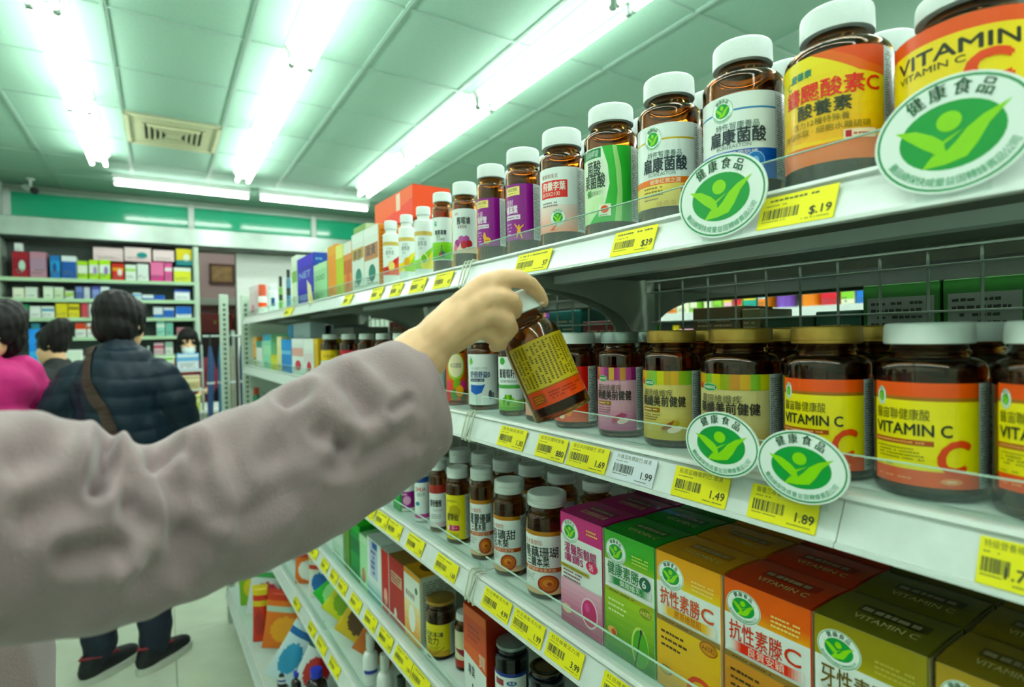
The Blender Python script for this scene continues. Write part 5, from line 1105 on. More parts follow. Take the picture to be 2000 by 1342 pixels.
R2 = [(24, 562, 47, ('#dfe2b8', '#e8ecd8')), (48, 561, 72, ('#dfe8dc', '#d8e4d8')), (84, 560, 104, ('#d8e6d4', '#e0ecd8')), (105, 561, 124, ('#dbe6d4', '#c8d8b8')), (126, 568, 144, ('#d0dcc8', '#a8c86a')), (147, 560, 162, ('#5a6aa8', '#7a8ac0')), (163, 561, 176, ('#3a4a8c', '#c8d0dc')), (179, 560, 195, ('#5a5aa8', '#8a9ad0')), (196, 560, 214, ('#3a5aa8', '#dfe6ec')), (258, 572, 276, ('#cfe2e6', '#3a8ac8')), (277, 576, 300, ('#2a6ac0', '#e0e8ec')), (301, 577, 322, ('#e0e8ec', '#2a60b8')), (340, 566, 371, ('#2a50a8', '#e6ecf0'))]
cn = ['cream', 'white', 'pale', 'pale green', 'small green white', 'slate blue', 'navy and white', 'violet blue', 'blue and white', 'light blue', 'blue', 'white and blue', 'navy striped']
for i, (u0, v, u1, c) in enumerate(R2): wall_box(u0, v, u1, v, SBZ[1]+.001, f'{cn[i]} medicine box on the second back shelf, {["far left", "left, beside the cream box", "left of its middle pair", "middle pair, right one", "before the slate blue box", "left of the navy one", "beside the slate blue one", "left of the big head", "just left of the big head", "right of the big head", "third from the end post", "second from the end post", "against the end post"][i]}', c)
R3 = [(38, 595, 55, ('#2a8a5a', '#3a9a6a')), (57, 598, 80, ('#dfe8e2', '#e8eeea')), (81, 598, 106, ('#e2e8e4', '#3a90b8')), (108, 592, 132, ('#e0d62a', '#d8ca20')), (133, 593, 155, ('#e0d020', '#8a7a14')), (158, 592, 172, ('#e2dcd8', '#c0505a')), (173, 593, 188, ('#dfe6e4', '#d8dee0')), (299, 600, 318, ('#3a80c8', '#e0e8ee')), (319, 601, 340, ('#dfe8ee', '#2a6ac0')), (343, 599, 374, ('#e2eaee', '#2a70c8'))]
cn = ['green', 'white', 'white and teal', 'bright yellow', 'yellow and olive', 'white and red', 'plain white', 'blue and white', 'white with blue wave', 'wide white and blue']
for i, (u0, v, u1, c) in enumerate(R3): wall_box(u0, v, u1, v, SBZ[2]+.001, f'{cn[i]} medicine box on the third back shelf', c)
R4 = [(38, 628, 50, ('#e6e6e0', '#d0d8d0')), (60, 632, 78, ('#2a5a6a', '#3a7a8a')), (146, 631, 168, ('#dfe4de', '#d0503a')), (169, 631, 188, ('#e4e6e0', '#d86a4a')), (305, 627, 322, ('#9ad0c0', '#e0ece4')), (323, 630, 338, ('#c8e0d4', '#7ab8a8')), (345, 640, 372, ('#d8c8c8', '#b87a84'))]
cn = ['small cream', 'dark teal', 'white and red', 'white and orange', 'mint', 'pale mint', 'dusty pink']
for i, (u0, v, u1, c) in enumerate(R4): wall_box(u0, v, u1, v, SBZ[3]+.001, f'{cn[i]} medicine box on the fourth back shelf', c)
R5 = [(300, 670, 320, ('#d8b8c0', '#b84a5a')), (322, 668, 338, ('#e0e4dc', '#9ab8a8')), (342, 672, 372, ('#c8ccd0', '#8a9ab8'))]
for i, (u0, v, u1, c) in enumerate(R5): wall_box(u0, v, u1, v, SBZ[4]+.001, f'{["rosy", "white green", "grey blue"][i]} box on the fifth back shelf by the masked woman', c)

# ---- things seen through the passage
t = empty('framed_picture', rloc((.74, 8.88, .80)), 'small brown framed picture on the pink wall beyond the passage', 'picture', rz=ROOM_A)
for (x0, z0, x1, z1) in ((-.16, 0, .16, .03), (-.16, .25, .16, .28), (-.16, 0, -.13, .28), (.13, 0, .16, .28)):
    q = MB(); q.rbox(x0, -.03, z0, x1, 0, z1, .003); q.build('frame_bar', mat('frame_wood', '#7a5a4a', rough=.5, noise=.15), t)
q = MB(); q.box(-.13, -.012, .03, .13, -.004, .25); q.build('canvas', mat('picture_ochre', '#c9a874', rough=.7, noise=.3, nscale=12), t)
q = MB(); q.prism([(-.35, 0), (.35, 0), (.35, .05), (-.35, .05)], 'y', -.5, 0); 
t = empty('wall_shelf', rloc((.72, 8.70, .48)), 'white wall shelf under the framed picture beyond the passage', 'shelf', rz=ROOM_A)
q = MB(); q.rbox(-.42, -.10, 0, .42, .19, .10, .01); q.build('board', WALLM, t)
t = empty('storage_cabinet', rloc((.74, 8.40, FL)), 'dark cabinet with a red chest on it beyond the passage', 'cabinet', rz=ROOM_A)
q = MB(); q.rbox(-.40, 0, 0, .45, .45, 1.55, .01); q.build('body', mat('dark_lacquer', '#3a2c2c', rough=.4, noise=.1), t)
for x in (-.2, .22):
    q = MB(); q.rbox(x-.19, -.015, .05, x+.19, -.001, 1.45, .004); q.build('door', mat('dark_lacquer', '#3a2c2c'), t)
t = empty('red_chest', rloc((.62, 8.45, FL+1.551)), 'dark red chest on the cabinet beyond the passage', 'chest', rz=ROOM_A)
q = MB(); q.rbox(-.26, 0, 0, .20, .3, .26, .01); q.build('body', mat('red_lacquer', '#93322e', rough=.35, noise=.08), t)
q = MB(); q.rbox(-.03, -.012, .12, .0, -.001, .17, .002); q.build('latch', GOLDCAP, t)
t = empty('yellow_box', rloc((.98, 8.45, FL+1.551)), 'pale yellow box right of the red chest beyond the passage', 'box', rz=ROOM_A)
q = MB(); q.rbox(-.12, 0, 0, .12, .2, .25, .005); q.build('carton_body', mat('pale_yellow_card', '#d8c87a', rough=.6, noise=.05), t)
q = MB(); q.rbox(-.125, -.004, .2, .125, .204, .256, .004); q.build('lid', mat('pale_yellow_card', '#d8c87a'), t)

batten(7.95, .15, 1.40, 'added single tube light, out of view, brightening the room beyond the passage', False, True)  # lamp added out of view to brighten the passage
# ---- counter with displays behind the shoppers
CY = 5.15
t = empty('shop_counter', rloc((-.35, CY, FL)), 'long pale shop counter behind the shoppers', 'counter', rz=ROOM_A)
q = MB(); q.rbox(-.80, .02, 0, .80, .5, .86, .006); q.build('body', mat('counter_laminate', '#cfd8d0', rough=.4, noise=.04), t)
q = MB(); q.rbox(-.83, -.02, .861, .83, .54, .90, .006); q.build('worktop', mat('counter_top', '#dfe6e0', rough=.3, noise=.04), t)
for x in (-.53, 0, .53):
    q = MB(); q.rbox(x-.25, .0, .06, x+.25, .019, .82, .003); q.build('front_panel', mat('counter_panel', '#b8c8c0', rough=.35, noise=.05), t)
CT = FL+.9012
def cbox(u0, v0, u1, vb, label, cols, Y=CY+.05, name='display_box', depth=.14, base=None):
    A = onWall(u0, v0, Y); B = onWall(u1, v0, Y); b_ = base if base is not None else CT
    return wall_box(u0, v0, u1, v0, b_, label, cols, Y=Y, depth=depth, name=name, group='displays on the counter')
cbox(55, 643, 83, 0, 'bright blue upright display box on the counter, left', ('#2a8ad8', '#5ab0ea'), Y=CY+.16)
cbox(86, 664, 128, 0, 'tall white cardboard display between the pink shirt and the dark coat', ('#e0e6e0', '#e8ece6', '#d0d8b8'))
cbox(130, 684, 158, 0, 'low white box right of the tall white display', ('#dfe6de', '#c8d8c8'), Y=CY+.12)
# tiered rack of small packs right of the navy coat
t = empty('display_rack', rloc((.08, 4.55, FL)), 'tiered wire rack of small packs to the right of the navy coat', 'rack', rz=ROOM_A)
for k, z in enumerate((.62, .78, .94, 1.10, 1.24)):
    q = MB(); q.rbox(-.16, -.0+k*.03, z-.012, .17, .16+k*.03, z, .003); q.build('tier', mat('rack_white', '#d3ddd8', rough=.4, noise=.03), t)
for x in (-.165, .165):
    q = MB(); q.tube([(x, .0, 0), (x, .0, .5), (x, .18, 1.42)], .007, 8); q.build('post', mat('rack_steel', '#9fb0a8', rough=.35, metal=.3), t)
    q = MB(); q.tube([(x, .30, 0), (x, .18, 1.2)], .006, 8); q.build('stay', mat('rack_steel', '#9fb0a8'), t)
rk = [('#8fd03a', '#dfe8e0'), ('#2c7a6a', '#e0e6e0'), ('#e0b8c0', '#dfe6e4'), ('#b8303a', '#dfe6e0'), ('#3a4a44', '#5a8a6a'), ('#dfe0b0', '#b8c86a'), ('#8fd8c8', '#dff0ec'), ('#e8e0c0', '#c8b88a'), ('#d8e8d0', '#6ab03a'), ('#7ab0d8', '#e0e8ee')]
rn = ['lime', 'teal', 'pale rose', 'crimson', 'charcoal green', 'straw', 'aqua', 'cream', 'leaf green', 'sky blue']
for k, z in enumerate((.62, .78, .94, 1.10, 1.24)):
    for j in range(2):
        c = rk[k*2+j]; bx = empty('small_pack', rloc((-.0+(j)*.155, 4.555+k*.03, FL+z+.0012)), f'{rn[k*2+j]} pack on the wire rack tier beside the navy coat', 'pack', 'packs on the tiered rack', ROOM_A)
        q = MB(); hh = .10+.02*((k+j) % 2); q.rbox(-.07, 0, 0, .07, .06, hh, .003, col=lin(c[0])); q.build('carton_body', MATTE, bx)
        a = Art(.13, hh*.9, c[1]); a.rect(-.065, hh*.5, .065, hh*.75, c[0]); a.lines(-.05, .01, .05, hh*.4, 3, '#556a60', seed=k*3+j); q = MB(); put_flat(q, a, lambda x, zz, l: (x, -l*4, zz+.004)); q.build('front_print', MATTE, bx)
# hanging folded umbrellas
t = empty('umbrella_rack', rloc((.42, 4.25, FL)), 'steel stand with hooks holding folded umbrellas beside the slotted upright', 'rack', rz=ROOM_A)
q = MB(); q.tube([(0, .1, 0.02), (0, .1, 1.52)], .014, 10); q.build('pole', mat('rack_steel', '#9fb0a8'), t)
q = MB(); q.lathe([(.0005, 0), (.16, 0), (.16, .012), (.03, .03), (.0005, .03)], 24, cy=.1); q.build('base', mat('rack_steel', '#9fb0a8'), t)
q = MB(); q.tube([(-.19, .02, 1.48), (.2, .02, 1.48)], .007, 8); q.build('hook_bar', mat('rack_steel', '#9fb0a8'), t)
uc = [('#2a4a78', 'navy'), ('#3a78a8', 'sky blue'), ('#8a8a7a', 'khaki grey'), ('#1f3560', 'midnight blue'), ('#4a6a9a', 'dusty blue'), ('#2c3a58', 'slate')]
for i, (c, nm) in enumerate(uc):
    x = -.15+i*.064; L = .62+.05*(i % 3)
    o = empty('folded_umbrella', rloc((.42+x, 4.245+.012*(i % 2), FL+1.475)), f'{nm} folded umbrella hanging on the stand, {["leftmost","second from left","third from left","fourth from left","fifth from left","rightmost"][i]}', 'umbrella', 'folded umbrellas on the stand', ROOM_A)
    q = MB(); q.tube([(0, 0, -.06), (.004, 0, -.16), (.003*(i-2), 0, -.16-L*.5), (.004*(i-2), 0, -.16-L)], [.010, .026, .023, .008], 12, flat=.8); q.build('canopy', mat('umbrella_'+nm.replace(' ', '_'), c, rough=.7, noise=.12, nscale=25), o, smooth='auto')
    q = MB(); q.tube([(0, 0, -.07), (0, 0, -.01), (.0, -.012, .008), (.0, -.024, -.005)], .005, 8); q.build('handle', mat('umbrella_handle', '#20262a', rough=.4), o)
    q = MB(); q.tube([(.0, 0, -.30), (.0, 0, -.315)], .028, 12, flat=.85); q.build('strap', mat('umbrella_strap', '#c3ccd0', rough=.6), o)

# ================================================================== SHELVING ACROSS THE FAR AISLE (seen through the wires)
FX = 2.35
t = empty('far_aisle_shelving', Vector((FX, 1.6, 0)), 'brightly lit shelving run across the far aisle, full of small packs', 'shelving')
q = MB(); q.box(.36, -1.95, 0, .38, 1.95, 2.2); q.build('back_panel', mat('far_back', '#c3d0c8', rough=.6, noise=.04), t)
FZ = [.335, .10, -.10, -.30, -.55, -.82]
for z in FZ:
    q = MB(); q.box(0, -1.95, z+CAMZ-.035, .36, 1.95, z+CAMZ-.001); sh_ = q.build('shelf_board', SHELFM, t)
    q = MB(); q.box(-.006, -1.95, z+CAMZ-.04, -.001, 1.95, z+CAMZ+.0); q.build('price_rail', RAILM, sh_)
for y in (-1.95, -.98, 0, .98, 1.93):
    q = MB(); q.box(.33, y, 0, .358, y+.03, 2.25); q.build('upright', STEELD, t)
pal = [('#e4eae8', 'white'), ('#d2404a', 'red'), ('#3a78c8', 'blue'), ('#2c9a8a', 'teal'), ('#e0d24a', 'yellow'), ('#e6b8c4', 'pink'), ('#8cc850', 'lime'), ('#e08a3a', 'orange'), ('#b8d8e0', 'ice blue'), ('#7a5ab0', 'violet'), ('#dfe4c8', 'cream')]
rnd = random.Random(21)
for zi, z in enumerate(FZ[:4]):
    y = (.1, .2, .5, .9)[zi]; k = 0; prev = 'nothing'
    n_ = 0
    while y < 3.6 and n_ < 40:
        w = rnd.uniform(.045, .12); h = rnd.uniform(.10, .155); c, nm = pal[rnd.choice([0, 0, 0, 1, 2, 3, 4, 5, 6, 7, 8, 8, 9, 10])]; c2, nm2 = rnd.choice(pal)
        bt = rnd.random() < .25
        o = empty('retail_pack', Vector((FX+.01, y+w/2, CAMZ+z+.0008)), f'{nm} and {nm2} {"bottle" if bt else "pack"} next to {prev}, {["highest","upper","middle","lower"][zi]} far shelf', 'pack', 'packs across the far aisle')
        q = MB()
        if bt:
            r = w*.36; q.lathe([(.0005, 0), (r, 0), (r, h*.7), (r*.5, h*.8), (r*.5, h*.82)], 12, cx=r+.01, col=lin(c)); q.build('body', MATTE, o, smooth='auto')
            q = MB(); q.lathe([(r*.6, h*.82), (r*.6, h), (.0005, h)], 12, cx=r+.01, col=lin(c2)); q.build('cap', MATTE, o)
        else:
            q.rbox(0, -w/2+.002, 0, .12, w/2-.002, h, .002, col=lin(c)); q.build('carton_body', MATTE, o)
            a = Art((w-.006), h*.95, c); a.rect(-w*.45, h*rnd.uniform(.1, .5), w*.45, h*rnd.uniform(.6, .9), c2); a.lines(-w*.4, h*.02, w*.4, h*.2, 2, '#4a5a55', seed=n_)
            q = MB(); put_flat(q, a, lambda u, v, l: (-l*4, -u, v+.002)); q.build('front_print', MATTE, o)
        prev = f'{nm} and {nm2} one'; y += w+.004; n_ += 1

# ================================================================== POUCHES AND BOTTLES ON THE LOWEST SHELVES
def pouch(s, X, Y, w, h, lean, roll, yaw, label, cols, thick=.022, name='snack_pouch', dz=0.0, seed=1):
    """a filled soft pouch standing on its foot: pinched top seal, swollen belly"""
    X -= math.sin(yaw)*h/2*math.sin(roll); Y += math.cos(yaw)*h/2*math.sin(roll)
    dz += abs(w/2*math.sin(roll))+.5*thick*abs(math.sin(lean))
    t = empty(name, (X, Y, CAMZ+SH[s]+.002+dz), label, 'pouch', f'soft pouches on the {"fifth" if s == 5 else "lowest"} shelf')
    t.rotation_euler = (roll, lean, yaw)
    rnd = random.Random(seed); nx, nz = 20, 30; V = []; F = []; C_ = []
    def P(i, j, side):
        u = i/nx; v = j/nz; x = (u-.5)*w; z = v*h
        th = thick*math.sin(PI*min(1, max(0, u)))**.5*(math.sin(PI*min(1, v*.93))**.55 if v < .97 else 0)
        th += .0022*math.sin(9*u+13*v+seed)*math.sin(PI*u)*math.sin(PI*v)
        return (side*th*.5, -x*(1-.05*math.sin(PI*v)), z)
    q = MB()
    a, b_, c_ = [lin(c) for c in cols[:3]]
    for side in (-1, 1):
        for j in range(nz):
            for i in range(nx):
                u, v = (i+.5)/nx, (j+.5)/nz
                col = a
                if v > .86: col = b_
                elif (u-.5)**2*4+(v-.35)**2*9 < .5: col = c_
                elif abs(v-.72) < .06: col = lin(cols[3]) if len(cols) > 3 else b_
                pts = [P(i, j, side), P(i+1, j, side), P(i+1, j+1, side), P(i, j+1, side)]
                if side > 0: pts = pts[::-1]
                q.add(pts, [(0, 1, 2, 3)], 0, col)
    o = q.build('pouch_body', mat('pouch_film', rough=.28, attr=True, coat=.3), t, smooth=True)
    q = MB(); q.box(-.0012, -w/2, h*.985, .0012, w/2, h+.012, col=b_); q.build('top_seal', mat('pouch_film'), t)
    return t
PP = [(5, .50, 2.16, .10, .15, .05, 0, .9, 'orange pouch with a white panel, farthest on the fifth shelf', ('#d8742a', '#e2b04a', '#e0e4dc', '#c8482a')),
      (5, .51, 2.02, .09, .15, .05, .0, .9, 'white and orange pouch beside the far orange one on the fifth shelf', ('#e0e2d8', '#d8c02a', '#3a70b8', '#d0502a')),
      (5, .53, 1.86, .09, .17, .1, .85, .9, 'bright green rolled pouch leaning on the fifth shelf', ('#2fae3a', '#5fd05a', '#a8e6a0', '#1f8a2c')),
      (5, .53, 1.73, .12, .18, .1, .62, .9, 'yellow green pouch leaning between the green and brown ones', ('#c9cc3a', '#8fb83a', '#7fa82c', '#d8d86a')),
      (5, .53, 1.59, .12, .19, .1, .55, .9, 'yellow and brown pouch leaning on the fifth shelf', ('#d2b42c', '#b8862c', '#5a3a1c', '#c8c83a')),
      (5, .54, 1.47, .12, .18, .1, .5, .9, 'dark orange pouch leaning nearest on the fifth shelf', ('#b86a1c', '#8c4a1c', '#3a2010', '#d2b42c')),
      (6, .42, 2.86, .15, .22, .05, -.1, 1.1, 'green and yellow pouch at the far end of the lowest shelf', ('#7fae3a', '#4a9a4a', '#d8c83a', '#dfe6e6')),
      (6, .45, 2.70, .16, .25, .05, .15, 1.1, 'white and red crumpled pouch on the lowest shelf', ('#d8e0e0', '#c8d0d4', '#b83a4a', '#4aa05a')),
      (6, .56, 2.62, .16, .26, .05, -.15, 1.1, 'dark red and green pouch behind the crumpled white one', ('#5a3a30', '#a8404a', '#3a7a2c', '#c8ccd0')),
      (6, .385, 2.50, .06, .22, .05, .0, 1.1, 'yellow topped red pouch standing at the lowest rail', ('#c8401c', '#e0c81c', '#a83218', '#d8c02a')),
      (6, .46, 2.36, .17, .22, .05, .12, 1.1, 'orange pouch with a dried fruit picture on the lowest shelf', ('#dd7a22', '#c8481c', '#eaa53a', '#b8d0c0')),
      (6, .60, 2.30, .16, .26, .05, .1, 1.1, 'red brown pouch behind the orange dried fruit one', ('#b04a2a', '#c86a2a', '#7a3a22', '#dfd0c0')),
      (6, .44, 2.10, .11, .25, .05, .55, 1.1, 'tall white and blue pouch with an orange top, leaning right', ('#cfe2ea', '#e09a2a', '#4a9ac8', '#2a6aa8')),
      (6, .49, 1.96, .13, .24, .05, .42, 1.1, 'white pouch with red lettering leaning right on the lowest shelf', ('#dfe8ea', '#d8b03a', '#b83a3a', '#2a5a4a')),
      (6, .64, 1.92, .14, .24, .05, .2, 1.1, 'slate and maroon pouch behind the red lettered one', ('#4a3a44', '#6a2a34', '#2a2a34', '#8a9aa0'))]
for i, (s, X, Y, w, h, le, ro, ya, lab, cols) in enumerate(PP): pouch(s, X, Y, w, h, le, ro, ya, lab, cols, seed=i+3)
def big_bottle(s, u0, u1, yt, label, bc, cc, xf, capf=.16, H=None):
    h = SH[s]; X, Y, r, D, az = fit_cyl(u0, u1, yt+30, xf); Hh = H or max(.08, zray((u0+u1)/2, yt, D+r*.4)-h)
    t = empty('drink_bottle', (X, Y, CAMZ+h+.0012), label, 'bottle', f'bottles on the {"fifth" if s == 5 else "lowest"} shelf', PI/2-az)
    zc = Hh*(1-capf); q = MB(); P = body_profile(r, zc*.72, zc-.006, r*.45)+[(r*.45, zc+.001)]; q.lathe([(a_, b_) for a_, b_ in P], 28); q.build('body', bc, t, smooth='auto')
    add_cap(t, r*.55, zc, Hh, cc, 'metal')
    a = Art(2.2*r, zc*.35, '#e0e6e6'); a.rect(-r, zc*.1, r, zc*.2, '#3a4a9a'); a.lines(-r*.8, .005, r*.8, zc*.1, 3, '#445'); q = MB(); put_curved(q, a, r+.0003, zc*.25, 0); q.build('front_label', PRINT, t)
    return t
WB = mat('white_bottle_plastic'); BLC = mat('blue_cap', '#2438c8', rough=.35, noise=.05); DRK = mat('cola_bottle', '#1c1410', rough=.12, noise=.1, coat=.5)
big_bottle(5, 708, 738, 1234, 'white bottle with a rounded top on the fifth shelf, left of two', WB, WB, .47, .3)
big_bottle(5, 735, 768, 1274, 'white bottle with a purple banded label on the fifth shelf, right of two', WB, WB, .47, .3)
big_bottle(5, 768, 800, 1318, 'dark bottle beside the white ones at the bottom frame edge', DRK, mat('cap_2a3a30', '#2a3a30', rough=.4), .47, .3)
big_bottle(6, 541, 568, 1312, 'clear dark bottle with a blue cap, leftmost at the bottom', DRK, BLC, .38, .14)
big_bottle(6, 568, 592, 1310, 'second dark bottle with a blue cap, beside the leftmost', DRK, BLC, .40, .14)
big_bottle(6, 596, 640, 1302, 'dark drink bottle with a blue cap, right one at the bottom', DRK, BLC, .42, .14)
# ================================================================== PEOPLE
from mathutils.bvhtree import BVHTree
SKIN = mat('skin', '#e2b78c', rough=.48, sss=.25, noise=.05, nscale=30, bump=.12, bscale=260)
HAIR = mat('dark_hair', '#0d0a09', rough=.55, noise=.35, nscale=140, bump=.25, bscale=220, spec=.3)
def prim(q, p):
    k = p[0]
    if k == 'c':                                   # tapered capsule chain: ('c', [(point, radius), ...], flat)
        pts = [Vector(a) for a, _ in p[1]]; rs = [r for _, r in p[1]]; fl = p[2] if len(p) > 2 else 1.0
        d0 = (pts[1]-pts[0]).normalized(); d1 = (pts[-1]-pts[-2]).normalized()
        P = [pts[0]-d0*rs[0]*.98, pts[0]-d0*rs[0]*.75]+pts+[pts[-1]+d1*rs[-1]*.75, pts[-1]+d1*rs[-1]*.98]
        Rr = [rs[0]*.2, rs[0]*.68]+rs+[rs[-1]*.68, rs[-1]*.2]
        q.tube(P, Rr, 14, flat=fl)
    else:                                          # ellipsoid: ('e', centre, radii, matrix)
        c = Vector(p[1]); r = p[2]; mx = p[3] if len(p) > 3 else Matrix.Identity(3)
        V = []; n, m = 16, 10
        for j in range(1, m):
            th = PI*j/m
            for i in range(n):
                a = 2*PI*i/n; V.append(c+mx @ Vector((r[0]*math.sin(th)*math.cos(a), r[1]*math.sin(th)*math.sin(a), r[2]*math.cos(th))))
        V += [c+mx @ Vector((0, 0, r[2])), c-mx @ Vector((0, 0, r[2]))]
        F = [((j)*n+i, (j+1)*n+i, (j+1)*n+(i+1) % n, j*n+(i+1) % n) for j in range(m-2) for i in range(n)]
        F += [(len(V)-2, i, (i+1) % n) for i in range(n)]+[(len(V)-1, (m-2)*n+(i+1) % n, (m-2)*n+i) for i in range(n)]
        q.add(V, F)
def blob(name, prims, voxel, m, parent=None, smooth=4, fn=None, loc=(0, 0, 0)):
    q = MB()
    for p in prims: prim(q, p)
    me = q.build('shape', m, data_only=True)
    o = bpy.data.objects.new('shape', me); COL.objects.link(o)
    r = o.modifiers.new('r', 'REMESH'); r.mode = 'VOXEL'; r.voxel_size = voxel
    s = o.modifiers.new('s', 'SMOOTH'); s.factor = .5; s.iterations = smooth
    out = bpy.data.meshes.new_from_object(o.evaluated_get(bpy.context.evaluated_depsgraph_get()))
    bpy.data.objects.remove(o); bpy.data.meshes.remove(me)
    out.name = name
    n = len(out.vertices); co = np.empty(n*3, 'f'); out.vertices.foreach_get('co', co); co = co.reshape(n, 3)
    if fn is not None:
        no = np.empty(n*3, 'f'); out.vertices.foreach_get('normal', no); no = no.reshape(n, 3)
        co = co+no*fn(co, no)[:, None]
    co = co-np.array(loc, 'f')[None, :]
    out.vertices.foreach_set('co', co.astype('f').ravel())
    out.polygons.foreach_set('use_smooth', [True]*len(out.polygons)); out.materials.clear(); out.materials.append(m); out.update()
    ob = bpy.data.objects.new(name, out); COL.objects.link(ob); ob.parent = parent
    return ob
def bvh_of(o): me = o.data; return BVHTree.FromPolygons([v.co for v in me.vertices], [p.vertices for p in me.polygons])
def band_on(o, pts, w, th, name, m, parent, off=.004, n=40):
    """a strap lying on the surface of o along a guide polyline"""
    T = bvh_of(o); pts = [Vector(p) for p in pts]; P = []; N = []
    for i in range(n+1):
        t = i/n*(len(pts)-1); k = min(int(t), len(pts)-2); g = pts[k].lerp(pts[k+1], t-k)
        l, no, _, _ = T.find_nearest(g); P.append(l+no*off); N.append(no)
    for _ in range(3): P = [P[0]]+[(P[i-1]+P[i]*2+P[i+1])/4 for i in range(1, n)]+[P[n]]
    q = MB(); V = []
    for i in range(n+1):
        t = (P[min(i+1, n)]-P[max(i-1, 0)]).normalized(); s = t.cross(N[i]).normalized()
        V += [P[i]-s*w/2, P[i]+s*w/2, P[i]+s*w/2+N[i]*th, P[i]-s*w/2+N[i]*th]
    F = [(4*i+a, 4*i+(a+1) % 4, 4*i+4+(a+1) % 4, 4*i+4+a) for i in range(n) for a in range(4)]+[(3, 2, 1, 0), (4*n, 4*n+1, 4*n+2, 4*n+3)]
    q.add(V, F); return q.build(name, m, parent)
def hand_prims(w, dirv, palmn, s=1.0, side=1):
    """relaxed hand: w wrist, dirv finger direction, palmn palm normal, side +1 thumb on dirv x palmn"""
    d = Vector(dirv).normalized(); n = Vector(palmn).normalized(); b = d.cross(n).normalized()*side; w = Vector(w); P = []
    P.append(('c', [(w, .026*s), (w+d*.03*s, .028*s), (w+d*.075*s, .030*s)], .6))
    for k, (o_, L) in enumerate(((.026, .072), (.009, .08), (-.009, .074), (-.026, .058))):
        k0 = w+d*.08*s+b*o_*s; k1 = k0+d*L*.5*s+n*.008*s; k2 = k1+d*L*.3*s+n*.018*s; k3 = k2+d*L*.1*s+n*.018*s
        P.append(('c', [(w+d*.03*s+b*o_*.7*s, .010*s), (k0, .0095*s), (k1, .0085*s), (k2, .0078*s), (k3, .0068*s)]))
    P.append(('c', [(w+d*.015*s+b*.02*s, .012*s), (w+d*.045*s+b*.045*s+n*.01*s, .011*s), (w+d*.075*s+b*.052*s+n*.02*s, .009*s)]))
    return P
def shoes(t, pts, m_up, m_sole, m_trim, rz):
    for (x, y, z) in pts:
        c, s_ = math.cos(rz), math.sin(rz)
        def L(a, b, z_): return (x+a*c-b*s_, y+a*s_+b*c, z+z_)
        o = blob('shoe', [('c', [(L(0, -.05, .05), .040), (L(0, .0, .058), .042), (L(0, .075, .045), .041), (L(0, .135, .038), .034)]), ('c', [(L(0, -.045, .06), .042), (L(0, -.03, .10), .042)])], .006, m_up, t, 3)
        q = MB(); n = 20; pts2 = []
        for i in range(n):
            a = 2*PI*i/n; yy = .044+.136*math.sin(a); xx = .054*math.cos(a)*(1-.12*math.sin(a+2)); pts2.append((x+xx*c-yy*s_, y+xx*s_+yy*c))
        q.prism(pts2, 'z', z+.001, z+.030); q.build('sole', m_sole, o)
        q = MB(); q.tube([L(-.043, .05, .095), L(-.045, -.03, .108), L(0, -.086, .115), L(.045, -.03, .108), L(.043, .05, .095)], .006, 6); q.build('collar_trim', m_trim, o)
def head_prims(c, f, s=1.0):
    """c skull centre, f facing direction (unit, level)"""
    f = Vector(f).normalized(); r = Vector((f.y, -f.x, 0)); M3 = Matrix((r, f, Vector((0, 0, 1)))).transposed()
    A = lambda x, y, z: Vector(c)+M3 @ (Vector((x, y, z))*s)
    P = [('e', A(0, 0, .015), (.076*s, .094*s, .100*s), M3), ('e', A(0, .022, -.045), (.060*s, .070*s, .072*s), M3), ('e', A(0, .058, -.088), (.028*s, .024*s, .020*s), M3),
         ('c', [(A(0, .086, .014), .0075*s), (A(0, .100, -.022), .0095*s)]), ('e', A(0, .086, -.058), (.024*s, .012*s, .010*s), M3), ('e', A(0, .075, .035), (.055*s, .018*s, .014*s), M3)]
    for sd in (-1, 1):
        P += [('e', A(sd*.078, -.006, -.012), (.010*s, .018*s, .030*s), M3), ('e', A(sd*.038, .062, -.028), (.020*s, .018*s, .020*s), M3)]
    return P, A, M3
def eyes(t, A, s=1.0):
    for sd in (-1, 1):
        q = MB(); c = A(sd*.031, .083, .008)
        q.lathe([(.0005, -.009*s), (.006*s, -.006*s), (.009*s, 0), (.006*s, .006*s), (.0005, .009*s)], 12); q.v = [(x+c.x, y+c.y, z*.55+c.z) for x, y, z in q.v]
        q.build('eye', mat('eye_dark', '#15110f', rough=.1), t, smooth=True)
    for sd in (-1, 1):
        q = MB(); q.tube([A(sd*.014, .095, .030), A(sd*.032, .094, .034), A(sd*.05, .080, .029)], .0028*s, 6); q.build('eyebrow', HAIR, t)
def mask_on(t, A, M3, m, s=1.0):
    blobp = [('e', A(0, .060, -.055), (.058*s, .052*s, .046*s), M3)]
    blob('face_mask', blobp, .006, m, t, 3)
    for sd in (-1, 1):
        q = MB(); q.tube([A(sd*.05, .07, -.035), A(sd*.078, .02, -.01), A(sd*.085, -.01, .01)], .002, 6); q.build('ear_loop', m, t)

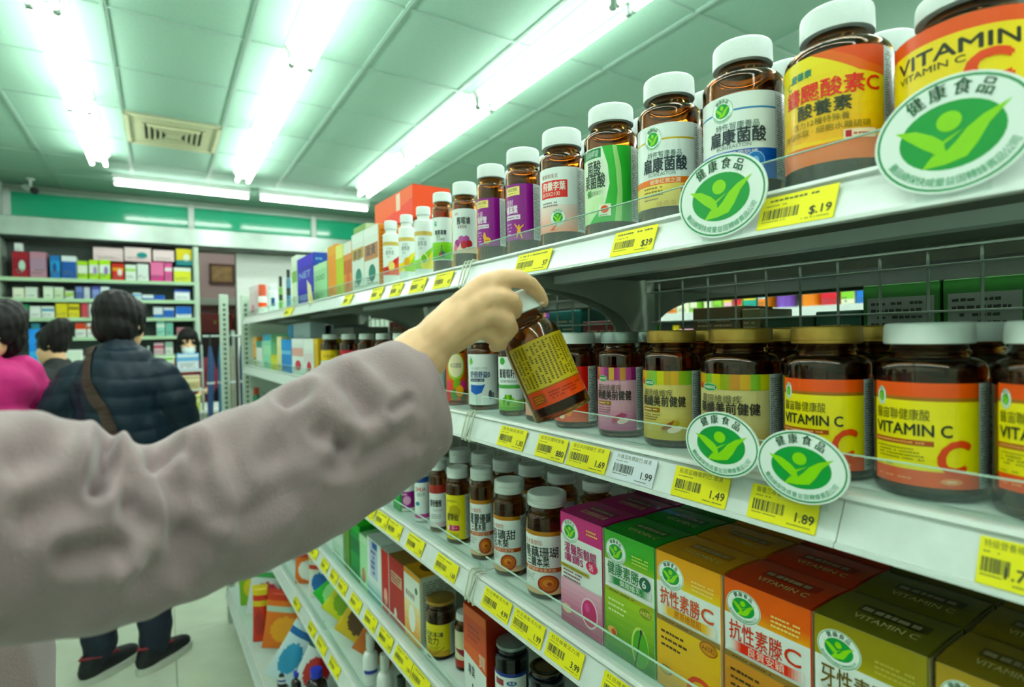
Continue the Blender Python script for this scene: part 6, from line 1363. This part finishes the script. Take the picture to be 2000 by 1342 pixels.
# ---- navy coat, seen from behind
def quilt(period, amp, z0=0):
    def f(co, no):
        z = co[:, 2]-z0+.012*np.sin(co[:, 0]*14)+.01*np.sin(co[:, 1]*17)
        w = np.abs(np.sin(PI*z/period))**.5
        return amp*(w-.6)+.002*np.sin(co[:, 0]*90+co[:, 2]*40)*np.sin(co[:, 1]*80)
    return f
NX, NY = -.075, 2.99
az = math.radians(14)
t = empty('person', (NX, NY, 0), 'person from behind in a navy quilted coat with a brown strap across the back', 'person', rz=-az)
body = [('c', [((0, 0, .92), .12), ((0, -.01, 1.10), .125), ((0, -.01, 1.28), .13)]), ('c', [((0, 0, 1.30), .07), ((0, .0, 1.42), .055), ((0, .02, 1.50), .052)])]
for s in (-1, 1):
    body += [('c', [((s*.10, 0, .88), .095), ((s*.105, .01, .48), .062), ((s*.105, -.01, .10), .042), ((s*.105, .03, .06), .035)])]
    body += [('c', [((s*.15, 0, 1.31), .055), ((s*.25, -.01, 1.08), .045), ((s*.22, .20, .98), .034)])]+hand_prims((s*.22, .20, .98), (-s*.45, .85, .1), (0, .1, -1), .95, -s)
hp, A, M3 = head_prims((0, .03, 1.535), (.35, 1, -.25), 1.02)
blob('body', body+hp, .0085, SKIN, t, 3); eyes(t, A)
NAVY = mat('navy_quilted_nylon', '#081f2e', rough=.5, noise=.15, nscale=18, bump=.15, bscale=90, spec=.35)
coat = [('e', (0, -.0, 1.25), (.205, .150, .15)), ('c', [((0, 0, 1.28), .17), ((0, -.005, 1.05), .175), ((0, .0, .82), .185)], 1.0), ('e', (0, 0, 1.02), (.225, .175, .26)), ('e', (0, .0, .86), (.215, .175, .12)),
        ('c', [((-.05, -.01, 1.385), .065), ((.05, -.01, 1.385), .065)]), ('c', [((0, -.02, 1.39), .072), ((0, -.01, 1.435), .066)])]
for s in (-1, 1): coat += [('c', [((s*.145, -.01, 1.30), .080), ((s*.215, -.02, 1.18), .078), ((s*.242, -.0, 1.06), .066), ((s*.230, .13, 1.0), .060), ((s*.22, .185, .985), .052)])]
c_o = blob('quilted_coat', coat, .0085, NAVY, t, 4, quilt(.072, .007))
BRN = mat('brown_strap', '#3a261c', rough=.6, noise=.15)
band_on(c_o, [(-.11, -.06, 1.47), (-.13, -.16, 1.36), (-.04, -.22, 1.20), (.07, -.24, 1.02), (.17, -.2, .86)], .042, .004, 'shoulder_strap', BRN, t, off=.002)
hair = [('e', A(0, -.012, .030), (.099, .112, .112), M3), ('e', A(0, -.048, -.035), (.088, .074, .082), M3), ('e', A(.0, .062, .085), (.070, .045, .04), M3), ('e', A(.062, -.0, .0), (.030, .05, .06), M3), ('e', A(-.062, .0, .0), (.030, .05, .06), M3)]
blob('hair', hair, .006, HAIR, t, 3, lambda co, no: .003*np.sin(co[:, 0]*160+co[:, 2]*30)*np.sin(co[:, 1]*120))
JEAN = mat('dark_denim', '#1a2436', rough=.75, noise=.2, nscale=60)
tr = []
for s in (-1, 1): tr += [('c', [((s*.09, 0, .90), .115), ((s*.10, .01, .50), .082), ((s*.105, -.005, .17), .066), ((s*.105, -.002, .12), .064)])]
blob('trousers', tr+[('e', (0, 0, .88), (.17, .13, .12))], .009, JEAN, t, 4, lambda co, no: .003*np.sin(co[:, 2]*60+co[:, 0]*20))
shoes(t, [(-.105, -.0, 0), (.105, .0, 0)], mat('black_trainer', '#191b20', rough=.6, noise=.2), mat('pale_sole', '#c9cfc2', rough=.5, noise=.05), mat('red_trim', '#8a2430', rough=.6), math.radians(-38))

# ---- pink shirt, at the left edge
pc = at(18, 1200, 2.75)
t = empty('person', (-.565, 3.12, 0), 'person in a bright pink short sleeved shirt and face mask at the left edge', 'person', rz=math.radians(38))
body = [('c', [((0, 0, .92), .12), ((0, -.01, 1.10), .13), ((0, -.01, 1.28), .13)]), ('c', [((0, 0, 1.30), .07), ((.03, .01, 1.42), .052), ((.10, .03, 1.48), .05)])]
for s in (-1, 1):
    body += [('c', [((s*.10, 0, .88), .10), ((s*.105, .01, .48), .065), ((s*.105, -.01, .10), .042), ((s*.105, .04, .05), .035)])]
    body += [('c', [((s*.18, 0, 1.32), .06), ((s*.245, -.01, 1.08), .052), ((s*.20, .20, 1.02), .036)])]+hand_prims((s*.20, .20, 1.02), (-s*.3, .9, .1), (0, .1, -1), .95, -s)
hp, A, M3 = head_prims((.095, .03, 1.51), (-1.3, -.25, -.35), 1.0)
blob('body', body+hp, .0085, SKIN, t, 3); eyes(t, A)
mask_on(t, A, M3, mat('mask_pale', '#c9dbe0', rough=.7, noise=.04))
PINK = mat('pink_shirt', '#c01a72', rough=.75, noise=.1, nscale=30, bump=.2, bscale=60)
sh_ = [('e', (0, 0, 1.26), (.225, .15, .15)), ('e', (0, 0, 1.05), (.205, .17, .26)), ('e', (0, .02, .90), (.205, .18, .12)), ('c', [((-.04, 0, 1.37), .06), ((.04, 0, 1.37), .06)])]
for s in (-1, 1): sh_ += [('c', [((s*.16, 0, 1.32), .083), ((s*.22, -.0, 1.20), .085), ((s*.235, .0, 1.15), .085)])]
p_o = blob('pink_shirt', sh_, .009, PINK, t, 4, lambda co, no: .004*np.sin(co[:, 2]*38+co[:, 0]*25)+.002*np.sin(co[:, 0]*70))
band_on(p_o, [(.20, -.02, 1.26), (.235, -.04, 1.10), (.2, -.12, .98), (.10, -.19, .92)], .03, .004, 'bag_strap', mat('black_strap', '#141414', rough=.6), t)
hair = [('e', A(0, -.014, .028), (.096, .108, .106), M3), ('e', A(0, -.045, -.05), (.080, .066, .08), M3), ('e', A(.0, .055, .08), (.068, .045, .04), M3), ('e', A(.064, -.0, .0), (.026, .05, .06), M3), ('e', A(-.064, .0, .0), (.026, .05, .06), M3)]
blob('hair', hair, .006, HAIR, t, 3, lambda co, no: .003*np.sin(co[:, 0]*160+co[:, 2]*30)*np.sin(co[:, 1]*120))
tr = []
for s in (-1, 1): tr += [('c', [((s*.09, 0, .90), .12), ((s*.10, .01, .50), .085), ((s*.105, -.005, .14), .066)])]
blob('trousers', tr+[('e', (0, 0, .88), (.18, .14, .12))], .009, mat('black_trousers', '#15171b', rough=.8, noise=.2), t, 4)
shoes(t, [(-.105, -.0, 0), (.105, .0, 0)], mat('black_trainer'), mat('pale_sole'), mat('grey_trim', '#555a5a', rough=.6), 0)

# ---- two shoppers further back
def far_person(loc, rz, label, top, topname, face, mask, long_hair, hscale=1.0, look=(0, 1, -.3), yshift=0):
    t = empty('person', loc, label, 'person', rz=rz)
    S = lambda l: [((x, y, z*hscale), r) for (x, y, z), r in l]
    body = [('c', S([((0, 0, .92), .11), ((0, -.01, 1.10), .115), ((0, -.01, 1.28), .12)])), ('c', S([((0, 0, 1.30), .06), ((0, .01, 1.42), .048), ((0, .02, 1.49), .046)]))]
    for s in (-1, 1):
        body += [('c', S([((s*.09, 0, .88), .09), ((s*.095, .01, .48), .06), ((s*.095, -.01, .10), .04), ((s*.095, .04, .05), .034)]))]
        body += [('c', S([((s*.16, 0, 1.32), .05), ((s*.22, -.01, 1.10), .042), ((s*.13, .20, 1.06), .032)]))]+hand_prims((s*.13, .20, 1.06*hscale), (-s*.5, .8, .1), (0, .1, -1), .92, -s)
    hp, A, M3 = head_prims((0, .03, 1.53*hscale), look, .98)
    blob('body', body+hp, .009, SKIN, t, 3); eyes(t, A)
    if mask: mask_on(t, A, M3, mat('mask_pale'))
    tp = [('e', (0, 0, 1.25*hscale), (.205, .135, .15)), ('e', (0, 0, 1.03*hscale), (.19, .15, .27)), ('e', (0, 0, .88*hscale), (.19, .15, .11)), ('c', S([((-.03, 0, 1.38), .056), ((.03, 0, 1.38), .056)]))]
    for s in (-1, 1): tp += [('c', S([((s*.15, 0, 1.31), .07), ((s*.215, -.01, 1.12), .062), ((s*.14, .17, 1.06), .045)]))]
    blob(topname, tp, .009, top, t, 4, lambda co, no: .003*np.sin(co[:, 2]*40+co[:, 0]*25))
    hair = [('e', A(0, -.012, .030), (.092, .104, .102), M3), ('e', A(0, -.045, -.03), (.080, .066, .08), M3), ('e', A(.0, .060, .078), (.062, .038, .034), M3), ('e', A(.064, .0, .01), (.024, .05, .055), M3), ('e', A(-.064, .0, .01), (.024, .05, .055), M3)]
    if long_hair: hair += [('c', [(A(.072, -.01, 0), .032), (A(.08, -.0, -.09), .032), (A(.075, .03, -.19), .026)]), ('c', [(A(-.072, -.01, 0), .032), (A(-.08, -.0, -.09), .032), (A(-.075, .03, -.19), .026)]), ('e', A(0, -.06, -.1), (.085, .045, .11), M3)]
    blob('hair', hair, .007, HAIR, t, 3, lambda co, no: .003*np.sin(co[:, 0]*150)*np.sin(co[:, 1]*120))
    tr = []
    for s in (-1, 1): tr += [('c', S([((s*.085, 0, .90), .11), ((s*.09, .01, .50), .08), ((s*.095, -.005, .14), .062)]))]
    blob('trousers', tr+[('e', (0, 0, .88*hscale), (.17, .13, .12))], .010, mat('black_trousers'), t, 4)
    shoes(t, [(-.095, 0, 0), (.095, 0, 0)], mat('black_trainer'), mat('pale_sole'), mat('grey_trim'), 0)
    return t
BLK = mat('black_jacket', '#14181a', rough=.7, noise=.15); WINE = mat('wine_cardigan', '#6a1c2c', rough=.8, noise=.12)

far_person((-.415, 4.36, 0), math.radians(60), 'person with short dark hair and a black jacket bending behind the pink shirt', BLK, 'black_jacket', True, False, False, .955, look=(-.2, 1, -.6))
q_ = T_ROOM @ Vector((.20, 5.95, 0))
far_person((q_.x, q_.y, 0), math.radians(180), 'woman with long dark hair, a pale face mask and a wine cardigan, behind the counter', WINE, 'wine_cardigan', True, True, True, .94, look=(0, 1, -.25))
# ================================================================== THE REACHING PERSON, HAND AND HELD BOTTLE
HR = Vector((math.cos(YAW), -math.sin(YAW), 0)); HF = Vector((math.sin(YAW), math.cos(YAW), 0))
def LV(x, f, h): return HR*x+HF*f+Vector((0, 0, h+CAMZ))       # level axes of the onlooker: right, ahead, height against the lens
def C(u, v, d): return up(at(u, v, d))
base = LV(-.56, .40, -CAMZ)
t = empty('person', base, 'person in a mauve coat reaching in from the left, gripping a bottle cap', 'person')
# the bare arm and hand, one continuous surface with neck, head and trunk
sh_r = LV(-.46, .245, -.10)
elbow = C(230, 1035, .385)
arm = [('c', [(sh_r, .05), (elbow, .040), (C(560, 905, .45), .038), (C(760, 752, .497), .0295), (C(832, 684, .512), .0255)]),
       ('c', [(C(820, 694, .512), .0255), (C(862, 652, .515), .0265), (C(900, 618, .524), .0270)], .80)]
palm = [('c', [(C(868, 628, .512), .0130), (C(910, 588, .516), .0125), (C(950, 556, .518), .0115)]),
        ('c', [(C(872, 642, .508), .0130), (C(915, 608, .511), .0125), (C(956, 583, .512), .0113)]),
        ('c', [(C(876, 656, .510), .0130), (C(915, 630, .513), .0120), (C(950, 612, .513), .0110)]),
        ('c', [(C(880, 668, .518), .0130), (C(912, 652, .521), .0115), (C(936, 641, .522), .0100)]),
        ('e', C(905, 625, .530), (.026, .024, .024))]
fing = [('c', [(C(950, 556, .518), .0112), (C(984, 544, .527), .0096), (C(1014, 545, .537), .0090), (C(1036, 555, .548), .0078), (C(1051, 573, .558), .0076), (C(1060, 590, .566), .0064)]),
        ('c', [(C(956, 583, .512), .0108), (C(980, 581, .519), .0094), (C(998, 587, .527), .0090), (C(1007, 598, .535), .0080), (C(1006, 611, .541), .0070)]),
        ('c', [(C(950, 612, .513), .0106), (C(972, 617, .519), .0096), (C(990, 628, .526), .0094), (C(997, 643, .534), .0082), (C(987, 656, .541), .0070)]),
        ('c', [(C(936, 641, .522), .0098), (C(955, 652, .530), .0086), (C(972, 663, .538), .0084), (C(978, 672, .546), .0074), (C(966, 676, .554), .0066)]),
        ('c', [(C(885, 612, .533), .0130), (C(925, 588, .556), .0120), (C(958, 580, .580), .0100), (C(980, 584, .596), .0092), (C(1000, 592, .606), .0080)])]
tc_ = LV(-.56, .40, 0)
f_ = (HR*.89+HF*.45).normalized()
hp, A, M3 = head_prims(LV(-.62, .36, .085), f_, 1.0)
trunk = [('c', [(LV(-.56, .40, -.55), .12), (LV(-.56, .40, -.30), .12), (LV(-.555, .39, -.14), .12)]), ('c', [(LV(-.57, .385, -.12), .065), (LV(-.60, .37, -.01), .05), (LV(-.61, .365, .04), .05)]),
         ('c', [(sh_r, .05), (LV(-.55, .38, -.11), .07), (LV(-.64, .53, -.11), .05), (LV(-.70, .60, -.36), .042), (LV(-.58, .70, -.52), .033)])]+hand_prims(LV(-.58, .70, -.52), HR*.6+HF*.5-Vector((0, 0, .4)), (0, 0, -1), .95)
for s in (-1, 1):
    q0 = LV(-.56, .40, 0)+(-HR*.45+HF*.89)*.09*s
    trunk += [('c', [((q0.x, q0.y, .86), .095), ((q0.x, q0.y, .46), .06), ((q0.x, q0.y, .09), .04)])]
hand = blob('body', arm+palm+fing+hp+trunk, .0021, SKIN, t, 5, loc=base, fn=lambda co, no: .0003*np.sin(co[:, 0]*310+co[:, 2]*120)*np.sin(co[:, 1]*240))
eyes_t = None
q = MB()
for sd in (-1, 1):
    q = MB(); c = A(sd*.031, .083, .008)-base; q.lathe([(.0005, -.009), (.006, -.006), (.009, 0), (.006, .006), (.0005, .009)], 12); q.v = [(x+c.x, y+c.y, z*.55+c.z) for x, y, z in q.v]; q.build('eye', mat('eye_dark'), t, smooth=True)
hair = [('e', A(0, -.012, .030), (.095, .108, .106), M3), ('e', A(0, -.048, -.05), (.085, .070, .10), M3), ('e', A(.0, .060, .080), (.066, .042, .038), M3), ('e', A(.066, -.0, .0), (.026, .05, .07), M3), ('e', A(-.066, .0, .0), (.026, .05, .07), M3)]
blob('hair', hair, .006, HAIR, t, 3, lambda co, no: .003*np.sin(co[:, 0]*160)*np.sin(co[:, 1]*120), loc=base)
# fingernails: the middle and little finger tips face the lens side
NAIL = mat('fingernail', '#e6c0a4', rough=.25, sss=.1, coat=.3)
def nail(u, v, d, du, dv, s=1.0):
    c = C(u, v, d)-base; x = (C(u+du, v+dv, d)-C(u, v, d)).normalized(); n = (-ray(u, v)).normalized(); y = n.cross(x)
    q = MB(); V = []; k = 12
    for i in range(k): a = 2*PI*i/k; V.append(c+x*math.cos(a)*.0055*s+y*math.sin(a)*.0042*s-n*(.0008*abs(math.sin(a))))
    V.append(c+n*.0012); q.add(V, [(i, (i+1) % k, k) for i in range(k)]); q.build('fingernail', NAIL, t, smooth=True)
nail(1055, 585, .5578, 3, 9); 

# coat sleeve: rings follow the arm; folds are pressed into the cloth
COATM = mat('mauve_coat_cloth', '#8b7678', rough=.85, noise=.07, nscale=22, bump=.35, bscale=500, sheen=.3)
ST = [((-620, 640), (-560, 1260), .225), ((-380, 735), (-360, 1290), .25), ((-180, 785), (-170, 1285), .278), ((0, 802), (10, 1252), .310), ((110, 816), (140, 1240), .332), ((200, 832), (232, 1217), .350), ((262, 868), (300, 1192), .364), ((350, 848), (398, 1156), .384), ((430, 806), (480, 1125), .404),
      ((500, 786), (560, 1092), .424), ((575, 742), (640, 1052), .444), ((640, 708), (700, 1012), .461), ((705, 683), (760, 972), .479), ((755, 670), (812, 935), .494), ((796, 677), (852, 897), .506)]
CREASE = [((209, 850), (193, 950), 15, .011), ((225, 905), (246, 975), 16, .004), ((300, 905), (340, 880), 13, .006), ((385, 891), (418, 1006), 16, .004), ((366, 964), (366, 1110), 20, .004), ((130, 1085), (225, 1074), 20, .005),
          ((634, 843), (672, 866), 15, .006), ((654, 912), (676, 868), 14, .005), ((683, 748), (720, 800), 16, .0055), ((560, 779), (592, 766), 14, .006), ((765, 806), (797, 780), 8, .0035), ((795, 838), (808, 862), 14, .004), ((690, 905), (760, 860), 18, .004), ((520, 900), (600, 850), 22, .003),
          ((30, 900), (120, 860), 26, .004), ((60, 1010), (170, 960), 26, .004), ((470, 1010), (560, 960), 22, .003), ((280, 1130), (380, 1050), 24, .004), ((450, 870), (470, 940), 20, .003), ((730, 700), (770, 740), 16, .0025), ((250, 1000), (330, 1040), 20, .0035)]
RIDGE = [((225, 1112), (255, 1098), 18, .006), ((350, 870), (380, 860), 20, .004), ((480, 800), (520, 830), 22, .004), ((600, 760), (650, 800), 22, .003), ((730, 860), (780, 830), 16, .0035), ((420, 930), (440, 1030), 22, .003), ((90, 850), (160, 880), 26, .003)]
def cat(P, t_):      # Catmull-Rom on a list of tuples
    n = len(P)-1; x = t_*n; k = min(int(x), n-1); f = x-k
    p0, p1, p2, p3 = (np.array(P[max(k-1, 0)]), np.array(P[k]), np.array(P[k+1]), np.array(P[min(k+2, n)]))
    return .5*((2*p1)+(-p0+p2)*f+(2*p0-5*p1+4*p2-p3)*f*f+(-p0+3*p1-3*p2+p3)*f**3)
flatST = [(a[0], a[1], b_[0], b_[1], d) for a, b_, d in ST]
NS, NR = 300, 112
rings = []; cs = []
for i in range(NS+1):
    tu, tv, bu, bv, d = cat(flatST, i/NS); T_ = C(tu, tv, d); B_ = C(bu, bv, d); cs.append(((T_+B_)/2, (T_-B_)/2, d))
V = []
rndp = [random.uniform(0, 6) for _ in range(12)]
for i in range(NS+1):
    c, n1, d = cs[i]; tg = (cs[min(i+1, NS)][0]-cs[max(i-1, 0)][0]).normalized(); R1_ = n1.length; n1u = n1.normalized(); n2 = tg.cross(n1u).normalized()
    if n2.dot(F_) > 0: n2 = -n2                                  # towards the lens
    s = i/NS
    for j in range(NR):
        a = 2*PI*j/NR; o_ = n1u*math.cos(a)+n2*(math.sin(a)*.92); p = c+o_*R1_
        on = (n1u*math.cos(a)+n2*math.sin(a)).normalized()
        # where this point of cloth lies, to press the folds in
        q3 = p-Vector((0, 0, CAMZ)); z = q3.dot(F_); u_ = 1000+FPX*q3.dot(R_)/z; v_ = 671-FPX*q3.dot(U_)/z
        vis = max(0, math.sin(a)+.25)
        dd = 0
        if vis > 0:
            for L_, sg in ((CREASE, -1), (RIDGE, 1)):
                for (x0, y0), (x1, y1), sw, am in L_:
                    ex, ey = x1-x0, y1-y0; tt = max(0, min(1, ((u_-x0)*ex+(v_-y0)*ey)/(ex*ex+ey*ey))); ds = math.hypot(u_-x0-ex*tt, v_-y0-ey*tt)/(sw*1.35)
                    if ds < 3.2: dd += 1.3*sg*am*(math.exp(-ds*ds)-(.32*math.exp(-(ds-1.7)**2*1.6) if sg < 0 else 0))*min(1, vis*1.5)
        else: dd -= .004*max(0, math.sin(s*60+a*2))
        dd += .0016*math.sin(s*46+a*2.1+rndp[0])*math.sin(a*3+rndp[1])+.0005*math.sin(s*70-a*4+rndp[2])
        V.append(p+on*dd-base)
# rolled cuff edge and lining
c, n1, d = cs[-1]
last = V[-NR:]; cc = sum((Vector(x) for x in last), Vector())/NR
tg = (cs[-1][0]-cs[-6][0]).normalized()
for k, (sc_, adv) in enumerate(((.985, .0025), (.95, .0035), (.915, .001), (.90, -.012), (.88, -.05), (.70, -.10))):
    for x in last: V.append(cc+(Vector(x)-cc)*sc_+tg*adv)
F = [(i*NR+j, i*NR+(j+1) % NR, (i+1)*NR+(j+1) % NR, (i+1)*NR+j) for i in range(NS+6) for j in range(NR)]
q = MB(); q.add(V, F); q.build('coat_sleeve', COATM, t, smooth=True)
g = lambda x, f, h: LV(x, f, h)
ct = [('c', [(g(-.56, .41, -.17), .15), (g(-.575, .41, -.28), .182), (g(-.58, .40, -.45), .19), (g(-.58, .41, -.75), .20), (g(-.58, .42, -.92), .20)]), ('c', [(sh_r, .095), (g(-.55, .37, -.13), .13), (g(-.64, .53, -.12), .09)]),
      ('c', [(g(-.64, .53, -.12), .085), (g(-.70, .60, -.36), .075), (g(-.60, .68, -.50), .06)]), ('c', [(g(-.585, .375, -.05), .075), (g(-.605, .365, .0), .07)]), ('c', [(sh_r, .09), (g(-.42, .25, -.105), .080), (C(-470, 985, .240), .063)])]
blob('coat_body', ct, .0085, COATM, t, 4, lambda co, no: .004*np.sin(co[:, 2]*22+co[:, 0]*30)*np.sin(co[:, 1]*26+co[:, 2]*9), loc=base)
tr = []
for s in (-1, 1):
    q0 = LV(-.56, .40, 0)+(-HR*.45+HF*.89)*.09*s
    tr += [('c', [((q0.x, q0.y, .85), .11), ((q0.x, q0.y, .48), .08), ((q0.x, q0.y, .13), .065)])]
blob('trousers', tr, .010, mat('black_trousers'), t, 4, loc=base)
w3 = -math.atan2(f_.x, f_.y)
shoes(t, [tuple((-HR*.45+HF*.89)*.09*s) for s in (-1, 1)], mat('black_trainer'), mat('pale_sole'), mat('grey_trim'), w3)

# the bottle in the hand
A0 = C(1002, 578, .574); B0 = C(1101, 806, .566); zax = (A0-B0).normalized(); H_ = (A0-B0).length
vx_ = (at(1050, 690, 1)); vx_ = (vx_-zax*vx_.dot(zax)).normalized(); yax = zax.cross(vx_)
def d_held(a, w, h):
    a.rect(-w, h*.27, w, h, '#ad9a3c'); a.grad(-w, h*.27, w, h, '#b8a548', '#a08e38', 5)
    a.rect(-w, 0, w, h*.27, '#c8501e'); a.rect(-w, h*.255, w, h*.275, '#8a5a20')
    rnd = random.Random(4); L = a.lay(); ps = []
    for i in range(15):                                  # columns of upright script
        x = -w*.90+i*w*.122; y = h*.96
        while y > h*.34:
            hh = h*rnd.uniform(.02, .036); ps.append([(x, y-hh), (x+w*.062, y-hh), (x+w*.062, y-hh*.25), (x, y-hh*.25)]) if rnd.random() > .14 else None; y -= hh*1.15
    a.items.append((ps, lin('#4d4216'), L))
    a.lines(-w*.3, h*.06, w*.8, h*.20, 3, '#8a2c14', fill=.6, gap=.2); a.rect(-w*.85, h*.05, -w*.42, h*.20, '#8a4a1e'); a.lines(-w*.8, h*.07, -w*.46, h*.18, 3, '#c98a3c')
r_ = .0305
la = Art(2*1.16*r_, H_-.0515-.0145, '#ad9a3c'); d_held(la, 1.16*r_, H_-.0515-.0145)
hb = mk_bottle('supplement_bottle', 'amber bottle tilted in the hand, its gold label ending in an orange foot', 'bottle', (0, 0, 0), 0, r_, H_, H_-.0225, .0245, [('front_label', la, .0145, 9)], zs=H_-.058, fill=.80, rn=.0195)
hb.matrix_world = Matrix(((vx_.x, yax.x, zax.x, B0.x), (vx_.y, yax.y, zax.y, B0.y), (vx_.z, yax.z, zax.z, B0.z), (0, 0, 0, 1)))
